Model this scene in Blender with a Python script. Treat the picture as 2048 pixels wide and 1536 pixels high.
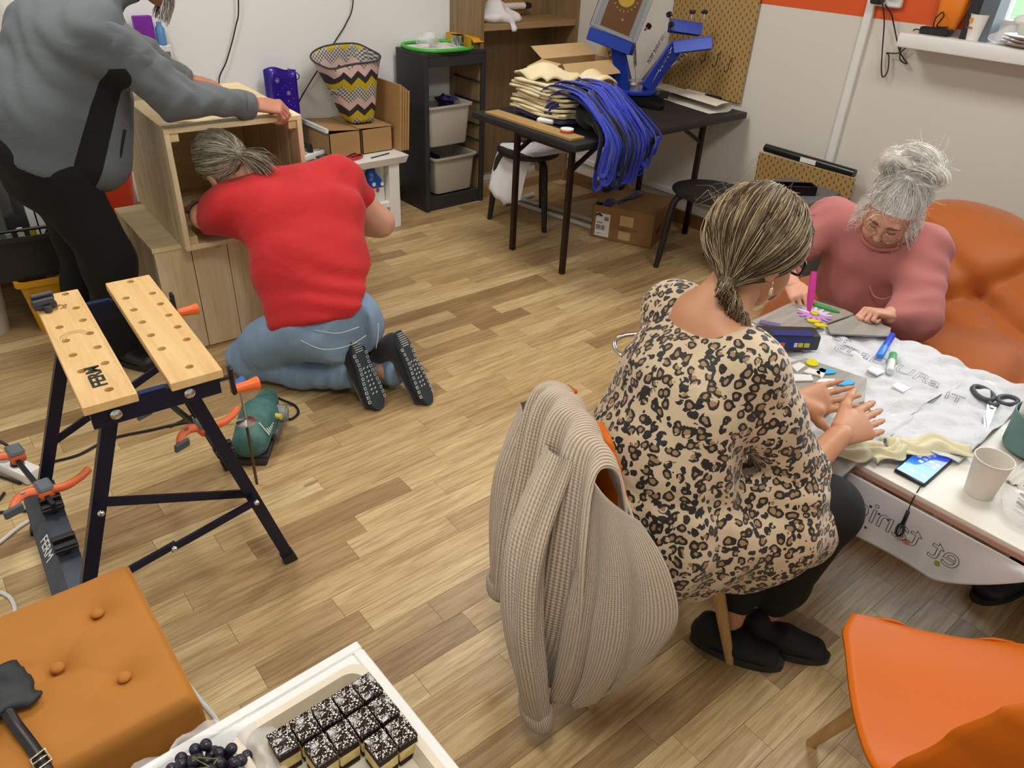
import bpy, bmesh, math, random
import numpy as np
from mathutils import Vector, Matrix, Euler
random.seed(7); np.random.seed(7)
for _o in list(bpy.data.objects): bpy.data.objects.remove(_o)
scene = bpy.context.scene
COL = scene.collection
PI = math.pi

# ------------------------------------------------------------------ camera
camd = bpy.data.cameras.new('camera'); cam = bpy.data.objects.new('camera', camd); COL.objects.link(cam)
camd.sensor_fit = 'HORIZONTAL'; camd.sensor_width = 36.0; camd.lens = 36.0 * 1500.0 / 2048.0
camd.clip_start = 0.05; camd.clip_end = 200
_rx = Vector((0.75882383, -0.64975956, 0.04470911)); _ry = Vector((-0.31860659, -0.43020423, -0.84463848)); _rf = Vector((0.56804597, 0.62668719, -0.5334669))
cam.matrix_world = Matrix(((_rx.x, -_ry.x, -_rf.x, 0.0), (_rx.y, -_ry.y, -_rf.y, 0.0), (_rx.z, -_ry.z, -_rf.z, 1.66), (0, 0, 0, 1)))
scene.camera = cam

# ------------------------------------------------------------------ world (overcast daylight), exposure
w = bpy.data.worlds.new('sky'); scene.world = w; w.use_nodes = True
bg = w.node_tree.nodes['Background']; bg.inputs[0].default_value = (0.80, 0.90, 1.0, 1); bg.inputs[1].default_value = 9.0
scene.view_settings.view_transform = 'Standard'; scene.view_settings.look = 'None'
scene.view_settings.gamma = 1.0; scene.view_settings.use_curve_mapping = False
scene.view_settings.exposure = 0.0

# room dimensions (metres): +X along the back wall, +Y towards the back wall
XR, YB, XL, YF, ZC = 3.92, 4.17, -1.30, -2.0, 2.65

# ceiling LED panels: area light under each panel (the panels themselves are built with the ceiling)
PANELS = [(0.35, 0.45), (2.35, 0.45), (0.35, 2.75), (2.35, 2.75)]
for _i, (_x, _y) in enumerate(PANELS):
    ld = bpy.data.lights.new('led_panel_light', 'AREA'); ld.shape = 'SQUARE'; ld.size = 0.58
    ld.energy = 21.5; ld.color = (1.0, 0.965, 0.91)
    lo = bpy.data.objects.new('led_panel_light', ld); COL.objects.link(lo); lo.location = (_x, _y, ZC - 0.035)
# sky portals in the window openings of the right-hand wall (they only guide the sampling of the sky)
for _y0, _y1 in ((-0.72, 1.44), (-1.92, -0.92)):
    ld = bpy.data.lights.new('window_portal', 'AREA'); ld.shape = 'RECTANGLE'; ld.size = 1.1; ld.size_y = _y1 - _y0; ld.cycles.is_portal = True
    lo = bpy.data.objects.new('window_portal', ld); COL.objects.link(lo); lo.location = (XR + 0.27, (_y0 + _y1) / 2, 1.84); lo.rotation_euler = (0, math.radians(90), 0)

# ================================================================== helpers
def lin(c):
    if isinstance(c, str):
        c = c.lstrip('#'); c = [int(c[i:i+2], 16) / 255 for i in (0, 2, 4)]
    return tuple((v / 12.92 if v <= 0.04045 else ((v + 0.055) / 1.055) ** 2.4) for v in c[:3]) + (1.0,)
MATS = {}
class NT:
    def __init__(s, name):
        s.m = bpy.data.materials.new(name); s.m.use_nodes = True; s.t = s.m.node_tree; s.b = s.t.nodes['Principled BSDF']
    def n(s, ty, **k):
        nd = s.t.nodes.new(ty)
        for a, v in k.items():
            if a.startswith('i_'): nd.inputs[a[2:].replace('_', ' ')].default_value = v
            else: setattr(nd, a, v)
        return nd
    def l(s, a, b): s.t.links.new(a, b)
    def math(s, op, a, b=None, c=None):
        nd = s.n('ShaderNodeMath', operation=op)
        for i, v in enumerate((a, b, c)):
            if v is None: continue
            if isinstance(v, (int, float)): nd.inputs[i].default_value = v
            else: s.l(v, nd.inputs[i])
        return nd.outputs[0]
    def mix(s, f, a, b, mode='MIX'):
        nd = s.n('ShaderNodeMix', data_type='RGBA', blend_type=mode)
        for i, v in ((0, f), (6, a), (7, b)):
            if isinstance(v, (int, float, tuple)): nd.inputs[i].default_value = v
            else: s.l(v, nd.inputs[i])
        return nd.outputs[2]
    def ramp(s, f, stops, interp='LINEAR'):
        nd = s.n('ShaderNodeValToRGB'); cr = nd.color_ramp; cr.interpolation = interp
        while len(cr.elements) < len(stops): cr.elements.new(0.5)
        for e, (p, c) in zip(cr.elements, stops): e.position = p; e.color = c
        s.l(f, nd.inputs[0]); return nd.outputs[0]
    def obj(s, scale=(1, 1, 1), rot=(0, 0, 0), kind='Object'):
        tc = s.n('ShaderNodeTexCoord'); mp = s.n('ShaderNodeMapping'); s.l(tc.outputs[kind], mp.inputs[0])
        mp.inputs['Scale'].default_value = scale; mp.inputs['Rotation'].default_value = rot; return mp.outputs[0]
    def noise(s, vec, scale=5, detail=3, rough=0.5, dist=0.0):
        nd = s.n('ShaderNodeTexNoise'); nd.inputs['Scale'].default_value = scale; nd.inputs['Detail'].default_value = detail
        nd.inputs['Roughness'].default_value = rough; nd.inputs['Distortion'].default_value = dist
        if vec is not None: s.l(vec, nd.inputs['Vector'])
        return nd.outputs['Fac']
    def bump(s, h, strength=0.3, dist=0.01):
        nd = s.n('ShaderNodeBump'); nd.inputs['Strength'].default_value = strength; nd.inputs['Distance'].default_value = dist
        s.l(h, nd.inputs['Height']); s.l(nd.outputs[0], s.b.inputs['Normal'])
    def set(s, **k):
        for a, v in k.items(): s.b.inputs[a.replace('_', ' ')].default_value = v
def dk(c, f): return tuple(v * f for v in c[:3]) + (1.0,)
def M(name, col='#888888', rough=0.5, metal=0.0, var=0.0, vscale=6, bump=0.0, bscale=60, bdist=0.004, spec=None, sheen=0.0, alpha=None, trans=0.0, emit=0.0, coat=0.0, stretch=(1, 1, 1)):
    if name in MATS: return MATS[name]
    t = NT(name); c = lin(col); t.set(Base_Color=c, Roughness=rough, Metallic=metal)
    if spec is not None: t.b.inputs['Specular IOR Level'].default_value = spec
    if sheen: t.b.inputs['Sheen Weight'].default_value = sheen
    if coat: t.b.inputs['Coat Weight'].default_value = coat; t.b.inputs['Coat Roughness'].default_value = 0.1
    if trans: t.b.inputs['Transmission Weight'].default_value = trans
    if alpha is not None: t.b.inputs['Alpha'].default_value = alpha
    if emit: t.b.inputs['Emission Color'].default_value = c; t.b.inputs['Emission Strength'].default_value = emit
    if var or bump: v = t.obj(stretch)
    if var:
        f = t.noise(v, vscale, 4, 0.6); t.l(t.mix(t.ramp(f, [(0.3, (0, 0, 0, 1)), (0.7, (1, 1, 1, 1))]), dk(c, 1 - var), dk(c, 1 + var)), t.b.inputs['Base Color'])
    if bump: t.bump(t.noise(v, bscale, 4, 0.6), bump, bdist)
    MATS[name] = t.m; return t.m

def tag(o, label=None, cat=None, group=None, kind=None):
    for k, v in (('label', label), ('category', cat), ('group', group), ('kind', kind)):
        if v: o[k] = v
    return o
def thing(name, label, cat, loc=(0, 0, 0), rz=0.0, group=None, rot=None):
    o = bpy.data.objects.new(name, None); COL.objects.link(o); o.empty_display_size = 0.1
    o.location = loc; o.rotation_euler = rot if rot else (0, 0, rz)
    return tag(o, label, cat, group)
def finish(me, mat, smooth):
    if mat is not None:
        for m in (mat if isinstance(mat, (list, tuple)) else [mat]): me.materials.append(m)
    if smooth is True:
        me.polygons.foreach_set('use_smooth', np.ones(len(me.polygons), bool))
    elif smooth:
        me.polygons.foreach_set('use_smooth', np.ones(len(me.polygons), bool)); me.set_sharp_from_angle(angle=math.radians(smooth))
def mk(name, bm, mat, parent=None, smooth=35, world=False, label=None):
    """bmesh (or mesh) -> one object; parent=None centres the origin at the base of the thing"""
    if isinstance(bm, bpy.types.Mesh): me = bm; me.name = name
    else:
        bmesh.ops.recalc_face_normals(bm, faces=bm.faces[:]) if not getattr(bm, 'keep', False) else None
        me = bpy.data.meshes.new(name); bm.to_mesh(me); bm.free()
    finish(me, mat, smooth)
    o = bpy.data.objects.new(name, me); COL.objects.link(o)
    if parent is not None:
        o.parent = parent
        if world:
            inv = parent.matrix_basis.inverted()
            if parent.parent is not None: inv = inv @ parent.matrix_parent_inverse.inverted() @ parent.parent.matrix_basis.inverted()
            o.matrix_parent_inverse = inv
    else:
        n = len(me.vertices); co = np.empty(n * 3, np.float32); me.vertices.foreach_get('co', co); co = co.reshape(-1, 3)
        if n:
            mn, mx = co.min(0), co.max(0); c = np.array([(mn[0] + mx[0]) / 2, (mn[1] + mx[1]) / 2, mn[2]], np.float32)
            co -= c; me.vertices.foreach_set('co', co.ravel()); o.location = c.tolist()
    if label: o['label'] = label
    return o
def top(name, bm, mat, label, cat, group=None, smooth=35): return tag(mk(name, bm, mat, None, smooth), label, cat, group)
def struct(name, bm, mat, smooth=None): return tag(mk(name, bm, mat, None, smooth), kind='structure')
def dup(root, loc=None, rz=None, label=None, group=None):
    def cp(o, par):
        c = o.copy(); COL.objects.link(c); c.parent = par
        for ch in [x for x in bpy.data.objects if x.parent == o]: cp(ch, c)
        return c
    r = cp(root, None)
    if loc is not None: r.location = loc
    if rz is not None: r.rotation_euler = (0, 0, rz)
    if label: r['label'] = label
    if group: r['group'] = group
    return r

# ---- bmesh primitives (all add to bm)
def NB(): return bmesh.new()
def rotm(rx=0, ry=0, rz=0): return Euler((rx, ry, rz)).to_matrix()
def xf(vs, R=None, c=(0, 0, 0)):
    c = Vector(c)
    for v in vs: v.co = (R @ v.co if R is not None else v.co) + c
def box(bm, size, c=(0, 0, 0), R=None, bev=0.0, seg=1, taper=None):
    x, y, z = (s / 2 for s in size)
    P = [(-x, -y, -z), (x, -y, -z), (x, y, -z), (-x, y, -z), (-x, -y, z), (x, -y, z), (x, y, z), (-x, y, z)]
    if taper: P = [(a * (taper if k < 4 else 1), b * (taper if k < 4 else 1), d) for k, (a, b, d) in enumerate(P)]
    vs = [bm.verts.new(p) for p in P]
    fs = [bm.faces.new([vs[i] for i in f]) for f in ((0, 3, 2, 1), (4, 5, 6, 7), (0, 1, 5, 4), (1, 2, 6, 5), (2, 3, 7, 6), (3, 0, 4, 7))]
    if bev:
        es = list({e for f in fs for e in f.edges})
        r = bmesh.ops.bevel(bm, geom=es, offset=bev, segments=seg, profile=0.5, affect='EDGES')
        vs = list({v for f in r['faces'] for v in f.verts} | {v for v in vs if v.is_valid})
    xf(vs, R, c); return vs
def box2(bm, lo, hi, bev=0.0, R=None, seg=1):
    s = [hi[i] - lo[i] for i in range(3)]; c = [(hi[i] + lo[i]) / 2 for i in range(3)]
    return box(bm, s, c, R, bev, seg)
def frame_of(d):
    d = Vector(d).normalized(); a = Vector((0, 0, 1)) if abs(d.z) < 0.9 else Vector((1, 0, 0))
    u = d.cross(a).normalized(); return u, d.cross(u).normalized(), d
def tube(bm, pts, r, seg=8, cap=True, closed=False, flat=None):
    pts = [Vector(p) for p in pts]; n = len(pts)
    rs = [r] * n if isinstance(r, (int, float)) else list(r)
    u = None; rings = []
    for i, p in enumerate(pts):
        a = pts[i - 1] if (i > 0 or closed) else p; b = pts[(i + 1) % n] if (i < n - 1 or closed) else p
        d = (b - a).normalized() if (b - a).length > 1e-9 else Vector((0, 0, 1))
        if u is None: u, v, _ = frame_of(d)
        else:
            u = (u - d * u.dot(d)); u = u.normalized() if u.length > 1e-6 else frame_of(d)[0]
            v = d.cross(u).normalized()
        fl = flat if flat else 1.0
        rings.append([bm.verts.new(p + (u * math.cos(2 * PI * k / seg) + v * math.sin(2 * PI * k / seg) * fl) * rs[i]) for k in range(seg)])
    m = n if closed else n - 1
    for i in range(m):
        A, B = rings[i], rings[(i + 1) % n]
        for k in range(seg): bm.faces.new((A[k], A[(k + 1) % seg], B[(k + 1) % seg], B[k]))
    if cap and not closed and seg > 2:
        bm.faces.new(rings[0][::-1]); bm.faces.new(rings[-1])
    return [v for rg in rings for v in rg]
def cyl(bm, p0, p1, r0, r1=None, seg=16): return tube(bm, [p0, p1], [r0, r0 if r1 is None else r1], seg)
def bar(bm, p0, p1, w, h, up=(0, 0, 1), bev=0.0):
    """rectangular bar from p0 to p1, w across, h along 'up'"""
    p0, p1 = Vector(p0), Vector(p1); d = (p1 - p0); L = d.length; d.normalize()
    s = d.cross(Vector(up)).normalized(); u = s.cross(d).normalized()
    R = Matrix((s, d, u)).transposed()
    return box(bm, (w, L, h), (p0 + p1) / 2, R, bev)
def lathe(bm, prof, seg=24, c=(0, 0, 0), R=None, cap=True):
    rings = []; vs = []
    for (r, z) in prof:
        if r < 1e-6: rg = [bm.verts.new((0, 0, z))]
        else: rg = [bm.verts.new((r * math.cos(2 * PI * k / seg), r * math.sin(2 * PI * k / seg), z)) for k in range(seg)]
        rings.append(rg); vs += rg
    for A, B in zip(rings, rings[1:]):
        for k in range(seg):
            a, b = A[k % len(A)], A[(k + 1) % len(A)]; c2, d = B[(k + 1) % len(B)], B[k % len(B)]
            f = []
            for q in (a, b, c2, d):
                if q not in f: f.append(q)
            if len(f) > 2: bm.faces.new(f)
    if cap:
        for rg, fl in ((rings[0], True), (rings[-1], False)):
            if len(rg) > 2: bm.faces.new(rg[::-1] if fl else rg)
    xf(vs, R, c); return vs
def prism(bm, poly, z0, z1, R=None, c=(0, 0, 0)):
    n = len(poly); A = [bm.verts.new((x, y, z0)) for x, y in poly]; B = [bm.verts.new((x, y, z1)) for x, y in poly]
    bm.faces.new(A[::-1]); bm.faces.new(B)
    for k in range(n): bm.faces.new((A[k], A[(k + 1) % n], B[(k + 1) % n], B[k]))
    xf(A + B, R, c); return A + B
def sphere(bm, c, r, seg=12, rings=8, R=None):
    s = (r, r, r) if isinstance(r, (int, float)) else r
    prof = [(math.sin(PI * i / rings), -math.cos(PI * i / rings)) for i in range(rings + 1)]
    vs = lathe(bm, [(max(a, 0), b) for a, b in prof], seg, cap=False)
    for v in vs: v.co = Vector((v.co.x * s[0], v.co.y * s[1], v.co.z * s[2]))
    xf(vs, R, c); return vs
def sheet(bm, fn, nu, nv, thick=0.0):
    """grid surface fn(u,v)->xyz; thick>0 gives a closed shell"""
    P = [[Vector(fn(i / nu, j / nv)) for j in range(nv + 1)] for i in range(nu + 1)]
    V = [[bm.verts.new(p) for p in row] for row in P]; uv = bm.loops.layers.uv.verify()
    def quad(W, i, j, fl):
        ix = ((i, j), (i + 1, j), (i + 1, j + 1), (i, j + 1)); ix = ix[::-1] if fl else ix
        f = bm.faces.new([W[a][c] for a, c in ix])
        for l, (a, c) in zip(f.loops, ix): l[uv].uv = (a / nu, c / nv)
    for i in range(nu):
        for j in range(nv): quad(V, i, j, False)
    if thick:
        N = [[None] * (nv + 1) for _ in range(nu + 1)]
        for i in range(nu + 1):
            for j in range(nv + 1):
                du = P[min(i + 1, nu)][j] - P[max(i - 1, 0)][j]; dv = P[i][min(j + 1, nv)] - P[i][max(j - 1, 0)]
                nn = du.cross(dv); N[i][j] = nn.normalized() if nn.length > 1e-12 else Vector((0, 0, 1))
        W = [[bm.verts.new(P[i][j] - N[i][j] * thick) for j in range(nv + 1)] for i in range(nu + 1)]
        for i in range(nu):
            for j in range(nv): quad(W, i, j, True)
        for i in range(nu):
            bm.faces.new((V[i][0], W[i][0], W[i + 1][0], V[i + 1][0])); bm.faces.new((V[i][nv], V[i + 1][nv], W[i + 1][nv], W[i][nv]))
        for j in range(nv):
            bm.faces.new((V[0][j], V[0][j + 1], W[0][j + 1], W[0][j])); bm.faces.new((V[nu][j], W[nu][j], W[nu][j + 1], V[nu][j + 1]))
def text_mesh(s, size, extrude=0.0006, bold=0.0, outline=0.0, align='CENTER'):
    cu = bpy.data.curves.new('t', 'FONT'); cu.body = s; cu.size = size; cu.align_x = align; cu.align_y = 'CENTER'
    cu.resolution_u = 3
    if outline: cu.fill_mode = 'NONE'; cu.bevel_depth = outline; cu.bevel_resolution = 0
    else: cu.extrude = extrude; cu.offset = bold
    o = bpy.data.objects.new('t', cu); COL.objects.link(o)
    dg = bpy.context.evaluated_depsgraph_get(); me = bpy.data.meshes.new_from_object(o.evaluated_get(dg))
    bpy.data.objects.remove(o); bpy.data.curves.remove(cu); return me
def put_text(name, s, size, mat, parent, mw, **k):
    """flat lettering; mw maps text plane (x right, y up, z out) to the parent's local space"""
    me = text_mesh(s, size, **k); me.materials.clear(); me.transform(mw); return mk(name, me, mat, parent, None)
def plane_mat(o, x, y):
    x = Vector(x).normalized(); y = Vector(y); y = (y - x * y.dot(x)).normalized(); z = x.cross(y)
    m = Matrix((x, y, z)).transposed().to_4x4(); m.translation = Vector(o); return m
def catmull(pts, n=8, closed=False):
    P = [Vector(p) for p in pts]; m = len(P); out = []
    rng = m if closed else m - 1
    for i in range(rng):
        p0 = P[(i - 1) % m] if (closed or i > 0) else P[0]; p1 = P[i]; p2 = P[(i + 1) % m]; p3 = P[(i + 2) % m] if (closed or i + 2 < m) else P[-1]
        for k in range(n):
            t = k / n
            out.append(0.5 * ((2 * p1) + (p2 - p0) * t + (2 * p0 - 5 * p1 + 4 * p2 - p3) * t * t + (3 * p1 - p0 - 3 * p2 + p3) * t ** 3))
    if not closed: out.append(P[-1])
    return out

# ---- implicit surfaces (smooth unions of tapered limbs) meshed with surface nets
class SDF:
    def __init__(s): s.p = []
    def cone(s, a, b, ra, rb, k=0.02): s.p.append(('c', np.array(a, float), np.array(b, float), ra, rb, k, None, None)); return s
    def chain(s, pts, rs, k=0.02):
        for i in range(len(pts) - 1): s.cone(pts[i], pts[i + 1], rs[i], rs[i + 1], k)
        return s
    def flat(s, a, b, ra, rb, side, k=0.03):
        """limb with elliptical section: ra=(wide, thin) along 'side' and across"""
        sd = np.array(side, float); sd /= np.linalg.norm(sd); s.p.append(('f', np.array(a, float), np.array(b, float), ra, rb, k, sd, None)); return s
    def ell(s, c, r, k=0.02, R=None): s.p.append(('e', np.array(c, float), None, np.array(r, float), None, k, None if R is None else np.array(R), None)); return s
    def cut(s, fn): s.p.append(('x', fn)); return s
    def disp(s, fn): s.p.append(('d', fn)); return s
    def bounds(s):
        lo = np.full(3, 1e9); hi = -lo
        for p in s.p:
            if p[0] in 'xd': continue
            if p[0] == 'e': r = p[3].max(); A = [(p[1], r)]
            else:
                ra = max(p[3]) if p[0] == 'f' else p[3]; rb = max(p[4]) if p[0] == 'f' else p[4]; A = [(p[1], ra), (p[2], rb)]
            for c, r in A: lo = np.minimum(lo, c - r); hi = np.maximum(hi, c + r)
        return lo, hi
    def mesh(s, h, name='m', pad=0.02, smooth=2):
        lo, hi = s.bounds(); lo = lo - pad - h; hi = hi + pad + h
        n = np.ceil((hi - lo) / h).astype(int) + 1
        ax = [lo[i] + h * np.arange(n[i]) for i in range(3)]
        F = np.full(n, 0.25, np.float32)
        for p in s.p:
            if p[0] == 'x' or p[0] == 'd':
                X, Y, Z = np.meshgrid(*ax, indexing='ij', sparse=True); v = p[1](X, Y, Z)
                F = np.maximum(F, v.astype(np.float32)) if p[0] == 'x' else F + np.asarray(v, np.float32)
                continue
            k = p[5]
            if p[0] == 'e': r = p[3].max(); blo, bhi = p[1] - r, p[1] + r
            else:
                ra = max(p[3]) if p[0] == 'f' else p[3]; rb = max(p[4]) if p[0] == 'f' else p[4]
                blo = np.minimum(p[1] - ra, p[2] - rb); bhi = np.maximum(p[1] + ra, p[2] + rb)
            i0 = np.maximum(0, np.floor((blo - lo - k - 3 * h) / h).astype(int)); i1 = np.minimum(n, np.ceil((bhi - lo + k + 3 * h) / h).astype(int) + 1)
            sl = tuple(slice(a, b) for a, b in zip(i0, i1))
            X = ax[0][sl[0]][:, None, None]; Y = ax[1][sl[1]][None, :, None]; Z = ax[2][sl[2]][None, None, :]
            if p[0] == 'e':
                x, y, z = X - p[1][0], Y - p[1][1], Z - p[1][2]
                if p[6] is not None:
                    R = p[6]; x, y, z = (R[0, i] * x + R[1, i] * y + R[2, i] * z for i in range(3))
                q = np.sqrt((x / p[3][0]) ** 2 + (y / p[3][1]) ** 2 + (z / p[3][2]) ** 2)
                q2 = np.sqrt((x / p[3][0] ** 2) ** 2 + (y / p[3][1] ** 2) ** 2 + (z / p[3][2] ** 2) ** 2)
                d = q * (q - 1) / np.maximum(q2, 1e-6)
            else:
                a, b = p[1], p[2]; ab = b - a; L = max(ab @ ab, 1e-12)
                t = np.clip(((X - a[0]) * ab[0] + (Y - a[1]) * ab[1] + (Z - a[2]) * ab[2]) / L, 0, 1)
                x, y, z = X - (a[0] + t * ab[0]), Y - (a[1] + t * ab[1]), Z - (a[2] + t * ab[2])
                if p[0] == 'c': d = np.sqrt(x * x + y * y + z * z) - (p[3] + t * (p[4] - p[3]))
                else:
                    sd = p[6]; w = x * sd[0] + y * sd[1] + z * sd[2]; q2 = np.maximum(x * x + y * y + z * z - w * w, 0)
                    rw = p[3][0] + t * (p[4][0] - p[3][0]); rt = p[3][1] + t * (p[4][1] - p[3][1])
                    q = np.sqrt(w * w / rw ** 2 + q2 / rt ** 2); g = np.sqrt(w * w / rw ** 4 + q2 / rt ** 4)
                    d = q * (q - 1) / np.maximum(g, 1e-6)
                    d = np.where(q < 1e-3, -np.minimum(rw, rt), d)
            f = F[sl]; d = d.astype(np.float32)
            hh = np.maximum(k - np.abs(f - d), 0) / k
            F[sl] = np.minimum(f, d) - hh * hh * k * 0.25
        F[0] = F[-1] = 0.25; F[:, 0] = F[:, -1] = 0.25; F[:, :, 0] = F[:, :, -1] = 0.25
        return nets(F, lo, h, name, smooth)
def nets(F, lo, h, name, smooth=2):
    S = F < 0; nx, ny, nz = F.shape
    c = np.zeros((nx - 1, ny - 1, nz - 1), np.int8); cr = [(i, j, k) for i in (0, 1) for j in (0, 1) for k in (0, 1)]
    for i, j, k in cr: c += S[i:nx - 1 + i, j:ny - 1 + j, k:nz - 1 + k]
    I = np.argwhere((c > 0) & (c < 8)); m = len(I)
    idx = np.full(c.shape, -1, np.int32); idx[tuple(I.T)] = np.arange(m)
    pos = np.zeros((m, 3)); cnt = np.zeros(m)
    for a in range(3):
        for u in (0, 1):
            for v in (0, 1):
                o0 = [0, 0, 0]; o1 = [0, 0, 0]; b, d = [q for q in range(3) if q != a]
                o0[b] = o1[b] = u; o0[d] = o1[d] = v; o1[a] = 1
                f0 = F[tuple((I + o0).T)]; f1 = F[tuple((I + o1).T)]; e = (f0 < 0) != (f1 < 0)
                t = np.zeros(m); t[e] = f0[e] / (f0[e] - f1[e])
                pt = np.tile(np.array(o0, float), (m, 1)); pt[:, a] = t
                pos[e] += pt[e]; cnt[e] += 1
    V = (I + pos / cnt[:, None]) * h + lo
    Q = []
    for a in range(3):
        b, d = (a + 1) % 3, (a + 2) % 3
        s0 = [slice(0, F.shape[q] - 1) if q == a else slice(1, F.shape[q] - 1) for q in range(3)]
        s1 = list(s0); s1[a] = slice(1, F.shape[a])
        A, B = S[tuple(s0)], S[tuple(s1)]
        for flip, msk in ((False, A & ~B), (True, B & ~A)):
            E = np.argwhere(msk)
            if not len(E): continue
            for q in range(3):
                if q != a: E[:, q] += 1
            def g(db, dd):
                G = E.copy(); G[:, b] -= db; G[:, d] -= dd; return idx[tuple(G.T)]
            q4 = np.stack([g(1, 1), g(0, 1), g(0, 0), g(1, 0)], 1); Q.append(q4[:, ::-1] if flip else q4)
    Q = np.concatenate(Q) if Q else np.zeros((0, 4), int)
    for _ in range(smooth):   # light Laplacian relaxation
        acc = np.zeros_like(V); n = np.zeros(len(V))
        for i in range(4):
            for j in (1, 3):
                np.add.at(acc, Q[:, i], V[Q[:, (i + j) % 4]]); np.add.at(n, Q[:, i], 1)
        V = V * 0.5 + 0.5 * acc / np.maximum(n, 1)[:, None]
    return mesh_np(name, V, Q)
def mesh_np(name, V, Q):
    me = bpy.data.meshes.new(name); me.vertices.add(len(V)); me.vertices.foreach_set('co', np.asarray(V, np.float32).ravel())
    k = Q.shape[1]; me.loops.add(Q.size); me.loops.foreach_set('vertex_index', np.asarray(Q, np.int32).ravel())
    me.polygons.add(len(Q)); me.polygons.foreach_set('loop_start', np.arange(0, Q.size, k, dtype=np.int32))
    me.update(calc_edges=True); me.validate(); return me
def join_meshes(name, ms):
    bm = NB()
    for m in ms: bm.from_mesh(m)
    me = bpy.data.meshes.new(name); bm.to_mesh(me); bm.free()
    for m in ms: bpy.data.meshes.remove(m)
    return me
def facemat(me, fn):
    """assign material index by face centre"""
    n = len(me.polygons); c = np.empty(n * 3, np.float32); me.polygons.foreach_get('center', c); c = c.reshape(-1, 3)
    me.polygons.foreach_set('material_index', np.asarray(fn(c), np.int32))
def wob(X, Y, Z, f, seed=0):
    """cheap smooth 3-D noise from sines, range about -1..1"""
    r = np.random.RandomState(seed); out = 0
    for _ in range(4):
        d = r.normal(size=3); d = d / np.linalg.norm(d) * f * r.uniform(0.7, 1.5); out = out + np.sin(X * d[0] + Y * d[1] + Z * d[2] + r.uniform(0, 6.28))
    return out / 2.2

# ================================================================== materials of the setting
def mat_floor():
    t = NT('oak_strip_floor'); at = t.n('ShaderNodeAttribute', attribute_name='tone'); tone = at.outputs['Color']
    sp = t.n('ShaderNodeSeparateColor'); t.l(tone, sp.inputs[0])
    tc = t.n('ShaderNodeTexCoord'); cmb = t.n('ShaderNodeCombineXYZ')
    geo = t.n('ShaderNodeNewGeometry'); sx = t.n('ShaderNodeSeparateXYZ'); t.l(geo.outputs['Position'], sx.inputs[0])
    # shift the grain per strip with the random green/blue channels
    x = t.math('ADD', t.math('MULTIPLY', sx.outputs[0], 0.9), t.math('MULTIPLY', sp.outputs[1], 37.0))
    y = t.math('ADD', t.math('MULTIPLY', sx.outputs[1], 11.0), t.math('MULTIPLY', sp.outputs[2], 53.0))
    t.l(x, cmb.inputs[0]); t.l(y, cmb.inputs[1]); t.l(t.math('MULTIPLY', sp.outputs[1], 20.0), cmb.inputs[2])
    g1 = t.noise(cmb.outputs[0], 1.6, 6, 0.62, 1.2); g2 = t.noise(cmb.outputs[0], 7.0, 4, 0.6, 0.4)
    fine = t.n('ShaderNodeCombineXYZ'); t.l(t.math('MULTIPLY', sx.outputs[0], 3.2), fine.inputs[0]); t.l(t.math('MULTIPLY', sx.outputs[1], 170), fine.inputs[1])
    g3 = t.noise(fine.outputs[0], 1.0, 4, 0.6)
    base = t.ramp(sp.outputs[0], [(0.0, lin('#a58a62')), (0.28, lin('#bda276')), (0.6, lin('#d6bd8b')), (1.0, lin('#e6d2a2'))])
    c = t.mix(t.ramp(g1, [(0.35, (0, 0, 0, 1)), (0.72, (1, 1, 1, 1))]), t.mix(0.5, base, (0.53, 0.42, 0.31, 1), 'MULTIPLY'), base)
    c = t.mix(t.math('MULTIPLY', t.ramp(g2, [(0.45, (0, 0, 0, 1)), (0.6, (1, 1, 1, 1))]), 0.55), c, t.mix(1.0, c, (0.62, 0.52, 0.42, 1), 'MULTIPLY'))
    c = t.mix(t.math('MULTIPLY', t.ramp(g3, [(0.46, (0, 0, 0, 1)), (0.64, (1, 1, 1, 1))]), 0.5), c, t.mix(1.0, c, (0.66, 0.58, 0.48, 1), 'MULTIPLY'))
    # knots
    vo = t.n('ShaderNodeTexVoronoi'); kc = t.n('ShaderNodeCombineXYZ'); t.l(t.math('MULTIPLY', sx.outputs[0], 1.5), kc.inputs[0]); t.l(t.math('MULTIPLY', sx.outputs[1], 4.5), kc.inputs[1]); t.l(kc.outputs[0], vo.inputs['Vector']); vo.inputs['Scale'].default_value = 1.1
    c = t.mix(t.math('MULTIPLY', t.math('LESS_THAN', vo.outputs['Distance'], 0.045), 0.6), c, lin('#6b5138'))
    t.l(c, t.b.inputs['Base Color'])
    t.l(t.math('MULTIPLY_ADD', g2, 0.12, 0.33), t.b.inputs['Roughness']); t.b.inputs['Specular IOR Level'].default_value = 0.5
    t.bump(g3, 0.05, 0.001); return t.m
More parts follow.
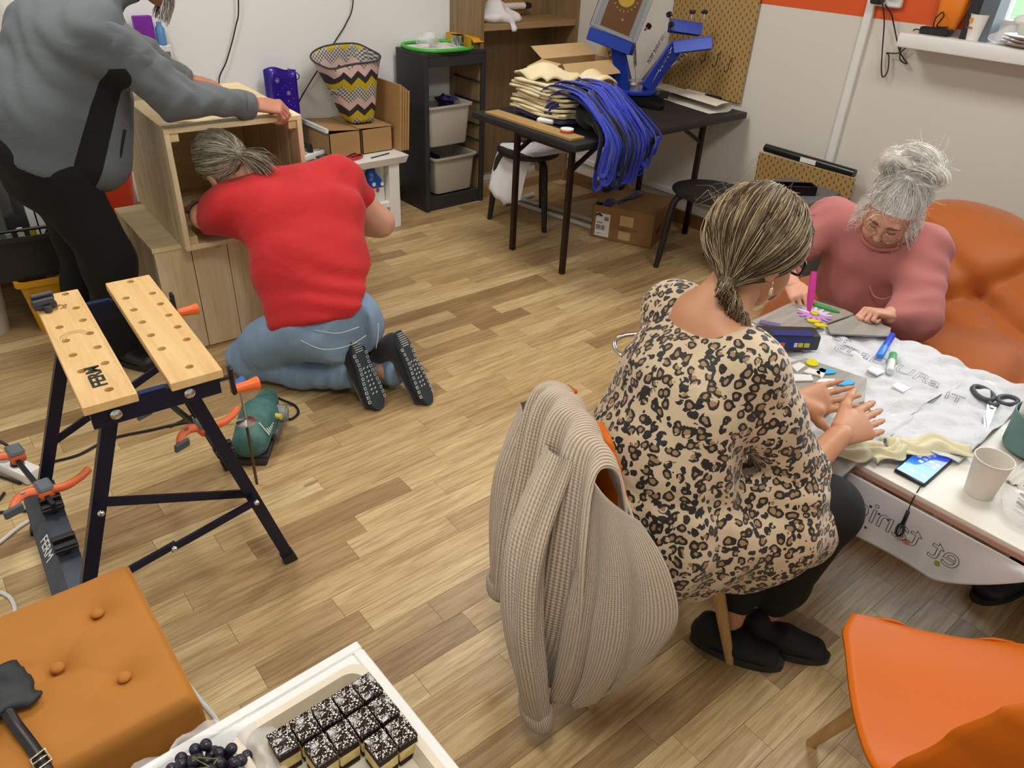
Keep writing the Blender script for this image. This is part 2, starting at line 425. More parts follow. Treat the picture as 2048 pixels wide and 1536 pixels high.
def mat_wood(name, c0, c1, scale=1.0, along='X', rough=0.55, knots=True, ring=1.0):
    """planed softwood / laminate with grain running along one object axis"""
    if name in MATS: return MATS[name]
    t = NT(name); st = {'X': (0.7, 9, 9), 'Y': (9, 0.7, 9), 'Z': (9, 9, 0.7)}[along]
    v = t.obj(tuple(s * scale for s in st)); oi = t.n('ShaderNodeObjectInfo')
    ad = t.n('ShaderNodeVectorMath', operation='ADD'); sc = t.n('ShaderNodeVectorMath', operation='SCALE'); cx = t.n('ShaderNodeCombineXYZ')
    for i in range(3): t.l(oi.outputs['Random'], cx.inputs[i])
    sc.inputs['Scale'].default_value = 60; t.l(cx.outputs[0], sc.inputs[0]); t.l(v, ad.inputs[0]); t.l(sc.outputs[0], ad.inputs[1]); v = ad.outputs[0]
    g = t.noise(v, 1.4, 5, 0.6, 1.5 * ring); g2 = t.noise(v, 8, 3, 0.6, 0.3)
    c = t.mix(t.ramp(g, [(0.3, (0, 0, 0, 1)), (0.7, (1, 1, 1, 1))]), lin(c0), lin(c1))
    c = t.mix(t.math('MULTIPLY', t.ramp(g2, [(0.45, (0, 0, 0, 1)), (0.65, (1, 1, 1, 1))]), 0.25), c, t.mix(1.0, c, (0.72, 0.6, 0.46, 1), 'MULTIPLY'))
    if knots:
        vo = t.n('ShaderNodeTexVoronoi'); s2 = {'X': (2.6, 5, 5), 'Y': (5, 2.6, 5), 'Z': (5, 5, 2.6)}[along]
        v2 = t.obj(s2); ad2 = t.n('ShaderNodeVectorMath', operation='ADD'); t.l(v2, ad2.inputs[0]); t.l(sc.outputs[0], ad2.inputs[1]); t.l(ad2.outputs[0], vo.inputs['Vector']); vo.inputs['Scale'].default_value = 1.0
        c = t.mix(t.ramp(vo.outputs['Distance'], [(0.05, (1, 1, 1, 1)), (0.11, (0, 0, 0, 1))]), c, lin('#8a5d38'))
    t.l(c, t.b.inputs['Base Color']); t.set(Roughness=rough); t.bump(g2, 0.06, 0.002)
    MATS[name] = t.m; return t.m
def mat_peg():
    t = NT('pegboard'); tc = t.n('ShaderNodeTexCoord'); sx = t.n('ShaderNodeSeparateXYZ'); t.l(tc.outputs['Object'], sx.inputs[0])
    # slots: every second row staggered; board lies in its local XZ plane
    pz = t.math('MULTIPLY', sx.outputs[2], 1 / 0.020); row = t.math('FLOOR', pz); off = t.math('MULTIPLY', t.math('MODULO', t.math('ABSOLUTE', row), 2.0), 0.5)
    fx = t.math('ABSOLUTE', t.math('SUBTRACT', t.math('FRACT', t.math('ADD', t.math('MULTIPLY', sx.outputs[0], 1 / 0.040), off)), 0.5))
    fz = t.math('ABSOLUTE', t.math('SUBTRACT', t.math('FRACT', pz), 0.5))
    hole = t.math('MULTIPLY', t.math('LESS_THAN', fx, 0.068), t.math('LESS_THAN', fz, 0.36))
    c = t.mix(hole, lin('#b08f56'), lin('#33261a')); n = t.noise(t.obj((1, 1, 1)), 180, 2)
    t.l(t.mix(t.math('MULTIPLY', n, 0.25), c, lin('#7c6238')), t.b.inputs['Base Color']); t.set(Roughness=0.6)
    t.bump(t.math('SUBTRACT', 1.0, hole), 0.4, 0.003); return t.m
FLOORM = mat_floor(); PEGM = mat_peg()
WALLW = M('white_wall_paint', '#e9eded', 0.75, bump=0.05, bscale=90, bdist=0.002)
WALLR = M('cream_wall_paint', '#d9d5cc', 0.75, bump=0.05, bscale=90, bdist=0.002)
ORANGEP = M('orange_wall_paint', '#d9571a', 0.6, bump=0.05, bscale=90, bdist=0.002)
WHITEPL = M('white_plastic', '#e6e7e4', 0.4)
WHITELAC = M('white_lacquer', '#e9eae8', 0.35, var=0.02)
BLACKPL = M('black_plastic', '#17181a', 0.45)
BLACKRUB = M('black_cable_rubber', '#141416', 0.6)
SKIRT = mat_wood('brown_skirting', '#6d4a2a', '#8c6338', 1.0, 'Y', 0.5, False)
CEILM = M('ceiling_white', '#e8e8e4', 0.8)
STEEL = M('zinc_steel', '#b9bcc0', 0.3, 1.0)
CHROME = M('chrome', '#d5d8da', 0.15, 1.0)
DARKGAP = M('dark_gap', '#3a2c1e', 0.9)

# ================================================================== room shell
bm = NB(); box2(bm, (XL - .2, YF - .2, -0.12), (XR + .2, YB + .2, -0.0035)); floor = struct('floor', bm, DARKGAP)
def build_floor():
    a = math.radians(-2.0); ca, sa = math.cos(a), math.sin(a); rnd = random.Random(11); W = 0.0865; gap = 0.0009
    planks = []
    cv = np.array([[_rx[i], _ry[i], _rf[i]] for i in range(3)])
    r = -8
    y = -2.3
    while y < 4.45:
        x = -1.6 - rnd.random() * 0.5
        while x < 4.1:
            L = rnd.choice((0.30, 0.42, 0.52, 0.62, 0.74)) * rnd.uniform(0.92, 1.08)
            # world corners
            cs = [(u * ca - v * sa, u * sa + v * ca) for u, v in ((x, y), (x + L - gap, y), (x + L - gap, y + W - gap), (x, y + W - gap))]
            cx = sum(c[0] for c in cs) / 4; cy = sum(c[1] for c in cs) / 4
            if XL - .1 < cx < XR + .4 and YF - .1 < cy < YB + .2:
                d = np.array([cx, cy, -1.66]) @ cv; vis = 0
                if d[2] > 0.2:
                    px, py = d[0] / d[2] * 1500, d[1] / d[2] * 1500
                    if abs(px) < 1150 and abs(py) < 900: vis = 1 / d[2] ** 3
                tone = (min(1, max(0, rnd.choice((rnd.gauss(0.18, .1), rnd.gauss(0.55, .14), rnd.gauss(0.78, .12), rnd.gauss(0.6, .12))))), rnd.random(), rnd.random())
                planks.append((vis * L, cs, tone))
            x += L
        y += W
    planks.sort(key=lambda p: -p[0])
    def add(bm, lay, cs, tone):
        A = [bm.verts.new((px, py, -0.0035)) for px, py in cs]; B = [bm.verts.new((px, py, 0.0)) for px, py in cs]
        fs = [bm.faces.new(B)] + [bm.faces.new((A[k], A[(k + 1) % 4], B[(k + 1) % 4], B[k])) for k in range(4)]
        for f in fs:
            for l in f.loops: l[lay] = (tone[0], tone[1], tone[2], 1)
    rest = NB(); rl = rest.loops.layers.float_color.new('tone')
    for i, (v, cs, tone) in enumerate(planks):
        if i < 300:
            bm = NB(); lay = bm.loops.layers.float_color.new('tone'); add(bm, lay, cs, tone); mk('plank', bm, FLOORM, floor, None, world=True)
        else: add(rest, rl, cs, tone)
    tag(mk('plank_field', rest, FLOORM, floor, None, world=True), kind='stuff')
build_floor()
bm = NB(); box2(bm, (XL - .2, YF - .2, ZC), (XR + .2, YB + .2, ZC + .15)); struct('ceiling', bm, CEILM)
bm = NB(); box2(bm, (XL - .2, YB, 0), (XR + .2, YB + .2, ZC)); struct('wall_back', bm, WALLW)
bm = NB(); box2(bm, (XL - .2, YF - .2, 0), (XL, YB, ZC)); struct('wall_left', bm, WALLW)
bm = NB(); box2(bm, (XL, YF - .2, 0), (XR + .2, YF, ZC)); struct('wall_front', bm, WALLW)
# right-hand wall: cream below the paint line, orange above; two window openings
ZP, ZS, ZW = 1.30, 1.275, 2.40
WIN = [(-0.72, 1.44), (-1.92, -0.92)]
bm = NB()
def wbox(y0, y1, z0, z1, mi):
    n0 = len(bm.faces); box2(bm, (XR, y0, z0), (XR + .26, y1, z1)); bm.faces.ensure_lookup_table()
    for f in bm.faces[n0:]: f.material_index = mi
def wcol(y0, y1): wbox(y0, y1, 0, ZP, 0); wbox(y0, y1, ZP, ZC, 1)
wcol(WIN[0][1], YB); wcol(WIN[1][1], WIN[0][0]); wcol(YF, WIN[1][0])
for y0, y1 in WIN: wbox(y0, y1, 0, ZS - .06, 0); wbox(y0, y1, ZW, ZC, 1)
struct('wall_right', bm, [WALLR, ORANGEP])
GLASS = NT('window_glass'); _fr = GLASS.n('ShaderNodeFresnel'); _fr.inputs[0].default_value = 1.45; _tr = GLASS.n('ShaderNodeBsdfTransparent'); _gl = GLASS.n('ShaderNodeBsdfGlossy'); _gl.inputs['Roughness'].default_value = 0.0; _mx = GLASS.n('ShaderNodeMixShader'); GLASS.l(_fr.outputs[0], _mx.inputs[0]); GLASS.l(_tr.outputs[0], _mx.inputs[1]); GLASS.l(_gl.outputs[0], _mx.inputs[2]); GLASS.l(_mx.outputs[0], GLASS.t.nodes['Material Output'].inputs[0])
GLASSM = GLASS.m
for i, (y0, y1) in enumerate(WIN):
    r = tag(bpy.data.objects.new('window_%d' % (i + 1), None), kind='structure'); COL.objects.link(r); r.location = (XR + .2, (y0 + y1) / 2, ZS)
    b = NB(); X0, X1 = XR + .16, XR + .23
    box2(b, (X0, y0, ZS), (X1, y1, ZS + .07), .006); box2(b, (X0, y0, ZW - .07), (X1, y1, ZW), .006)
    for yy in (y0, y1 - .07): box2(b, (X0, yy, ZS + .07), (X1, yy + .07, ZW - .07), .006)
    mid = (y0 + y1) / 2; box2(b, (X0, mid - .05, ZS + .07), (X1, mid + .05, ZW - .07), .006)
    mk('window_frame', b, WHITEPL, r, 35, world=True)
    for a, c in ((y0 + .07, mid - .05), (mid + .05, y1 - .07)):
        b = NB(); box2(b, (XR + .19, a, ZS + .07), (XR + .196, c, ZW - .07)); mk('pane', b, GLASSM, r, None, world=True)
bm = NB(); box2(bm, (3.745, -1.96, 1.215), (XR, 1.665, 1.275), .008, seg=2); box2(bm, (XR, WIN[0][0], 1.215), (XR + .17, WIN[0][1], 1.275)); box2(bm, (XR, WIN[1][0], 1.215), (XR + .17, WIN[1][1], 1.275))
struct('trim_1', bm, WHITELAC, 35)
# skirting boards
bm = NB(); box2(bm, (XR - .018, 1.2, 0.001), (XR, YB, 0.085), .004); struct('baseboard_right', bm, SKIRT)
bm = NB(); box2(bm, (XL, YB - .018, 0.001), (3.08, YB, 0.085), .004); struct('baseboard_back', bm, SKIRT)
# cable ducts on the right-hand wall
bm = NB(); box2(bm, (XR - .024, 1.885, 0.20), (XR, 1.925, 1.40), .003); struct('trim_2', bm, WHITEPL)
bm = NB(); box2(bm, (XR - .02, 1.95, 0.165), (XR, YB - .33, 0.20), .003); struct('trim_3', bm, WHITEPL)
# ceiling LED panels
for (x, y) in PANELS:
    t = thing('ceiling_light', 'square white LED panel on the ceiling', 'ceiling light', (x, y, ZC - .03), 0, 'LED panels on the ceiling')
    b = NB()
    for dx, dy, sx, sy in ((-.3, 0, .02, .62), (.3, 0, .02, .62), (0, -.3, .58, .02), (0, .3, .58, .02)): box(b, (sx, sy, .03), (dx, dy, .015))
    mk('frame', b, WHITEPL, t); b = NB(); box(b, (.58, .58, .008), (0, 0, .02)); mk('diffuser', b, M('led_diffuser', '#fff6e8', 0.5, emit=2.0), t)
# garden outside
LAWN = M('lawn_grass', '#37541f', 0.9, var=0.35, vscale=0.8, bump=0.5, bscale=40, bdist=0.05)
bm = NB(); sheet(bm, lambda u, v: (4.6 + 60 * u, -30 + 50 * v, -0.25 + 0.9 * u), 8, 8); tag(mk('lawn', bm, LAWN, None, None), 'green lawn outside the window', 'lawn', kind='stuff')

# ================================================================== furniture along the back
PINE_X = mat_wood('pine_planed_x', '#dfc592', '#f2e2b8', 1.0, 'X', 0.55); PINE_Y = mat_wood('pine_planed_y', '#d9bc86', '#ecd8ab', 1.0, 'Y', 0.55); PINE_Z = mat_wood('pine_planed_z', '#dac092', '#f0dfba', 1.0, 'Z', 0.55)
OAKLAM = mat_wood('oak_laminate', '#7b6345', '#9c835c', 1.6, 'Z', 0.55, False); OAKLAMX = mat_wood('oak_laminate_x', '#8d7350', '#ab9067', 1.6, 'X', 0.55, False)
BEECH = mat_wood('beech_board', '#d6ab6e', '#e6c48a', 1.2, 'Y', 0.4, False)
MDF = M('mdf_edge', '#b08a58', 0.7, var=0.08)
CARD = M('brown_cardboard', '#a98556', 0.8, var=0.06, vscale=8, bump=0.05, bscale=120); CARDD = M('old_brown_cardboard', '#8d6a3f', 0.8, var=0.1, vscale=7, bump=0.05, bscale=90); CARDL = M('pale_cardboard', '#c3a677', 0.8, var=0.05)
ANTHR = M('anthracite_laminate', '#303234', 0.5); BINGREY = M('grey_bin_plastic', '#b9b6ab', 0.45)
PAPERW = M('white_paper', '#e9e8e2', 0.7); INK = M('black_ink', '#1b1a1a', 0.7)

# ---- lower pine crate
t = thing('pine_crate', 'lower pine plank crate standing on the floor under the open crate', 'crate', (0.765, 2.975, 0), math.radians(-3)); W, D, H = .575, .55, .48
for k in range(4):
    b = NB(); box2(b, (k * .1435 + .0015, 0, .004), ((k + 1) * .1435 - .0015, .018, H - .02), .002); mk('plank', b, PINE_Z, t)
for s, x in ((0, .001), (1, W - .019)):
    for k in range(3):
        b = NB(); box2(b, (x, .02 + k * .176, .004), (x + .018, .02 + (k + 1) * .176 - .003, H - .02), .002); mk('side_plank', b, PINE_Z, t)
for k in range(3):
    b = NB(); box2(b, (-.005, -.006 + k * .186, H - .02), (W + .005, -.006 + (k + 1) * .186 - .003, H), .002); mk('top_plank', b, PINE_X, t)
b = NB(); box2(b, (0, D - .018, .004), (W, D, H - .02)); mk('back_panel', b, PINE_X, t)
# ---- upper open pine crate
t = thing('open_pine_crate', 'open pine plank crate lying on its side on top of the lower crate', 'crate', (0.862, 2.872, 0.481), math.radians(-4)); W, D, H, T = .52, .70, .465, .02
for k in range(6):
    y0, y1 = k * D / 6 + .001, (k + 1) * D / 6 - .0015
    b = NB(); box2(b, (0, y0, H - T), (W, y1, H), .002); mk('top_plank', b, PINE_X, t)
    b = NB(); box2(b, (T, y0, 0), (W - T, y1, T), .002); mk('bottom_plank', b, PINE_X, t)
    for x in (0, W - T):
        b = NB(); box2(b, (x, y0, 0), (x + T, y1, H - T), .002); mk('side_plank', b, PINE_Z, t)
b = NB(); box2(b, (T, D - T, T), (W - T, D, H - T)); mk('back_panel', b, PINE_X, t)
for x in (T, W - T - .032):
    for z in (T, H - T - .032):
        b = NB(); box2(b, (x, .012, z), (x + .032, D - T, z + .032), .001); mk('corner_batten', b, PINE_Y, t)
for x, z in ((.045, H), (.47, H), (.22, H)): b = NB(); cyl(b, (x, .05, z - .001), (x, .05, z + .0015), .004, seg=8); mk('screw_head', b, STEEL, t)

# ---- white bench with shelf
t = thing('white_bench', 'low white lacquered bench with a shelf against the back wall', 'bench', (1.55, 3.70, 0)); W, D, H = .90, .42, .432
b = NB(); vs = box(b, (W, D, .045), (W / 2, D / 2, H - .0225), None, .004, 2)
for v in vs:
    if v.co.z < H - .03: v.co.x += (.012 if v.co.x < W / 2 else -.012); v.co.y += (.010 if v.co.y < D / 2 else -.010)
mk('top', b, WHITELAC, t)
for x in (.055, W - .125):
    for y in (.02, D - .09):
        b = NB(); box2(b, (x, y, 0), (x + .07, y + .07, H - .045), .004); mk('leg', b, WHITELAC, t)
b = NB(); box2(b, (.06, .03, .13), (W - .06, D - .03, .165), .003); mk('shelf', b, WHITELAC, t)
b = NB(); box2(b, (.125, D - .03, .165), (W - .125, D - .015, H - .045)); mk('back_panel', b, M('shade_grey_board', '#6d6a68', .7), t)

# ---- anthracite drawer tower with two grey bins
t = thing('bin_tower', 'tall anthracite storage tower holding two grey bins', 'shelf', (2.66, 3.83, 0)); W, D, H = .46, .30, .94
for x in (0, W - .03):
    b = NB(); box2(b, (x, 0, 0), (x + .03, D, H - .02), .002); s = mk('side_panel', b, ANTHR, t)
    sx = x + .03 if x == 0 else x
    for z in (.30, .395, .49, .63, .75):
        b = NB(); box2(b, (sx - (0 if x == 0 else .012), .02, z), (sx + (.012 if x == 0 else 0), D - .02, z + .008)); mk('rail', b, ANTHR, s)
b = NB(); box2(b, (0, 0, H - .02), (W, D, H), .002); mk('top', b, ANTHR, t)
b = NB(); box2(b, (.03, 0, H - .075), (W - .03, .018, H - .02)); mk('top_apron', b, ANTHR, t)
b = NB(); box2(b, (.03, .01, 0), (W - .03, D - .01, .085), .002); mk('plinth', b, ANTHR, t)
def grey_bin(z, hgt, dx, label):
    t = thing('storage_bin', label, 'bin', (2.70 + dx, 3.835, z), 0, 'grey bins in the anthracite tower'); w, d = .335, .27
    b = NB(); R = [(0.028, 0.008), (0.0, 0)]
    def ring(ins, zz, rad=.03):
        pts = []
        for (cx, cy, a0) in ((w - rad, d - rad, 0), (rad, d - rad, 90), (rad, rad, 180), (w - rad, rad, 270)):
            for k in range(4):
                a = math.radians(a0 + k * 30); q = rad
                x, y = cx + q * math.cos(a), cy + q * math.sin(a); pts.append(((x - w / 2) * (1 - ins) + w / 2, (y - d / 2) * (1 - ins) + d / 2, zz))
        return [b.verts.new(p) for p in pts]
    prof = [(.16, .004), (.14, 0.012), (.05, hgt - .02), (.05, hgt - .012), (-.04, hgt - .012), (-.045, hgt), (.045, hgt), (.065, hgt - .02), (.16, .012)]
    rg = [ring(i, z) for i, z in prof]
    for A, B in zip(rg, rg[1:]):
        for k in range(16): b.faces.new((A[k], A[(k + 1) % 16], B[(k + 1) % 16], B[k]))
    b.faces.new(rg[0][::-1]); b.faces.new(rg[-1]); mk('tub', b, BINGREY, t, 50)
grey_bin(.395, .245, -.012, 'upper grey plastic bin in the anthracite tower'); grey_bin(.092, .235, .03, 'lower grey plastic bin in the anthracite tower')
b = NB(); sheet(b, lambda u, v: (2.86 + .1 * u, 3.90 + .12 * v, .625 + .025 * math.sin(3 * u * PI) * math.sin(2 * v * PI) + .03), 8, 8, .006); box2(b, (2.88, 3.92, .56), (2.94, 4.0, .645)); top('folded_cloth', b, M('navy_cotton', '#232058', .9), 'navy cloth lying in the upper grey bin', 'cloth')
b = NB(); box2(b, (2.725, 3.90, .24), (2.82, 4.04, .325), .004); top('black_box', b, BLACKPL, 'black box inside the lower grey bin', 'box')

# ---- corner niche unit of oak laminate
t = thing('niche_unit', 'tall oak laminate niche unit in the corner with one shelf', 'cabinet', (3.09, 3.85, 0)); W, D, H = .825, .318, 2.2
for x in (0, W - .022):
    b = NB(); box2(b, (x, 0, 0), (x + .022, D, H), .001); mk('side_panel', b, OAKLAM, t)
b = NB(); box2(b, (.022, .01, 1.035), (W - .022, D - .02, 1.072), .001); mk('shelf', b, OAKLAMX, t)
b = NB(); box2(b, (.022, D - .012, .06), (W - .022, D, H - .03)); mk('back_panel', b, OAKLAM, t)
b = NB(); box2(b, (.022, 0, H - .03), (W - .022, D, H)); mk('top', b, OAKLAMX, t)
b = NB(); box2(b, (.022, .03, 0), (W - .022, .05, .06)); mk('plinth', b, OAKLAMX, t)
b = NB(); box2(b, (-.28, -.004, -.30), (.28, .004, .30), .003); o = tag(mk('pegboard', b, PEGM, None), 'brown pegboard standing on the niche shelf', 'pegboard'); o.location = (3.395, 4.135, 1.08)
b = NB(); cyl(b, (3.42, 4.10, 1.135), (3.68, 4.10, 1.135), .020, seg=12); cyl(b, (3.66, 4.10, 1.135), (3.70, 4.10, 1.135), .017, seg=12)
t = top('marker_tube', b, BLACKPL, 'black tube with white label on the niche shelf', 'tube')
b = NB(); lathe(b, [(.0206, -.085), (.0206, .085)], 14, (0, 0, 0), rotm(0, PI / 2, 0), cap=False); o = mk('label_band', b, PAPERW, t); o.location = (0, 0, .02)

# ---- black folding table
TZ = 0.76
t = thing('folding_table', 'black folding table with dark brown steel legs along the right wall', 'table', (2.53, 2.44, 0))
b = NB(); box2(b, (0, 0, TZ - .035), (1.36, .78, TZ), .006, seg=2); mk('top', b, M('black_table_top', '#1d1d1f', .55, bump=.05, bscale=200), t)
LEGB = M('dark_brown_steel', '#2c1a17', .4, .3)
for x in (.19, 1.255):
    for y in (.205, .62):
        b = NB(); bar(b, (x, y, 0), (x, y, TZ - .036), .026, .026, (0, 1, 0)); mk('leg', b, LEGB, t)
    b = NB(); bar(b, (x, .205, TZ - .10), (x, .62, TZ - .10), .022, .022); mk('cross_rail', b, LEGB, t)
    s = 1 if x < .6 else -1
    for y in (.205, .62):
        b = NB(); bar(b, (x, y, TZ - .20), (x + s * .28, y, TZ - .045), .018, .018); mk('brace', b, LEGB, t)

# ---- black stools
def stool(loc, rz, label):
    t = thing('stool', label, 'stool', loc, rz, 'black bentwood stools'); SM = M('black_stool_paint', '#1b1c1e', .5)
    pr = [(math.cos(a) * .19 * (1 + .05 * math.cos(3 * a)), math.sin(a) * .19 * (1 + .05 * math.cos(3 * a))) for a in [2 * PI * k / 36 for k in range(36)]]
    b = NB(); prism(b, pr, .425, .45); es = [e for e in b.edges if abs(e.verts[0].co.z - e.verts[1].co.z) < 1e-6]; bmesh.ops.bevel(b, geom=es, offset=.006, segments=2, affect='EDGES'); mk('seat', b, SM, t)
    for k in range(3):
        a = 2 * PI * k / 3 + PI / 6; d = Vector((math.cos(a), math.sin(a), 0))
        P = catmull([d * .06 + Vector((0, 0, .418)), d * .13 + Vector((0, 0, .416)), d * .172 + Vector((0, 0, .395)), d * .19 + Vector((0, 0, .34)), d * .205 + Vector((0, 0, .18)), d * .225], 4)
        b = NB(); tube(b, P, [.019] * (len(P) - 4) + [.018, .017, .016, .015], 8); mk('leg', b, SM, t)
stool((3.40, 2.265, 0), math.radians(112), 'black round stool between the cardboard box and the grey cabinet')
stool((3.10, 3.38, 0), math.radians(-10), 'black round stool under the folding table with a white cloth on it')
b = NB()
def drape(u, v):
    x, y = -.13 + .26 * u, -.20 + .34 * v; z = .4535 + .008 * math.sin(9 * u + 5 * v) ** 2
    if u < .35: q = (.35 - u) / .35; z -= .25 * q * q * (0.7 + .5 * v) ; x += .09 * q; x -= .05 * q * q
    return (3.06 + x, 3.38 + y, z + .004 + .008 * math.sin(14 * v + 6 * u))
sheet(b, lambda u, v: (2.99 - .10 * math.sin(min(1, (1 - u) * 1.6) * PI / 2) + .26 * u, 3.20 + .30 * v + .03 * math.sin(5 * u), (.459 if u > .42 else .459 - .27 * ((.42 - u) / .42) ** 1.1 * (.75 + .35 * math.sin(2.2 * v + .4))) + .006 * math.sin(22 * v + 9 * u)), 24, 20, .003)
top('white_cloth', b, M('white_cotton', '#e4e4e8', .9, bump=.2, bscale=25, bdist=.01), 'white cloth draped over the stool under the folding table', 'cloth', smooth=True)
# white metal clothes rack base under the table
b = NB(); P = [(3.10, 3.62, .018), (3.80, 3.62, .018)]
tube(b, [(3.24, 3.66, .016), (3.34, 3.02, .016)], .014, 8); tube(b, [(3.32, 3.70, .016), (3.44, 3.05, .016)], .014, 8); tube(b, [(3.16, 3.66, .016), (3.46, 3.70, .016)], .014, 8)
top('rack_base', b, M('white_tube_steel', '#d8d8d6', .35, .2), 'white tubular rack base lying on the floor under the folding table', 'rack')

# ---- old carton under the table
t = thing('cardboard_box', 'worn brown cardboard box with shipping labels under the folding table', 'box', (3.255, 2.952, 0), math.radians(-67.5)); W, D, H = .385, .40, .20
b = NB(); box2(b, (0, 0, 0), (W, D, .005)); 
for lo, hi in (((0, 0, 0), (W, .005, H)), ((0, D - .005, 0), (W, D, H)), ((0, 0, 0), (.005, D, H)), ((W - .005, 0, 0), (W, D, H))): box2(b, lo, hi)
mk('body', b, CARDD, t)
b = NB(); box2(b, (.11, .003, H), (W, D / 2 - .002, H + .004)); box2(b, (.11, D / 2, H), (W, D, H + .004)); mk('lid_flap', b, CARDD, t)
b = NB(); bar(b, (.10, D * .35, H + .004), (-.01, D * .55, H + .085), .26, .004, (0, 0, 1)); mk('open_flap', b, CARDD, t)
b = NB(); box2(b, (.025, -.0015, .015), (.115, .0, .155)); lb = mk('shipping_label', b, PAPERW, t)
b = NB()
for k in range(9): box2(b, (.033 + k * .0065, -.0028, .055), (.033 + k * .0065 + random.choice((.002, .004)), -.0016, .085))
for k in range(5): box2(b, (.08 + k * .0055, -.0028, .115), (.083 + k * .0055, -.0016, .138))
for z in (.145, .10, .095, .03): box2(b, (.033, -.0028, z), (.07, -.0016, z + .002))
tag(mk('barcode', b, INK, lb), kind='stuff')
for k, (x, z, s, sz) in enumerate(((.215, .145, 'EUROPE', .026), (.215, .118, 'CARGO', .026), (.23, .085, 'CARGO KAT', .022))):
    put_text('stamp', s, sz, M('faded_print', '#6a4c2c', .9), t, plane_mat((x, -.0008, z), (1, 0, 0), (0, 0, 1)))
b = NB(); box2(b, (.175, -.0015, .105), (.26, -.0005, .165)); box2(b, (.175, -.0015, .02), (.25, -.0005, .07)); mk('tape_patch', b, CARDL, t)
put_text('side_mark', 'SAF', .055, INK, t, plane_mat((W + .0012, .10, .085), (0, 1, .12), (0, 0, 1)))
b = NB(); sheet(b, lambda u, v: (.02 + .10 * u + .10 * v, -.012 - .0 + .30 * v + (0 if u < .5 else .02), H + .012 - .075 * max(0, .3 - v) / .3 + .025 * u * v + .01 * math.sin(7 * u + 5 * v)), 10, 16, .004); t2 = mk('purple_cloth', b, M('purple_cloth', '#2f2352', .85, sheen=.3), None, True); tag(t2, 'dark purple cloth spilling out of the worn cardboard box', 'cloth'); t2.matrix_world = Matrix.Translation((3.255, 2.952, 0)) @ Matrix.Rotation(math.radians(-67.5), 4, 'Z') @ Matrix.Translation(t2.location)

# ---- grey cabinet and small pegboard by the right wall
t = thing('grey_cabinet', 'low grey drawer cabinet against the right wall behind the pink sweater', 'cabinet', (3.37, 1.755, 0)); GREYC = M('grey_cabinet_paint', '#5f6062', .5)
b = NB(); box2(b, (.01, .01, 0), (.46, .30, .475)); mk('body', b, GREYC, t)
b = NB(); box2(b, (0, 0, .478), (.47, .32, .50), .003); mk('top', b, M('grey_cabinet_top', '#6f7072', .5), t)
for k in range(3):
    b = NB(); box2(b, (0, .015, .02 + k * .152), (.012, .295, .165 + k * .152), .002); d = mk('drawer', b, GREYC, t); b = NB(); box2(b, (-.012, .11, .085 + k * .152), (0, .20, .095 + k * .152)); mk('handle', b, BLACKPL, d)
b = NB(); box2(b, (-.285, -.004, -.29), (.285, .004, .29), .003); o = tag(mk('pegboard', b, PEGM, None), 'small brown pegboard leaning on the right wall behind the grey cabinet', 'pegboard'); o.location = (3.852, 1.985, .003); o.rotation_euler = (math.radians(-3.5), 0, math.radians(90)); o.location.z = .012
b = NB(); cyl(b, (3.835, 1.72, .605), (3.835, 2.25, .615), .022, seg=12); t = top('black_roll', b, M('black_glossy_film', '#161618', .25), 'black film roll along the top edge of the small pegboard', 'roll')
b = NB(); box2(b, (3.812, 1.93, .598), (3.8145, 2.02, .622)); mk('label_sticker', b, PAPERW, t, None, world=True)
t = thing('tray_box', 'open black plastic tray lying on the grey cabinet', 'tray', (3.575, 1.905, .501), math.radians(-38)); b = NB()
box2(b, (-.12, -.04, 0), (.12, .04, .004))
for lo, hi in (((-.12, -.04, 0), (.12, -.034, .045)), ((-.12, .034, 0), (.12, .04, .045)), ((-.12, -.034, 0), (-.112, .034, .045)), ((.112, -.034, 0), (.12, .034, .045))): box2(b, lo, hi)
mk('shell', b, M('black_gloss_plastic', '#0e0e10', .25), t)
# ---- big pegboard on the right wall
b = NB(); box2(b, (-.285, -.004, -.40), (.285, .004, .40), .003); o = tag(mk('pegboard', b, PEGM, None), 'large brown pegboard on the right wall behind the blue press', 'pegboard'); o.location = (3.905, 2.795, .79); o.rotation_euler = (0, 0, math.radians(90))
for k in range(3):
    b = NB(); y = 2.78 - .085 * k; z = 1.045 - .014 * k; tube(b, catmull([(3.90, y, z), (3.885, y, z - .002), (3.878, y, z - .03), (3.874, y + .002, z - .062), (3.866, y + .012, z - .072), (3.858, y + .014, z - .06)], 4), .0028, 6); top('peg_hook', b, BLACKPL, ('left', 'middle', 'right')[k] + ' black hook on the large pegboard', 'hook', 'hooks on the large pegboard')

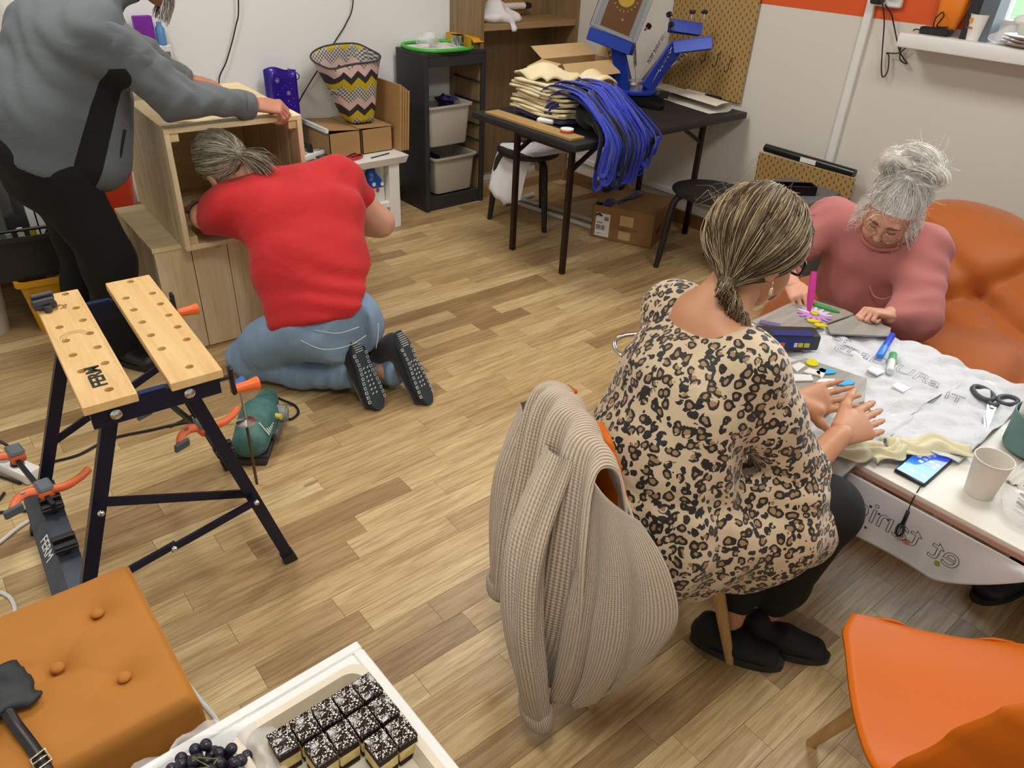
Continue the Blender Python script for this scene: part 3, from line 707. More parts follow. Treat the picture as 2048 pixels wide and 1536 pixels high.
# ================================================================== things on the back furniture
def mat_chevron():
    t = NT('chevron_woven_bag'); tc = t.n('ShaderNodeTexCoord'); sx = t.n('ShaderNodeSeparateXYZ'); t.l(tc.outputs['Object'], sx.inputs[0])
    zig = t.math('MULTIPLY', t.math('ABSOLUTE', t.math('SUBTRACT', t.math('FRACT', t.math('MULTIPLY', sx.outputs[0], 11.0)), 0.5)), 0.075)
    h = t.math('FRACT', t.math('MULTIPLY', t.math('ADD', sx.outputs[2], zig), 5.6))
    c = t.ramp(h, [(0, lin('#c9c7c2')), (.2, lin('#b8a519')), (.42, lin('#2b272c')), (.62, lin('#d0b3b0')), (.84, lin('#c9c7c2'))], 'CONSTANT')
    w = t.n('ShaderNodeTexChecker'); w.inputs['Scale'].default_value = 95; t.l(t.obj((1, .2, 1)), w.inputs['Vector'])
    msk = t.math('GREATER_THAN', h, 0.84); ms2 = t.math('LESS_THAN', h, 0.2)
    c = t.mix(t.math('MULTIPLY', t.math('ADD', msk, ms2), t.math('MULTIPLY', w.outputs['Fac'], .85)), c, lin('#2c2a2c'))
    t.l(c, t.b.inputs['Base Color']); t.set(Roughness=.6); return t.m
# two cartons on the bench
def carton(loc, size, label, lid_tilt):
    t = thing('small_carton', label, 'box', loc, 0, 'cartons on the white bench'); w, d, h = size
    b = NB(); box2(b, (0, 0, 0), (w, d, .004))
    for lo, hi in (((0, 0, 0), (w, .004, h)), ((0, d - .004, 0), (w, d, h)), ((0, 0, 0), (.004, d, h)), ((w - .004, 0, 0), (w, d, h))): box2(b, lo, hi)
    mk('body', b, CARD, t); b = NB(); ca, sa = math.cos(lid_tilt), math.sin(lid_tilt)
    sheet(b, lambda u, v: (w - (w + .02) * u * ca, -.002 + (d + .004) * v, h + .003 + (w + .02) * u * sa), 2, 2, .004); mk('lid', b, CARD, t, None); return t
t = carton((2.025, 3.845, .433), (.195, .31, .135), 'cardboard carton with raised lid under the chevron bag, left one', math.radians(5))
b = NB(); bar(b, (-.012, -.004, .155), (-.012, .30, .155), .016, .022); mk('foam_edge', b, WHITEPL, t)
carton((2.226, 3.835, .433), (.20, .31, .135), 'cardboard carton under the chevron bag, right one beside the boards', math.radians(2))
# chevron tote
b = NB(); N = 40
def bagpt(u, v):
    a = 2 * PI * u; e = .55; cx, sy = math.cos(a), math.sin(a)
    sq = lambda q: math.copysign(abs(q) ** e, q)
    wx = .075 + .105 * v ** .8; wy = .065 + .05 * v
    x = sq(cx) * wx; y = sq(sy) * wy; z = .36 * v
    z += v ** 3 * (.035 * sy - .035 * (1 if x < 0 else 0) * abs(cx)); x -= .055 * v; y += .012 * math.sin(6 * v + 3 * a) * v
    return (x, y, z)
sheet(b, bagpt, N, 18, .003); bmesh.ops.remove_doubles(b, verts=b.verts[:], dist=.0005)
t = thing('shopping_bag', 'big chevron patterned shopping bag in yellow, pink and black on the cartons', 'bag', (2.285, 3.965, .592)); bag = mk('body', b, mat_chevron(), t, True)
b = NB(); prism(b, [(math.copysign(abs(math.cos(a)) ** .55, math.cos(a)) * .075, math.copysign(abs(math.sin(a)) ** .55, math.sin(a)) * .065) for a in [2 * PI * k / 24 for k in range(24)]], 0, .004); mk('base', b, MATS.get('x') or bag.data.materials[0], t)
b = NB(); vs = [bagpt(k / N, 1.0) for k in range(N)]; tube(b, vs, .005, 6, closed=True); mk('rim_tape', b, M('grey_tape', '#3a3739', .7), t)
# mdf boards leaning beside the bag
for k in range(4):
    b = NB(); bar(b, (2.447 + k * .017, 3.93, .435), (2.463 + k * .017, 3.93, .80 - .012 * k), .30, .012, (1, 0, 0)); top('mdf_board', b, MDF, ('first', 'second', 'third', 'rightmost')[k] + ' thin brown board leaning upright beside the chevron bag', 'board', 'boards on the bench')
b = NB(); bar(b, (2.43, 4.135, .434), (2.40, 4.145, .93), .16, .012, (0, 1, 0)); top('black_folder', b, BLACKPL, 'black folder standing behind the chevron bag', 'folder')
# purple gift bag
t = thing('gift_bag', 'violet foil gift bag with silver fireworks print by the back wall', 'bag', (1.885, 4.075, .434), math.radians(4)); PUR = M('violet_foil', '#2c1690', .28, .2)
b = NB()
for (y, s) in ((-.04, 1), (.04, -1)): sheet(b, lambda u, v, y=y, s=s: (-.075 + .15 * u, y + s * .012 * math.sin(PI * u) * v, .445 * v + (.012 * math.sin(5 * u) if v > .99 else 0)), 10, 10, .002)
for x in (-.075, .075): sheet(b, lambda u, v, x=x: (x - math.copysign(.018, x) * math.sin(PI * u) * v, -.04 + .08 * u, .445 * v), 6, 10, .002)
box2(b, (-.075, -.04, 0), (.075, .04, .003)); mk('body', b, PUR, t, True)
GEM = M('silver_print', '#b9a9d8', .4)
for (x, z, r) in ((-.045, .40, .011), (-.05, .33, .006), (.015, .33, .010), (.01, .29, .006), (-.02, .36, .004), (.03, .38, .004), (.035, .35, .004), (.0, .37, .004), (.02, .27, .004), (.04, .30, .005), (-.03, .28, .004), (.045, .26, .004)):
    b = NB(); lathe(b, [(r * .45, 0), (r * .45, .001), (0, .001)], 10, (x, -.0425, z), rotm(PI / 2)); d = mk('print_dot', b, GEM, t)
    if r > .008: b = NB(); tube(b, [(x + r * math.cos(a), -.043, z + r * math.sin(a)) for a in [2 * PI * k / 16 for k in range(16)]], .0009, 4, closed=True); mk('print_ring', b, GEM, t)
b = NB(); tube(b, catmull([(.06, -.03, .43), (.085, -.03, .425), (.10, -.025, .405), (.09, -.02, .39), (.075, -.02, .395)], 4), .003, 6); mk('cord_handle', b, M('black_gold_cord', '#4a3c2a', .6), t)
# tools on the bench
t = thing('power_strip', 'short white power strip on the bench behind the open crate', 'power strip', (1.93, 3.90, .433), math.radians(20)); b = NB(); box2(b, (-.09, -.03, 0), (.09, .03, .04), .008, seg=2); mk('body', b, WHITEPL, t, 40)
for k in range(3):
    b = NB(); lathe(b, [(.021, 0), (.021, .002), (0, .002)], 16, (-.055 + .055 * k, 0, .0395)); mk('socket', b, M('socket_grey', '#9a9b9a', .5), t)
b = NB(); cyl(b, (.0, 0, .042), (.0, 0, .085), .018, .012, 12); mk('plug', b, BLACKPL, t)
for k, (x, y, a) in enumerate(((1.93, 3.80, 35), (2.0, 3.82, 15))):
    b = NB(); box(b, (.075, .15, .01), (x, y, .439 + k * .0105), rotm(0, 0, math.radians(a)), .004); top('phone_case', b, M('dark_phone', '#1c1f24', .25), ('lower', 'upper')[k] + ' dark flat phone lying on the bench beside the power strip', 'phone')
t = thing('pliers', 'red and black handled pliers lying on the white bench', 'pliers', (2.07, 3.755, .433), math.radians(20)); REDG = M('red_grip', '#c8281c', .45)
for s in (-1, 1):
    b = NB(); tube(b, catmull([(0, 0, .012), (.03, s * .012, .012), (.07, s * .022, .012), (.12, s * .018, .012)], 4), [.006, .007, .008, .009, .0095, .0095, .01, .01, .0095, .009, .008, .008, .007][:13], 8); mk('handle', b, REDG, t, True)
    b = NB(); tube(b, [(.03, s * .0125, .0195), (.075, s * .022, .0215), (.105, s * .02, .0205)], .005, 6); mk('grip_stripe', b, BLACKPL, t)
b = NB(); box(b, (.06, .022, .014), (-.03, 0, .012), None, .004); cyl(b, (0, 0, .004), (0, 0, .022), .011); mk('jaw', b, STEEL, t)
b = NB(); tube(b, [(2.22, 3.74, .437), (2.36, 3.77, .437)], .003, 6); top('black_pencil', b, BLACKPL, 'thin black rod lying at the front of the white bench', 'pencil')
# under the bench
t = thing('plaster_bag', 'blue and white bag on the lower shelf of the white bench', 'bag', (2.26, 3.80, .166)); b = NB()
sheet(b, lambda u, v: ((.065 * math.copysign(abs(math.cos(2 * PI * u)) ** .6, math.cos(2 * PI * u))) * (1 - .1 * v) , .045 * math.copysign(abs(math.sin(2 * PI * u)) ** .6, math.sin(2 * PI * u)), .085 * v), 24, 6); prism(b, [(.06 * math.copysign(abs(math.cos(2 * PI * k / 24)) ** .6, math.cos(2 * PI * k / 24)), .042 * math.copysign(abs(math.sin(2 * PI * k / 24)) ** .6, math.sin(2 * PI * k / 24))) for k in range(24)], 0, .004); mk('paper_base', b, M('white_bag_print', '#dcdcd6', .6), t, True)
b = NB(); sheet(b, lambda u, v: (.0585 * (1 - .75 * v) * math.copysign(abs(math.cos(2 * PI * u)) ** .7, math.cos(2 * PI * u)) - .01 * v + .006 * math.sin(8 * v + 4 * PI * u), .0455 * (1 - .8 * v ** 1.5) * math.copysign(abs(math.sin(2 * PI * u)) ** .7, math.sin(2 * PI * u)) + .004 * math.sin(12 * v), .083 + .125 * v), 24, 10); mk('blue_wrap', b, M('blue_bag_film', '#1c55b5', .3), t, True)
for k, (x, z, c) in enumerate(((-.02, .11, '#e8e6e0'), (.035, .105, '#e8e6e0'), (.0, .075, '#c03a2a'), (-.03, .05, '#55565a'))): b = NB(); lathe(b, [(.012, 0), (.012, .002), (0, .002)], 12, (x, -.047 + (.004 if z > .1 else 0), z), rotm(PI / 2)); mk('print_spot', b, M('spot%d' % k, c, .5), t)
b = NB(); box2(b, (1.72, 3.80, .1655), (2.12, 4.04, .30), .006); top('dark_toolbox', b, M('dark_toolbox', '#24211f', .6), 'dark toolbox on the lower shelf of the white bench', 'toolbox')
t = thing('dotted_box', 'white box with coloured dots on the floor under the white bench', 'box', (2.12, 3.80, 0)); b = NB(); box2(b, (0, 0, 0), (.20, .22, .115), .002); mk('body', b, PAPERW, t)
for k, (x, z, c) in enumerate(((.10, .085, '#a8662e'), (.14, .075, '#6aa0c8'), (.105, .05, '#b04a26'), (.145, .04, '#8a7860'), (.06, .06, '#c89040'), (.17, .09, '#7a94a4'))): b = NB(); lathe(b, [(.012, 0), (.012, .001), (0, .001)], 14, (x, 0, z), rotm(PI / 2)); mk('print_dot', b, M('dot%d' % k, c, .6), t)
# green tray with its contents on the bin tower
t = thing('green_tray', 'shallow green and white plastic tray on top of the bin tower', 'tray', (2.865, 3.985, .941), math.radians(-2)); b = NB(); box2(b, (-.15, -.125, .002), (.15, .125, .008)); mk('base', b, WHITEPL, t)
b = NB(); tube(b, catmull([(-.16, -.135, .011), (.16, -.135, .011), (.165, .135, .011), (-.16, .135, .011)], 6, True), .011, 8, closed=True); mk('rim', b, M('bright_green_plastic', '#3fb53a', .4), t, True)
CLEAR = NT('clear_film'); CLEAR.set(Base_Color=(1, 1, 1, 1), Roughness=.08, Alpha=.28); CLEARM = CLEAR.m
b = NB(); sheet(b, lambda u, v: (2.80 + .085 * math.cos(2 * PI * u) * (1 - .5 * v) + .01 * math.sin(9 * v), 3.99 + .06 * math.sin(2 * PI * u) * (1 - .4 * v), .951 + .075 * v + .012 * math.sin(11 * u + 7 * v)), 20, 8); top('clear_bag', b, CLEARM, 'clear plastic bag of metal fittings on the green tray', 'bag', smooth=True)
for k in range(9):
    b = NB(); a = k * .7; cx, cy = 2.80 + .045 * math.cos(k * 2.4) , 3.985 + .03 * math.sin(k * 1.9); d = Vector((math.cos(a), math.sin(a), .2)).normalized() * .016; c = Vector((cx, cy, .963 + .01 * (k % 3))); cyl(b, c - d, c + d, .006, seg=8); cyl(b, c + d, c + d * 1.3, .010, seg=6); top('metal_bolt', b, CHROME, 'small shiny metal fitting inside the clear bag on the green tray', 'bolt', 'fittings in the clear bag')
b = NB(); prof = [(.036, 0), (.038, .06), (.041, .062), (.041, .064), (.034, .064), (.034, .002)]
vs = lathe(b, prof, 48, (2.975, 3.93, .951), cap=False)
for i, v in enumerate(vs):
    d = Vector((v.co.x - 2.975, v.co.y - 3.93)); k = i % 48; f = 1 + (.035 if k % 2 else -.035); v.co.x = 2.975 + d.x * f; v.co.y = 3.93 + d.y * f
top('fluted_tin', b, CHROME, 'fluted silver tin mould on the green tray', 'tin')
t = thing('yellow_carton', 'long yellow carton lying open beside the green tray', 'box', (3.075, 3.995, .941), math.radians(-2)); YEL = M('yellow_print_card', '#d9a014', .5, var=.12, vscale=30)
b = NB()
for lo, hi in (((-.04, -.125, 0), (.04, .14, .002)), ((-.04, -.125, .058), (.04, .14, .06)), ((-.04, -.125, 0), (-.038, .14, .06)), ((.038, -.125, 0), (.04, .14, .06)), ((-.04, .138, 0), (.04, .14, .06))): box2(b, lo, hi)
mk('sleeve', b, YEL, t); b = NB(); bar(b, (0, -.125, .058), (0, -.15, .038), .078, .002); mk('flap', b, YEL, t)
b = NB(); box2(b, (-.036, -.118, .003), (.036, .1, .045), .004); mk('contents', b, M('foil_print', '#8f8a6a', .4, .3, var=.5, vscale=60), t)
# white cloth on the niche shelf
S = SDF(); S.ell((3.30, 3.95, 1.10), (.15, .085, .045), .03).ell((3.30, 3.97, 1.15), (.07, .06, .045), .04).ell((3.36, 3.90, 1.088), (.09, .05, .03), .03).cone((3.34, 3.88, 1.085), (3.35, 3.845, 1.045), .03, .018, .02)
S.disp(lambda X, Y, Z: .007 * wob(X, Y, Z, 55, 3)); S.cut(lambda X, Y, Z: np.where(Y > 3.855, 1.0735 - Z, -1.0) + 0 * X); o = tag(mk('white_garment', S.mesh(.008), M('white_cotton', '#e4e4e8', .9), None, True), 'crumpled white garment on the niche shelf', 'garment')

# cables on the back wall
for nm, pts, lab in (('hanging_cable', [(1.752, 4.14, 1.60), (1.735, 4.14, 1.21), (1.70, 4.145, 1.08), (1.63, 4.145, .93), (1.575, 4.145, .84), (1.57, 4.14, .70), (1.60, 4.12, .46)], 'black cable hanging down the back wall by the hands on the crate'),
                     ('hanging_cable', [(2.43, 4.14, 1.60), (2.40, 4.14, 1.20), (2.345, 4.14, 1.08), (2.27, 4.145, .99), (2.20, 4.145, .90), (2.10, 4.15, .79), (1.995, 4.15, .65), (1.96, 4.10, .52), (1.945, 3.97, .50), (1.930, 3.90, .50)], 'black cable running down the back wall behind the chevron bag')):
    b = NB(); tube(b, catmull(pts, 8), .0035, 6); top(nm, b, BLACKRUB, lab, 'cable', 'cables on the back wall', True)
# screen on the back wall above the picture: its lower edge shades the wall
t = thing('wall_screen', 'wide dark screen mounted on the back wall above the hanging cables', 'screen', (2.05, 4.10, 1.62)); b = NB(); box2(b, (-.62, -.03, 0), (.62, .03, .70), .006); mk('housing', b, BLACKPL, t); b = NB(); box2(b, (-.60, -.034, .02), (.60, -.03, .68)); mk('panel', b, M('screen_glass', '#0c0d10', .1), t)
b = NB(); box2(b, (-.10, .03, .2), (.10, .068, .45)); mk('bracket', b, BLACKPL, t)

# ================================================================== on the folding table
NATC = M('natural_cotton', '#ddd0ab', .9, var=.05, vscale=20, bump=.15, bscale=60); NAVY = M('navy_fabric', '#1a1660', .8, sheen=.3); ROYAL = M('royal_blue_fabric', '#1832b0', .7, sheen=.3); BLKF = M('black_fabric', '#121216', .85, sheen=.2)
def cotton_bag(k, z, mat, label, th=.011, ox=0, oy=0, bend=.0):
    b = NB(); r = random.Random(k); ph = r.uniform(0, 6); ox -= .01
    sheet(b, lambda u, v: (2.70 + ox + .27 * u + .008 * math.sin(9 * v + ph), 2.68 + oy + .40 * v + .008 * math.sin(8 * u + ph), z + th + bend * (u - .5) + (.012 if v < .15 else 0) * (.15 - v) * 6 + .004 * math.sin(10 * u + ph) * math.sin(7 * v + ph)), 12, 14, th * .9)
    return top('cotton_bag', b, mat, label, 'tote bag', 'stacked tote bags on the folding table', True)
names = ['bottom', 'second', 'third', 'fourth', 'fifth', 'sixth', 'seventh', 'eighth', 'ninth', 'tenth']
cotton_bag(0, TZ + .012, NAVY, 'navy blue folded bag at the bottom of the tote bag stack', .016)
for k in range(9):
    cotton_bag(k + 1, TZ + .032 + k * .0165, NATC, names[k] + ' cream cotton tote bag from below in the stack on the table', .014, random.uniform(-.012, .012), random.uniform(-.015, .015), random.uniform(-.006, .006))
b = NB(); sheet(b, lambda u, v: (2.72 + .24 * u, 2.86 + .25 * v, TZ + .195 + .045 * math.sin(PI * min(1, u * 1.2)) * math.sin(PI * v) + .015 * math.sin(7 * u + 9 * v)), 16, 16, .01); top('cotton_bag', b, NATC, 'crumpled cream tote bag lying on top of the stack', 'tote bag', 'stacked tote bags on the folding table', True)
b = NB(); sheet(b, lambda u, v: (2.86 + .16 * u, 2.66 + .13 * v, TZ + .19 + .03 * math.sin(PI * u) + .02 * v + .01 * math.sin(9 * v)), 12, 10, .008); top('cotton_bag', b, NATC, 'cream tote bag corner lying toward the blue straps', 'tote bag', 'stacked tote bags on the folding table', True)
for k, dy in enumerate((0, .03)):
    b = NB(); P = catmull([(2.73, 2.80 + dy, TZ + .03), (2.685, 2.79 + dy, TZ + .05), (2.68, 2.77 + dy, TZ + .09), (2.70, 2.74 + dy, TZ + .105), (2.74, 2.72 + dy, TZ + .11)], 5); tube(b, P, .011, 6, flat=.2); top('blue_strap', b, NAVY, ('front', 'rear')[k] + ' navy strap folded over the edge of the tote bag stack', 'strap', None, True)
# bundle of blue and black bags whose straps cascade over the front edge
rnd = random.Random(5)
tb = thing('strap_bundle', 'bundle of royal blue and black bags with long straps cascading over the table edge', 'bags', (2.95, 2.60, TZ))
for k in range(52):
    lay = k // 26; f = (k % 26) / 25; x0 = 2.69 + .20 * f + rnd.uniform(-.012, .012)
    ln = .09 + .10 * math.sin(PI * (f * .75 + .2)) + rnd.uniform(-.05, .03) - lay * .03
    sp = (f - .40) * .09 + rnd.uniform(-.03, .03); zt = TZ + .155 + rnd.uniform(-.02, .045) + .015 * lay; y0 = 2.70 + rnd.uniform(-.03, .10) - .02 * lay
    out = 2.41 - rnd.uniform(0, .05) - .03 * lay
    P = [(x0 - .03 * sp, y0 + .10, zt - .05), (x0, y0, zt), (x0 + sp * .3, 2.56 - .02 * lay, zt - .015), (x0 + sp * .6 + rnd.uniform(-.01, .01), out + .02, TZ + .05), (x0 + sp, out, TZ - .05), (x0 + sp * 1.1, out + .005, TZ - ln), (x0 + sp * 1.1 + .018, out - .015, TZ - ln - .012), (x0 + sp + .03, out - .022, TZ - ln + .05), (x0 + sp + .03, out - .02, TZ + .03), (x0 + .03 + sp * .3, 2.57, zt - .0)]
    b = NB(); tube(b, catmull(P, 4), rnd.choice((.011, .014, .018)), 6, flat=.2); m = BLKF if rnd.random() < .36 else ROYAL
    mk('strap', b, m, tb, True, world=True)
S = SDF(); S.flat((2.80, 2.62, TZ + .07), (2.98, 2.59, TZ + .065), (.10, .065), (.10, .06), (0, 1, 0), .04).cone((2.76, 2.49, TZ + .055), (2.98, 2.49, TZ + .05), .052, .046, .05)
S.disp(lambda X, Y, Z: .008 * wob(X, Y, Z, 60, 4)); S.cut(lambda X, Y, Z: TZ + .002 - Z + 0 * X + 0 * Y); mk('folded_fabric', S.mesh(.009), BLKF, tb, True, world=True)
# open carton
t = thing('open_carton', 'open tan carton with raised flaps behind the tote bags', 'box', (2.985, 3.20, TZ + .001), math.radians(-2))
W, D, H = .41, .17, .225; b = NB(); box2(b, (0, -D, 0), (W, 0, .004))
for lo, hi in (((0, -D, 0), (W, -D + .004, H)), ((0, -.004, 0), (W, 0, H)), ((0, -D, 0), (.004, 0, H)), ((W - .004, -D, 0), (W, 0, H))): box2(b, lo, hi)
mk('body', b, CARD, t)
for p0, p1, w, up, pm in (((W / 2, -D + .002, H), (W / 2, -D - .05, H - .065), W - .02, (0, -1, 1), CARDL), ((W / 2, -.002, H), (W / 2, .10, H + .05), W - .02, (0, -1, 2), CARDL), ((.002, -D / 2, H), (-.10, -D / 2, H - .03), D - .01, (0, 0, 1), CARDL), ((W - .002, -D / 2, H), (W + .05, -D / 2 - .01, H + .10), D - .01, (1, 0, .3), CARDL)):
    b = NB(); bar(b, p0, p1, w, .004, up); mk('flap', b, pm, t)
b = NB(); box2(b, (.09, -D - .0012, .09), (.155, -D, .155)); lb = mk('address_label', b, PAPERW, t)
for k in range(5): b = NB(); box2(b, (.098, -D - .0022, .098 + .011 * k), (.145, -D - .0012, .102 + .011 * k)); mk('print_line', b, M('grey_print', '#5a5a5a', .8), lb)
# tan batten with tape roll and white device
b = NB(); a0, a1 = Vector((2.60, 3.14, TZ + .007)), Vector((2.60, 2.50, TZ + .007)); bar(b, a0, a1, .09, .012, (0, 0, 1), .001); top('tan_batten', b, M('plywood_strip', '#a98a56', .6, var=.1), 'tan plywood strip lying along the left edge of the folding table', 'strip')
t = thing('tape_roll', 'white and red tape roll on the plywood strip', 'tape', (2.625, 2.60, TZ + .0135)); b = NB(); lathe(b, [(.020, 0), (.033, 0), (.033, .012), (.020, .012), (.020, 0)], 24, cap=False); mk('red_side', b, M('red_tape', '#c0462e', .4), t); b = NB(); lathe(b, [(.002, .011), (.032, .011), (.032, .018), (.002, .018)], 24); mk('white_lid', b, PAPERW, t)
t = thing('white_device', 'small white rounded device on the table beside the plywood strip', 'device', (2.73, 2.86, TZ), math.radians(25)); b = NB(); box2(b, (-.045, -.09, .006), (.045, -.0, .030), .009, seg=3); mk('case', b, WHITEPL, t, 50); b = NB(); box2(b, (-.04, -.085, 0), (.04, -.005, .007)); mk('base', b, BLACKPL, t); t.location = (2.685, 2.86, TZ)
b = NB(); box2(b, (2.652, 2.62, TZ + .0005), (2.70, 3.05, TZ + .006)); top('dark_ruler', b, M('dark_film', '#2a2622', .3), 'dark flat strip lying beside the plywood strip', 'strip')
b = NB(); tube(b, catmull([(2.69, 3.05, TZ + .05), (2.66, 3.03, TZ + .02), (2.665, 2.98, TZ + .006), (2.70, 2.95, TZ + .02), (2.70, 2.99, TZ + .035)], 5), .0025, 5); top('charging_cable', b, BLACKRUB, 'short black cord curling beside the tote bag stack', 'cord')
# rolled sheet of paper
b = NB(); ax = (Vector((3.70, 2.50, 0)) - Vector((3.80, 3.05, 0))).normalized(); sd = Vector((-ax.y, ax.x, 0))
def scroll(u, v):
    p = Vector((3.815, 3.06, TZ)) + ax * (.56 * v)
    if u < .45: q = u / .45; return p - sd * (.075 - .14 * q) + Vector((0, 0, .002 + .0 * q))
    q = (u - .45) / .55; a = -PI / 2 + q * PI * 1.35; r = .027 - .006 * q
    return p + sd * (.065 + r * math.cos(a) * 1.3 - (.07 * max(0, q - .6) / .4)) + Vector((0, 0, .03 + r * math.sin(a)))
sheet(b, scroll, 30, 10, .0012); top('paper_roll', b, M('print_paper', '#ddd8cc', .6, var=.05), 'half rolled sheet of white paper at the right end of the folding table', 'paper', None, True)
b = NB(); cyl(b, (3.86, 2.95, TZ + .03), (3.865, 2.62, TZ + .03), .022, seg=10); t = top('black_tube', b, BLACKPL, 'black tube with a white label under the large pegboard', 'tube'); b = NB(); cyl(b, (3.861, 2.86, TZ + .031), (3.864, 2.72, TZ + .031), .0225, seg=10); mk('label_band', b, PAPERW, t, 35, world=True)

# ---- blue screen printing press
r_ = Vector((.76, -.65, 0)).normalized(); c_ = Vector((-.67, -.74, 0)).normalized(); up = Vector((0, 0, 1)); HB = Vector((3.50, 2.955, TZ))
PB = M('press_blue_paint', '#16369c', .3, .2); t = thing('screen_printing_press', 'blue carousel screen printing press on the folding table', 'printing press', HB)
def pp(r, c, z): return r_ * r + c_ * c + up * z
b = NB(); box(b, (.18, .20, .05), (0, 0, .025), rotm(0, 0, math.atan2(r_.y, r_.x)), .004); bar(b, pp(.02, .10, .02), pp(.14, .19, .012), .05, .02); bar(b, pp(.0, .0, .03), pp(.17, .02, .03), .05, .035); mk('base', b, M('press_black_steel', '#15151a', .4, .4), t)
b = NB(); box(b, (.05, .004, .04), pp(.165, .05, .055), rotm(0, 0, math.atan2(r_.y, r_.x))); mk('end_plate', b, BLACKPL, t)
b = NB(); lathe(b, [(0, .055), (.125, .055), (.13, .06), (.13, .072), (.125, .076), (0, .076)], 32); mk('turntable', b, PB, t)
b = NB(); lathe(b, [(.06, .076), (.06, .10), (.045, .115), (0, .115)], 20); mk('hub', b, STEEL, t)
def arm(p0, p1, w, name='arm'):
    b = NB(); bar(b, p0, p1, w, w * .75, c_, .004); a = mk(name, b, PB, t); return a
def clamp(c, dr, dc, w, tilt):
    b = NB(); R = Matrix((dr.normalized(), dc.normalized(), dr.normalized().cross(dc.normalized()))).transposed()
    box(b, (w, .06, .012), c, R, .002); box(b, (w, .012, .06), Vector(c) + R @ Vector((0, .03, .03)), R, .002); box(b, (w, .012, .05), Vector(c) + R @ Vector((0, -.03, .025)), R, .002); return mk('clamp_bracket', b, PB, t)
def knob(p, d):
    d = Vector(d).normalized(); b = NB(); cyl(b, p, Vector(p) + d * .028, .006, seg=8); k = mk('clamp_screw', b, STEEL, t)
    b = NB(); u, v, _ = frame_of(d)
    lathe(b, [(0, 0), (.012, 0), (.014, .01), (.012, .02), (0, .02)], 10, Vector(p) + d * .024, Matrix((u, v, d)).transposed())
    for q in range(4): sphere(b, Vector(p) + d * .034 + (u * math.cos(q * PI / 2) + v * math.sin(q * PI / 2)) * .012, .008, 8, 6)
    mk('knob', b, BLACKPL, k)
def spring(p0, p1):
    p0, p1 = Vector(p0), Vector(p1); b = NB(); m0, m1 = p0.lerp(p1, .40), p0.lerp(p1, .92); tube(b, [p0, m0], .003, 6); d = (m1 - m0); u, v, _ = frame_of(d); n = 90
    tube(b, [m0 + d * (k / n) + (u * math.cos(k * 1.1) + v * math.sin(k * 1.1)) * .009 for k in range(n + 1)], .0022, 4); tube(b, [m1, p1], .003, 6); mk('spring', b, CHROME, t)
arm(pp(-.075, .03, .07), pp(-.135, .05, .335), .075); arm(pp(.065, .02, .08), pp(.20, .03, .315), .075); arm(pp(-.03, -.09, .07), pp(-.10, -.14, .27), .06, 'rear_arm'); arm(pp(.06, -.09, .07), pp(.22, -.10, .29), .06, 'rear_arm')
clamp(pp(-.17, .06, .345), r_ * .95 + up * -.28, c_ + up * .2, .25, 0); clamp(pp(.27, .05, .34), r_ * .96 + up * .16, c_ + up * .4, .21, 0); clamp(pp(.245, -.05, .415), r_ * .98 + up * -.08, c_ + up * .4, .18, 0); clamp(pp(-.06, -.12, .30), r_ + up * -.2, c_, .10, 0)
knob(pp(.335, -.02, .445), (.1, .1, 1)); knob(pp(.27, -.03, .44), (.1, .1, 1)); knob(pp(.155, -.03, .43), (-.4, 0, .6)); knob(pp(-.01, -.06, .41), (.2, .1, 1)); knob(pp(.02, -.02, .375), (.8, 0, .5)); knob(pp(.165, .02, .385), (-.5, 0, .9))
spring(pp(.0, .05, .10), pp(-.04, .03, .335)); spring(pp(.0, .05, .11), pp(.135, .0, .375)); spring(pp(.08, .06, .10), pp(.165, .09, .31)); spring(pp(-.11, .0, .10), pp(-.20, -.02, .36)); spring(pp(.14, .05, .17), pp(.32, .03, .33))
# screen frame held in the front arm
sc = thing('print_screen', 'aluminium print screen with amber mesh and round yellow emblem in the press', 'print screen', HB + pp(-.165, .075, .355)); bx = (r_ * .95 + up * -.30).normalized(); by = (up * .93 - r_ * .33 + c_ * -.10); by = (by - bx * by.dot(bx)).normalized(); bz = bx.cross(by); R3 = Matrix((bx, by, bz)).transposed()
ALU = M('aluminium_frame', '#9aa0a4', .35, .9)
for x0, y0, sx, sy in ((-.125, .20, .022, .40), (.125, .20, .022, .40), (0, .011, .228, .022), (0, .389, .228, .022)): b = NB(); box(b, (sx, sy, .025), R3 @ Vector((x0, y0, 0)), R3, .002); mk('frame_bar', b, ALU, sc)
b = NB(); box(b, (.23, .36, .002), R3 @ Vector((0, .20, .009)), R3); ms = mk('mesh', b, M('amber_emulsion', '#5a3812', .35, var=.1), sc)
b = NB(); box(b, (.03, .36, .001), R3 @ Vector((-.10, .20, .0105)), R3); box(b, (.03, .36, .001), R3 @ Vector((.10, .20, .0105)), R3); mk('edge_tape', b, M('grey_film', '#7d7f82', .4), sc)
YE = M('yellow_emblem', '#a88f1c', .5)
for k in range(18):
    a = PI * 2 * k / 18; b = NB(); box(b, (.010, .004, .001), R3 @ Vector((.0 + .062 * math.cos(a), .185 + .062 * math.sin(a), .0106)), R3 @ rotm(0, 0, a)); mk('emblem_letter', b, YE, sc)
b = NB(); lathe(b, [(0, 0), (.046, 0), (.046, .0008), (0, .0008)], 24, R3 @ Vector((0, .19, .0103)), R3); mk('emblem_disc', b, YE, sc)
b = NB(); lathe(b, [(0, 0), (.006, 0), (.006, .0008), (0, .0008)], 10, R3 @ Vector((.02, .085, .0103)), R3); mk('emblem_dot', b, YE, sc)

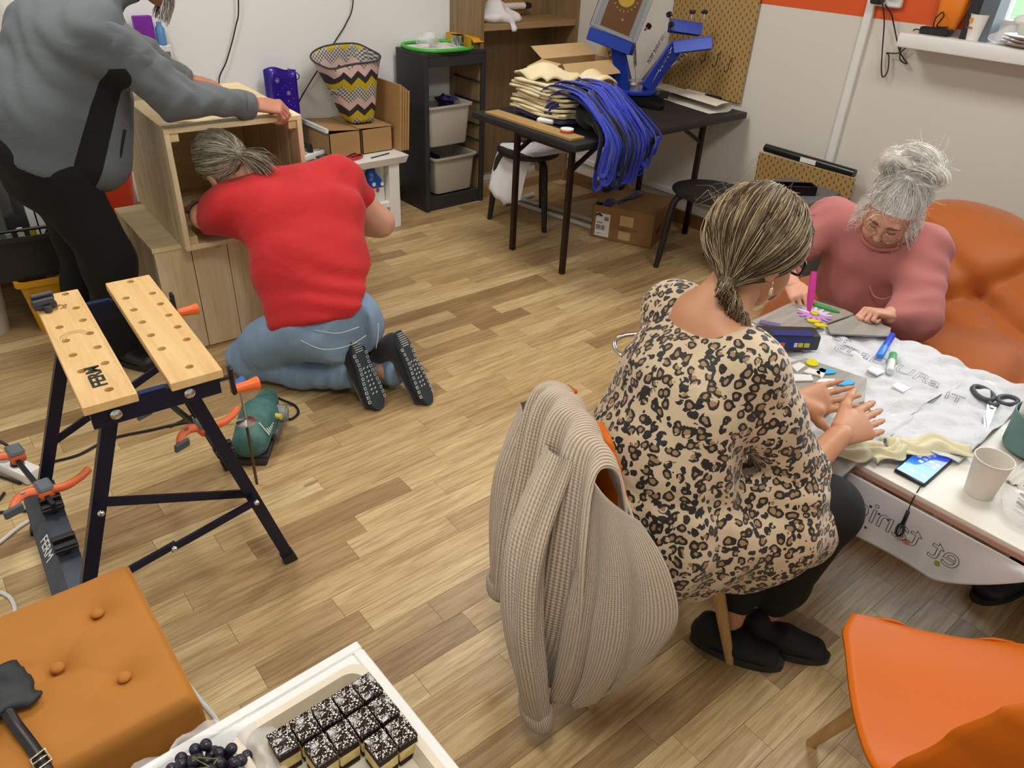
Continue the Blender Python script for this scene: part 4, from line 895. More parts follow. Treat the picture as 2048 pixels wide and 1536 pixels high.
# ================================================================== workbench, sander, clamps
NAVYM = M('navy_steel', '#141a33', .35, .3); GREYST = M('grey_step_steel', '#4c5460', .4, .5, var=.15, vscale=30)
def drill(bm_board, holes, r, z0, z1):
    me = bpy.data.meshes.new('b'); bm_board.to_mesh(me); bm_board.free(); o = bpy.data.objects.new('b', me); COL.objects.link(o)
    c = NB()
    for x, y in holes: cyl(c, (x, y, z0 - .01), (x, y, z1 + .01), r, seg=18)
    mc = bpy.data.meshes.new('c'); bmesh.ops.recalc_face_normals(c, faces=c.faces[:]); c.to_mesh(mc); c.free(); oc = bpy.data.objects.new('c', mc); COL.objects.link(oc)
    md = o.modifiers.new('x', 'BOOLEAN'); md.object = oc; md.operation = 'DIFFERENCE'; md.solver = 'EXACT'
    out = bpy.data.meshes.new_from_object(o.evaluated_get(bpy.context.evaluated_depsgraph_get())); bpy.data.objects.remove(o); bpy.data.objects.remove(oc); return out
t = thing('workbench', 'folding workbench with two drilled beech boards and navy steel legs', 'workbench', (.19, 1.53, 0), math.radians(-4)); BT = .75
hl = [(.075, .59), (.082, .49), (.082, .41), (.082, .33), (.082, .25), (.080, .165), (.028, .40), (.028, .32), (.028, .24), (.030, .155), (.062, .045)]
b = NB(); box2(b, (0, 0, BT - .022), (.108, .608, BT), .0015); bd = mk('board', drill(b, hl, .0095, BT - .022, BT), BEECH, t, 30)
hr = [(.245 - .01, .585), (.265, .48), (.265, .405), (.265, .33), (.265, .255), (.265, .18), (.20, .485), (.20, .405), (.20, .325), (.20, .245), (.203, .165), (.232, .05)]
b = NB(); box2(b, (.176, 0, BT - .022), (.290, .608, BT), .0015); bd2 = mk('board', drill(b, hr, .0095, BT - .022, BT), BEECH, t, 30)
put_text('maker_mark', 'FERM', .042, INK, bd, plane_mat((.052, .115, BT + .0005), (0, 1, 0), (-1, 0, 0)), bold=.0012)
BRN = M('burnt_print', '#8a6436', .7)
for k in range(60): b = NB(); box2(b, (.1035 - (.006 if k % 5 == 0 else .0035), .01 + k * .0098, BT), (.1035, .0106 + k * .0098, BT + .0004)); mk('ruler_mark', b, BRN, bd)
for k in range(3): b = NB(); tube(b, [(.05 + (.02 + .006 * k) * math.cos(a), .33 + (.02 + .006 * k) * math.sin(a), BT + .0002) for a in [PI * j / 14 for j in range(15)]], .0005, 4); mk('protractor_arc', b, BRN, bd)
put_text('size_print', '5 kg\n2x5', .018, BRN, bd, plane_mat((.05, .515, BT + .0005), (.3, 1, 0), (-1, 0, 0)))
# under-frame
for y in (.035, .55):
    b = NB(); bar(b, (.012, y, BT - .05), (.285, y, BT - .05), .022, .05); mk('cross_beam', b, NAVYM, t)
    b = NB(); bar(b, (.115, y, BT - .024), (.17, y, BT - .024), .016, .006); mk('guide_rail', b, M('navy_shiny', '#2a3a66', .25, .6), t)
def leg(p0, p1, foot):
    b = NB(); bar(b, p0, p1, .032, .022, (0, 1, 0)); l = mk('leg', b, NAVYM, t); d = (Vector(p1) - Vector(p0)).normalized(); b = NB(); bar(b, Vector(p1) - d * .035, Vector(p1), .038, .028, (0, 1, 0)); mk('rubber_foot', b, BLACKPL, l); return l
def bolt(p, r=.009):
    b = NB(); lathe(b, [(0, 0), (r, 0), (r * .95, .003), (r * .6, .006), (0, .007)], 14, p, rotm(PI / 2)); mk('bolt', b, CHROME, t)
NLt, NLb, NRt, NRb, FLt, FLb, FRt, FRb = (.06, .06, .705), (-.175, .06, 0), (.215, .06, .705), (.405, .10, 0), (.06, .53, .705), (-.178, .63, 0), (.215, .53, .705), (.405, .62, 0)
for a, c in ((NLt, NLb), (NRt, NRb), (FLt, FLb), (FRt, FRb)): leg(a, c, 1)
bolt((.06, .022, .70), .013); bolt((.215, .022, .70), .013)
lp = lambda a, c, f: Vector(a).lerp(Vector(c), f)
q1, q2 = lp(NLt, NLb, .36), lp(NRt, NRb, .58); q3 = lp(NLt, NLb, .68)
off = Vector((0, -.018, 0))
b = NB(); bar(b, q1 - off * .8, q2 - off * .8, .024, .006, (0, 1, 0)); mk('brace', b, NAVYM, t)
b = NB(); bar(b, q3 + off, q3.lerp(q2, .5) + off, .020, .008, (0, 1, 0)); mk('spreader', b, NAVYM, t); b = NB(); bar(b, q3.lerp(q2, .46) + off * 1.4, q2 + off * 1.4, .020, .008, (0, 1, 0)); mk('spreader', b, NAVYM, t)
b = NB(); bar(b, lp(FLt, FLb, .55), lp(FRt, FRb, .30), .020, .008, (0, 1, 0)); mk('spreader', b, NAVYM, t)
for p in (q1, q2, q3, q3.lerp(q2, .48)): bolt(p + off * 1.7, .008)
# step plates between the legs
for s, (a0, a1), lab in ((-1, (lp(FLt, FLb, .74), lp(NLt, NLb, .74)), 1), (1, (lp(FRt, FRb, .66), lp(NRt, NRb, .66)), 0)):
    b = NB(); bar(b, a0, a1, .05 if lab else .02, .004, (0, 0, 1)); bar(b, a0 + Vector((s * .043 if lab else 0, 0, -.02)), a1 + Vector((s * .043 if lab else 0, 0, -.02)), .055 if lab else .003, .003 if lab else .04, (-.7, 0, .75) if lab else (0, 0, 1)); sp = mk('step_plate', b, GREYST, t)
    if lab: put_text('maker_mark', 'FERM', .042, WHITEPL, sp, plane_mat((a0 + a1) / 2 + Vector((-.0445, 0, -.0182)), (0, -1, 0), (.75, 0, .7)))
    for f in ((.28, .62) if lab else (.45,)):
        p = a0.lerp(a1, f) + Vector((0, 0, .004)); b = NB(); cyl(b, p, p + Vector((0, 0, .02)), .009, seg=10); box(b, (.055, .05, .012), p + Vector((0, 0, .022)), None, .002); box(b, (.055, .018, .016), p + Vector((0, .016, .034)), None, .003); box(b, (.055, .014, .012), p + Vector((0, -.016, .032)), None, .003); mk('bench_dog', b, BLACKPL, t)
# bench dog on the left board
b = NB(); box(b, (.052, .034, .014), (.018, .525, BT + .012), rotm(0, 0, .12), .002); box(b, (.052, .012, .024), (.019, .538, BT + .026), rotm(.25, 0, .12), .003); box(b, (.050, .014, .016), (.017, .512, BT + .024), rotm(-.25, 0, .12), .003); cyl(b, (.022, .50, BT - .03), (.022, .50, BT + .016), .0088, seg=12); mk('bench_dog', b, M('dark_grey_plastic', '#33363b', .5), t)
# cranks
ORG = M('orange_plastic', '#ee6a2a', .4)
for y, zz in ((.035, BT - .045), (.50, BT - .045)):
    b = NB(); cyl(b, (.285, y, zz), (.312, y, zz), .006, seg=10); box(b, (.010, .02, .075), (.315, y, zz - .012), None, .003); cr = mk('crank', b, BLACKPL, t); b = NB(); lathe(b, [(0, 0), (.011, 0), (.0135, .035), (.0165, .052), (.015, .056), (0, .056)], 18, (.32, y, zz - .038), rotm(0, PI / 2, 0)); mk('crank_knob', b, ORG, cr, 40)
# quick clamps
def clampq(loc, rz, label, pitch=0.0):
    t = thing('bar_clamp', label, 'clamp', loc, 0, 'orange bar clamps on the workbench', rot=(pitch, 0, rz)); GP = M('grey_rubber_pad', '#5b6468', .6); OC = M('clamp_orange', '#e8703f', .45)
    b = NB(); box2(b, (-.006, -.02, -.003), (.006, .26, .015), .001); mk('bar', b, M('black_bar_steel', '#24272a', .4, .6), t)
    for y, n in ((.235, 'fixed_jaw'), (.045, 'sliding_jaw')):
        b = NB(); P = catmull([(-.005, y, .02), (-.035, y + .008, .025), (-.065, y - .0 , .022), (-.085, y - .022, .018)], 5); tube(b, P, [.017 - .006 * k / (len(P) - 1) for k in range(len(P))], 8, flat=.75); box(b, (.04, .05, .03), (.005, y, .012), None, .006); j = mk(n, b, OC, t, 50)
        b = NB(); box(b, (.05, .012, .03), (-.085, y - .032, .018), rotm(0, 0, .1), .004); mk('pad', b, GP, j); b = NB(); box(b, (.042, .05, .012), (.006, y, .033), rotm(.1, .1, 0), .006); mk('grip_plate', b, GP, j)
        b = NB(); lathe(b, [(0, 0), (.006, 0), (.006, .002), (0, .002)], 10, (-.045, y + .003, .035)); mk('rivet', b, STEEL, j)
    b = NB(); tube(b, catmull([(.02, .03, .02), (.05, .02, .02), (.09, .025, .022), (.125, .04, .025)], 5), [.012] * 8 + [.011] * 7 + [.010], 8); mk('lever', b, OC, t, 50); return t
p = (lp(FLt, FLb, .74)); wm = Matrix.Translation((.19, 1.53, 0)) @ Matrix.Rotation(math.radians(-4), 4, 'Z')
pa = wm @ (lp(FLt, FLb, .74).lerp(lp(NLt, NLb, .74), .30) + Vector((0.0, 0, .012))); clampq(pa + Vector((.0, .0, .028)), math.radians(8), 'orange bar clamp resting on the left step plate of the workbench', math.radians(6))
pb = wm @ (lp(FRt, FRb, .66).lerp(lp(NRt, NRb, .66), .30) + Vector((0, 0, .012))); clampq(pb + Vector((-.02, -.02, .03)), math.radians(12), 'orange bar clamp hanging at the right legs of the workbench', math.radians(8))
t2 = thing('clamp_screw', 'threaded rod with round steel pad between the workbench and sander', 'clamp', (.672, 1.985, 0)); b = NB(); cyl(b, (0, 0, .25), (0, 0, .40), .004, seg=8); mk('rod', b, STEEL, t2); b = NB(); lathe(b, [(0, 0), (.022, 0), (.030, .006), (.030, .010), (.008, .016), (0, .018)], 20, (0, 0, .245)); mk('pad', b, CHROME, t2); b = NB(); cyl(b, (0, 0, 0), (0, 0, .246), .005, seg=8); mk('stem', b, M('dark_spike', '#4a3a22', .5), t2); b = NB(); cyl(b, (-.02, .0, .39), (.02, 0, .405), .016, seg=10); mk('blue_knob', b, M('blue_plastic', '#3a6ab8', .4), t2)

# belt sander
t = thing('belt_sander', 'dusty green belt sander lying on the floor by the kneeling man', 'sander', (.795, 2.215, 0), math.radians(-37)); SG = M('dusty_green_plastic', '#3f6b66', .6, var=.35, vscale=25)
S = SDF(); S.flat((0, -.13, .075), (0, .02, .085), (.062, .05), (.066, .058), (1, 0, 0), .03).flat((0, .02, .085), (0, .12, .07), (.062, .055), (.042, .042), (1, 0, 0), .03).cone((-.0, .12, .07), (.005, .17, .075), .034, .026, .03).ell((.0, -.05, .115), (.05, .09, .03), .03)
S.cut(lambda X, Y, Z: .02 - Z + 0 * X + 0 * Y); mk('housing', S.mesh(.006), SG, t, True)
b = NB(); box2(b, (-.055, -.165, .0), (.055, .115, .024), .008, seg=2); mk('belt', b, M('sanding_belt', '#3a2a22', .9), t); b = NB(); box2(b, (-.058, -.15, .022), (.058, .10, .034), .004); mk('skirt', b, M('sander_frame', '#2d3436', .5), t)
for x in range(6):
    b = NB(); bar(b, (.03, -.10 + x * .013, .139 - .002 * x), (.064, -.115 + x * .013, .098), .004, .004); mk('vent_slot', b, M('vent_dark', '#c9cfc9', .5), t)
b = NB(); cyl(b, (.055, .045, .075), (.088, .045, .075), .034, .03, 20); cyl(b, (.085, .045, .075), (.094, .045, .075), .024, .022, 16); dc = mk('motor_cap', b, M('dusty_grey', '#7f8684', .6, var=.2, vscale=40), t, 40); b = NB(); cyl(b, (.05, .0, .10), (.085, -.01, .10), .011, seg=10); mk('lock_button', b, M('yellow_button', '#c9bd55', .5), t)
b = NB(); box2(b, (.05, -.06, .03), (.078, .02, .07), .008); mk('side_plate', b, M('sander_plate', '#5e6664', .5, .3), t)
b = NB(); tube(b, catmull([(.0, .155, .075), (.0, .19, .06), (.04, .215, .02), (.085, .20, .006), (.105, .15, .006), (.085, .11, .006), (.06, .13, .006)], 6), .005, 6); mk('hose_loop', b, BLACKRUB, t)
b = NB(); tube(b, catmull([(.745, 2.36, .03), (.69, 2.40, .008), (.62, 2.46, .006), (.50, 2.49, .006), (.37, 2.52, .006), (.26, 2.49, .006), (.18, 2.50, .006), (.14, 2.47, .03)], 8), .0045, 6); top('sander_cable', b, BLACKRUB, 'black mains cable running across the floor behind the workbench', 'cable', None, True)
b = NB(); tube(b, catmull([(.56, 2.47, .005), (.66, 2.50, .005), (.715, 2.56, .005), (.69, 2.63, .005), (.63, 2.66, .005), (.60, 2.70, .005)], 8), .0045, 6); top('sander_cable', b, BLACKRUB, 'black cable loop on the floor between workbench and sander', 'cable', None, True)
# power strip on the floor at the left edge
t = thing('power_strip', 'long white power strip on the floor at the left edge', 'power strip', (.06, 2.55, 0), math.radians(-66)); b = NB(); box2(b, (-.16, -.03, 0), (.13, .03, .042), .008, seg=2); mk('body', b, WHITEPL, t, 40)
for k in range(4): b = NB(); lathe(b, [(.021, 0), (.021, .002), (0, .002)], 16, (-.12 + .06 * k, 0, .0415)); mk('socket', b, M('socket_grey', '#9a9b9a', .5), t)
b = NB(); cyl(b, (.055, 0, .043), (.055, 0, .075), .020, .012, 12); tube(b, catmull([(.055, 0, .07), (.05, .0, .11), (.0, -.02, .15), (-.08, -.03, .16), (-.2, -.04, .13)], 5), .005, 6); mk('plug', b, BLACKPL, t, True)
WCAB = M('white_cable_rubber', '#d9dbd8', .45)
b = NB(); tube(b, catmull([(.13, 2.42, .008), (.11, 2.33, .006), (.08, 2.25, .006), (.02, 2.22, .006), (-.06, 2.17, .006), (-.16, 2.12, .006)], 6), .006, 6); top('white_cable', b, WCAB, 'white cable on the floor leading to the long power strip', 'cable', None, True)
b = NB(); tube(b, catmull([(-.16, 2.05, .006), (-.08, 1.97, .006), (-.06, 1.90, .006), (-.08, 1.80, .006), (-.10, 1.70, .006)], 6), .006, 6); top('white_cable', b, WCAB, 'white cable on the floor behind the tufted ottoman', 'cable', None, True)
b = NB(); tube(b, catmull([(.19, 1.50, .006), (.205, 1.40, .006), (.215, 1.31, .006), (.225, 1.22, .006), (.215, 1.10, .006)], 6), .006, 6); top('white_cable', b, WCAB, 'white cable on the floor between the ottoman and the cake table', 'cable', None, True)
for k, pts in enumerate(([(.07, 2.44, .006), (.0, 2.55, .006), (-.07, 2.52, .006), (-.08, 2.42, .006), (-.02, 2.38, .006), (.02, 2.42, .006)], [(.10, 2.20, .006), (.06, 2.28, .006), (-.02, 2.33, .006), (-.14, 2.36, .006)])): b = NB(); tube(b, catmull(pts, 6), .0045, 6); top('floor_cable', b, BLACKRUB, ('black cable coiled beside the long power strip', 'black cable on the floor below the left workbench leg')[k], 'cable', None, True)

# ================================================================== ottoman
t = thing('tufted_ottoman', 'tan velvet ottoman with tufted buttons and black legs', 'ottoman', (-.17, 1.178, 0), math.radians(-1)); VEL = NT('tan_velvet'); c0 = lin('#b5752a'); VEL.set(Base_Color=c0, Roughness=.75); VEL.b.inputs['Sheen Weight'].default_value = .6; VEL.b.inputs['Sheen Roughness'].default_value = .4; VEL.b.inputs['Sheen Tint'].default_value = lin('#f0b060')
VEL.l(VEL.mix(VEL.noise(VEL.obj(), 9, 3), dk(c0, .85), dk(c0, 1.12)), VEL.b.inputs['Base Color']); VELM = VEL.m
btn = [(.245, .11), (.152, .02), (.242, -.075), (-.0, .11), (-.1, .02), (0, -.075), (-.25, .11), (-.25, -.075)]
def cush(X, Y):
    z = 0.0
    for x, y in btn:
        d2 = (X - x) ** 2 + (Y - y) ** 2; z -= .016 * math.exp(-d2 / .0009) + .010 * math.exp(-d2 / .006)
    for (x0, y0), (x1, y1) in (((.152, .02), (.242, -.075)), ((.152, .02), (.245, .11)), ((.152, .02), (0, .11)), ((.152, .02), (0, -.075))):
        L = math.hypot(x1 - x0, y1 - y0); tt = ((X - x0) * (x1 - x0) + (Y - y0) * (y1 - y0)) / L / L
        if 0 < tt < 1: d = abs((X - x0) * (y1 - y0) - (Y - y0) * (x1 - x0)) / L; z -= .0035 * math.exp(-(d / .008) ** 2)
    return z
b = NB(); W2, D2, zt, zb, rr = .332, .205, .452, .335, .02
def cpt(u, v):  # wrap: v 0..1 across profile, u around is handled as a plain pillow grid
    X, Y = (2 * u - 1), (2 * v - 1); return X, Y
n1, n2 = 90, 60
V = [[None] * (n2 + 1) for _ in range(n1 + 1)]
for i in range(n1 + 1):
    for j in range(n2 + 1):
        X, Y = -W2 + 2 * W2 * i / n1, -D2 + 2 * D2 * j / n2; ex = max(0, abs(X) - (W2 - rr)) / rr; ey = max(0, abs(Y) - (D2 - rr)) / rr
        e = min(1, math.hypot(ex, ey)); V[i][j] = b.verts.new((X, Y, zt + cush(X, Y) - rr * (1 - math.sqrt(max(0, 1 - e * e)))))
for i in range(n1):
    for j in range(n2): b.faces.new((V[i][j], V[i + 1][j], V[i + 1][j + 1], V[i][j + 1]))
ring = [V[i][0] for i in range(n1)] + [V[n1][j] for j in range(n2)] + [V[i][n2] for i in range(n1, 0, -1)] + [V[0][j] for j in range(n2, 0, -1)]
prev = ring
for zz, g in ((.42, 1.004), (.38, 1.006), (.345, 1.003), (.335, .985)):
    cur = [b.verts.new((v.co.x * g, v.co.y * g, zz)) for v in ring]
    for k in range(len(ring)): b.faces.new((prev[k], cur[k], cur[(k + 1) % len(ring)], prev[(k + 1) % len(ring)]))
    prev = cur
b.faces.new(prev[::-1]); mk('cushion', b, VELM, t, True)
for x, y in btn: b = NB(); sphere(b, (x, y, zt - .018), (.0125, .0125, .007), 14, 8); mk('button', b, VELM, t, True)
for x in (-.29, .29):
    for y in (-.165, .165): b = NB(); lathe(b, [(0, 0), (.015, 0), (.026, .335), (0, .335)], 18, (x, y, 0)); mk('leg', b, BLACKPL, t)
# pouch and belt on the ottoman
S = SDF(); S.flat((-.13, 1.20, .465), (-.10, 1.14, .465), (.07, .014), (.055, .012), (1, .5, 0), .02).flat((-.12, 1.17, .465), (-.065, 1.125, .463), (.04, .012), (.022, .010), (1, .5, 0), .02).cone((-.20, 1.19, .468), (-.12, 1.17, .468), .016, .016, .03); S.disp(lambda X, Y, Z: .003 * wob(X, Y, Z, 50, 2)); tag(mk('pouch', S.mesh(.006), M('black_soft_leather', '#20262b', .55, bump=.1, bscale=150), None, True), 'black soft pouch lying on the tan ottoman', 'pouch')
t = thing('belt', 'black leather strap with a pale metal buckle hanging over the ottoman', 'belt', (-.09, 1.05, .45)); b = NB(); P = catmull([(-.105, 1.125, .468), (-.10, 1.09, .460), (-.092, 1.05, .458), (-.085, 1.01, .457), (-.082, .985, .452), (-.08, .962, .43), (-.078, .955, .38)], 5); sheet(b, lambda u, v: P[min(len(P) - 1, int(v * (len(P) - 1)))] + Vector((.0095 * (2 * u - 1), .003 * (2 * u - 1), 0)), 2, len(P) - 1, .003); mk('strap', b, M('black_leather', '#1d1a1c', .4), t, True, world=True)
b = NB(); tube(b, [(-.097, 1.007, .463), (-.073, 1.012, .463), (-.070, .988, .460), (-.094, .983, .460)], .0022, 6, closed=True); tube(b, [(-.095, .995, .463), (-.072, 1.0, .463)], .0016, 6); mk('buckle', b, M('pale_gold', '#d8cdb0', .25, 1), t, True, world=True)

# ================================================================== coffee table with cake and grapes
CT = .45
t = thing('coffee_table', 'low white tray-top table with cake at the bottom edge', 'table', (.14, .45, 0)); b = NB(); x0, x1, y0, y1 = -.36, .30, -.40, .445
box2(b, (x0, y0, CT - .045), (x1, y1, CT - .012)); mk('top', b, WHITELAC, t)
RW = .022
for lo, hi in (((x0, y1 - RW, CT - .05), (x1, y1, CT)), ((x0, y0, CT - .05), (x1, y0 + RW, CT)), ((x0, y0 + RW, CT - .05), (x0 + RW, y1 - RW, CT)), ((x1 - RW, y0 + RW, CT - .05), (x1, y1 - RW, CT))): b = NB(); box2(b, lo, hi, .003); mk('rim', b, WHITELAC, t)
b = NB(); box2(b, (x0 + RW, y0 + RW, CT - .012), (x1 - RW, y1 - RW, CT - .004)); mk('inlay', b, WHITELAC, t)
for x in (x0 + .03, x1 - .03):
    for y in (y0 + .03, y1 - .03): b = NB(); box2(b, (x - .022, y - .022, 0), (x + .022, y + .022, CT - .05), .002); mk('leg', b, WHITELAC, t)
# tray
t = thing('cake_tray', 'cream plastic tray holding the chocolate cake squares', 'tray', (.285, .655, CT - .004)); b = NB(); CR = M('cream_plastic', '#ddd2bd', .35)
def rr2(w, h, r, n=5):
    pts = []
    for cx, cy, a0 in ((w - r, h - r, 0), (-w + r, h - r, 90), (-w + r, -h + r, 180), (w - r, -h + r, 270)):
        for k in range(n + 1): a = math.radians(a0 + 90 * k / n); pts.append((cx + r * math.cos(a), cy + r * math.sin(a)))
    return pts
prof = [(.100, .150, 0), (.104, .154, .002), (.112, .162, .036), (.124, .174, .038), (.124, .174, .041), (.110, .160, .041), (.102, .152, .006), (.09, .14, .004)]
rg = [[b.verts.new((x, y, z)) for x, y in rr2(w, h, .03)] for w, h, z in prof]
for A, B in zip(rg, rg[1:]):
    for k in range(len(A)): b.faces.new((A[k], A[(k + 1) % len(A)], B[(k + 1) % len(A)], B[k]))
b.faces.new(rg[0][::-1]); b.faces.new(rg[-1]); mk('shell', b, CR, t, 50)
def mat_choc():
    t = NT('chocolate_glaze'); v = t.obj((1, 1, 1)); n = t.noise(v, 260, 3, .6); n2 = t.noise(v, 25, 2); f = t.math('GREATER_THAN', t.math('ADD', n, t.math('MULTIPLY', n2, .35)), .655)
    vo = t.n('ShaderNodeTexVoronoi'); vo.inputs['Scale'].default_value = 420; t.l(v, vo.inputs['Vector']); f2 = t.math('MULTIPLY', f, t.math('LESS_THAN', vo.outputs['Distance'], .55))
    t.l(t.mix(f2, lin('#1d100d'), lin('#e6e2da')), t.b.inputs['Base Color']); t.l(t.math('MULTIPLY_ADD', f2, .5, .2), t.b.inputs['Roughness']); t.bump(f2, .5, .002); return t.m
CHOC = mat_choc(); SPON = M('dark_sponge', '#2a130c', .9, bump=.4, bscale=180); CREAMF = M('vanilla_cream', '#d8c283', .8, var=.15, vscale=60, bump=.5, bscale=120)
px, py = .0395, .050; rows = [(.206, .780, 5, 'far row'), (.245, .727, 4, 'middle row'), (.324, .674, 2, 'near row')]; ordn = ['first', 'second', 'third', 'fourth', 'fifth']
rnd = random.Random(3)
for X0, Y0, n, rn in rows:
    for k in range(n):
        cx, cy = X0 + px * (k + .5) - .001, Y0 - py / 2; z0 = CT + .003
        t = thing('cake_square', '%s chocolate cream cake square from the left in the %s' % (ordn[k], rn), 'cake', (cx, cy, z0), rnd.uniform(-.04, .04), 'cake squares on the cream tray')
        w, d = px - .0045, py - .005
        def slab(nm, za, zb, m, g=0.0, bv=.0015):
            b = NB(); vs = box(b, (w + g, d + g, zb - za), (0, 0, (za + zb) / 2), None, bv, 2)
            bmesh.ops.subdivide_edges(b, edges=b.edges[:], cuts=1)
            for v in b.verts: v.co += Vector((rnd.uniform(-1, 1), rnd.uniform(-1, 1), rnd.uniform(-.5, .5))) * .0006
            mk(nm, b, m, t, True)
        slab('sponge_base', 0, .012, SPON); slab('cream_layer', .012, .036, CREAMF, .001); slab('sponge_top', .036, .052, SPON); slab('glaze', .0515, .056, CHOC, .0015)
# bowl of grapes in a clear bag
BAGM = NT('milky_plastic_bag'); BAGM.set(Base_Color=(.92, .93, .95, 1), Roughness=.25, Alpha=.38); BAGM = BAGM.m
b = NB(); bcx, bcy = .095, .775
def bagp(u, v):
    a = 2 * PI * u; r = .055 + .045 * min(1, v * 1.3) + .008 * math.sin(7 * a + 5 * v) * v + .006 * math.sin(13 * a) * v; r += .03 * max(0, v - .7) / .3 * (1 + .4 * math.sin(3 * a))
    z = CT - .002 + .05 * min(1, v * 1.4) ** 1.2 + (-.022 * max(0, v - .7) / .3) + .006 * math.sin(9 * a + 3 * v) * v
    return (bcx + r * math.cos(a), bcy + .9 * r * math.sin(a), z)
sheet(b, bagp, 64, 16); bmesh.ops.remove_doubles(b, verts=b.verts[:], dist=.0004); top('plastic_bag', b, BAGM, 'crinkled clear plastic bag around the grapes on the white table', 'bag', None, True)
GRAPE = M('dark_grape_skin', '#262433', .35, var=.3, vscale=40); rnd = random.Random(9); pts = []; tries = 0
while len(pts) < 95 and tries < 20000:
    tries += 1; a, r = rnd.uniform(0, 2 * PI), .072 * math.sqrt(rnd.random()); p = Vector((bcx + .008 + r * math.cos(a), bcy - .005 + .9 * r * math.sin(a), 0)); best = CT + .012
    for q in pts:
        d = (Vector((q.x, q.y, 0)) - p).length
        if d < .0185: best = max(best, q.z + math.sqrt(max(0, .0185 ** 2 - d * d)))
    if best < CT + .085 - 6 * r * r: p.z = best; pts.append(p)
gm = NB(); sphere(gm, (0, 0, 0), (.0095, .0095, .0105), 14, 10); gme = bpy.data.meshes.new('grape'); gm.to_mesh(gme); gm.free(); finish(gme, GRAPE, True)
for p in pts:
    o = bpy.data.objects.new('grape', gme); COL.objects.link(o); o.location = p; o.rotation_euler = (rnd.uniform(0, 3), rnd.uniform(0, 3), 0); tag(o, 'dark blue grape in the plastic bag on the white table', 'grape', 'grapes in the plastic bag')
b = NB(); q = sorted(pts, key=lambda p: -p.z)[:6]; tube(b, [v + Vector((0, 0, .010)) for v in q], .0012, 5); top('grape_twig', b, M('grape_stem', '#8a8a3a', .7), 'thin green twig lying among the dark grapes', 'twig')

# ================================================================== orange shell chairs
ORSH = M('orange_shell_plastic', '#c86206', .45, spec=.25); LEGW = mat_wood('beech_leg', '#b08a56', '#c9a36c', 1.5, 'Z', .5, False)
def shell_chair(loc, rz, label):
    """local +X is the way the chair faces, +Y its left"""
    t = thing('shell_chair', label, 'chair', loc, rz, 'orange shell chairs at the craft table')
    prof = catmull([(.225, 0, .420), (.205, 0, .437), (.12, 0, .442), (0, 0, .432), (-.11, 0, .436), (-.185, 0, .475), (-.225, 0, .56), (-.25, 0, .66), (-.265, 0, .74), (-.272, 0, .79)], 4); n = len(prof) - 1
    wid = [(0, .09), (.04, .150), (.10, .195), (.20, .222), (.35, .228), (.5, .222), (.62, .213), (.75, .175), (.88, .145), (.95, .115), (1, .06)]
    def hw(v):
        for (a, wa), (b, wb) in zip(wid, wid[1:]):
            if v <= b: q = (v - a) / (b - a); q = q * q * (3 - 2 * q); return wa + (wb - wa) * q
        return wid[-1][1]
    def f(u, v):
        k = v * n; i = min(n - 1, int(k)); p = prof[i].lerp(prof[i + 1], k - i); s = 2 * u - 1; bk = max(0, min(1, (v - .45) / .3))
        return (p.x + .055 * s * s * bk + .012 * s * s * (1 - bk) * 0, s * hw(v), p.z + .009 * s * s * (1 - bk) - .006 * (1 - s * s) * (1 - bk))
    b = NB(); sheet(b, lambda u, v: f(u, v ** 1.15), 28, 72, .007); mk('shell', b, ORSH, t, True)
    tops = []
    for sx in (1, -1):
        for sy in (1, -1):
            a, c = Vector((.10 * sx, .10 * sy, .395)), Vector((.205 * sx, .165 * sy, 0)); b = NB(); tube(b, [a, a.lerp(c, .35), c], [.016, .017, .012], 12); l = mk('leg', b, LEGW, t); tops.append((a, c))
            b = NB(); p = a.lerp(c, .12); d = Vector((0, sy, 0)); cyl(b, p + d * .012, p + d * .021, .007, seg=10); mk('bolt', b, CHROME, l)
    WIRE = M('black_wire', '#141414', .4, .5)
    for i, j in ((0, 3), (1, 2), (0, 1), (2, 3)):
        a, c = tops[i], tops[j]; b = NB(); tube(b, [a[0].lerp(a[1], .12), c[0].lerp(c[1], .5)] if i + j == 3 else [a[0].lerp(a[1], .45), c[0].lerp(c[1], .45)], .004, 6); mk('wire_brace', b, WIRE, t)
    b = NB(); box2(b, (-.12, -.12, .392), (.12, .12, .404), .004); mk('mount_plate', b, WIRE, t); return t
CH3 = Vector((1.20, .78, 0)); A3 = math.radians(-20)
shell_chair(CH3, A3, 'orange shell chair under the seated woman in leopard print'); shell_chair((1.235, .035, 0), math.radians(38), 'empty orange shell chair at the lower right edge')
# beige rib-knit cardigan over the chair back (ribs follow the UVs of each cloth panel)
def mat_knit(name, ribs):
    t = NT(name); tc = t.n('ShaderNodeTexCoord'); sx = t.n('ShaderNodeSeparateXYZ'); t.l(tc.outputs['UV'], sx.inputs[0])
    r = t.math('MULTIPLY_ADD', t.math('SINE', t.math('MULTIPLY', sx.outputs[0], ribs * 2 * PI)), .5, .5); s2 = t.math('MULTIPLY_ADD', t.math('SINE', t.math('MULTIPLY', sx.outputs[1], ribs * 2.2 * 2 * PI)), .5, .5)
    h = t.math('ADD', r, t.math('MULTIPLY', s2, .25)); t.l(t.mix(t.ramp(h, [(.1, (0, 0, 0, 1)), (.7, (1, 1, 1, 1))]), lin('#a08a74'), lin('#dac7b0')), t.b.inputs['Base Color']); t.set(Roughness=.95); t.b.inputs['Sheen Weight'].default_value = .3; t.bump(h, .7, .004); return t.m
KNIT = mat_knit('beige_rib_knit', 62); KNITS = mat_knit('beige_rib_knit_sleeve', 40); KNITC = mat_knit('beige_rib_knit_cuff', 44)
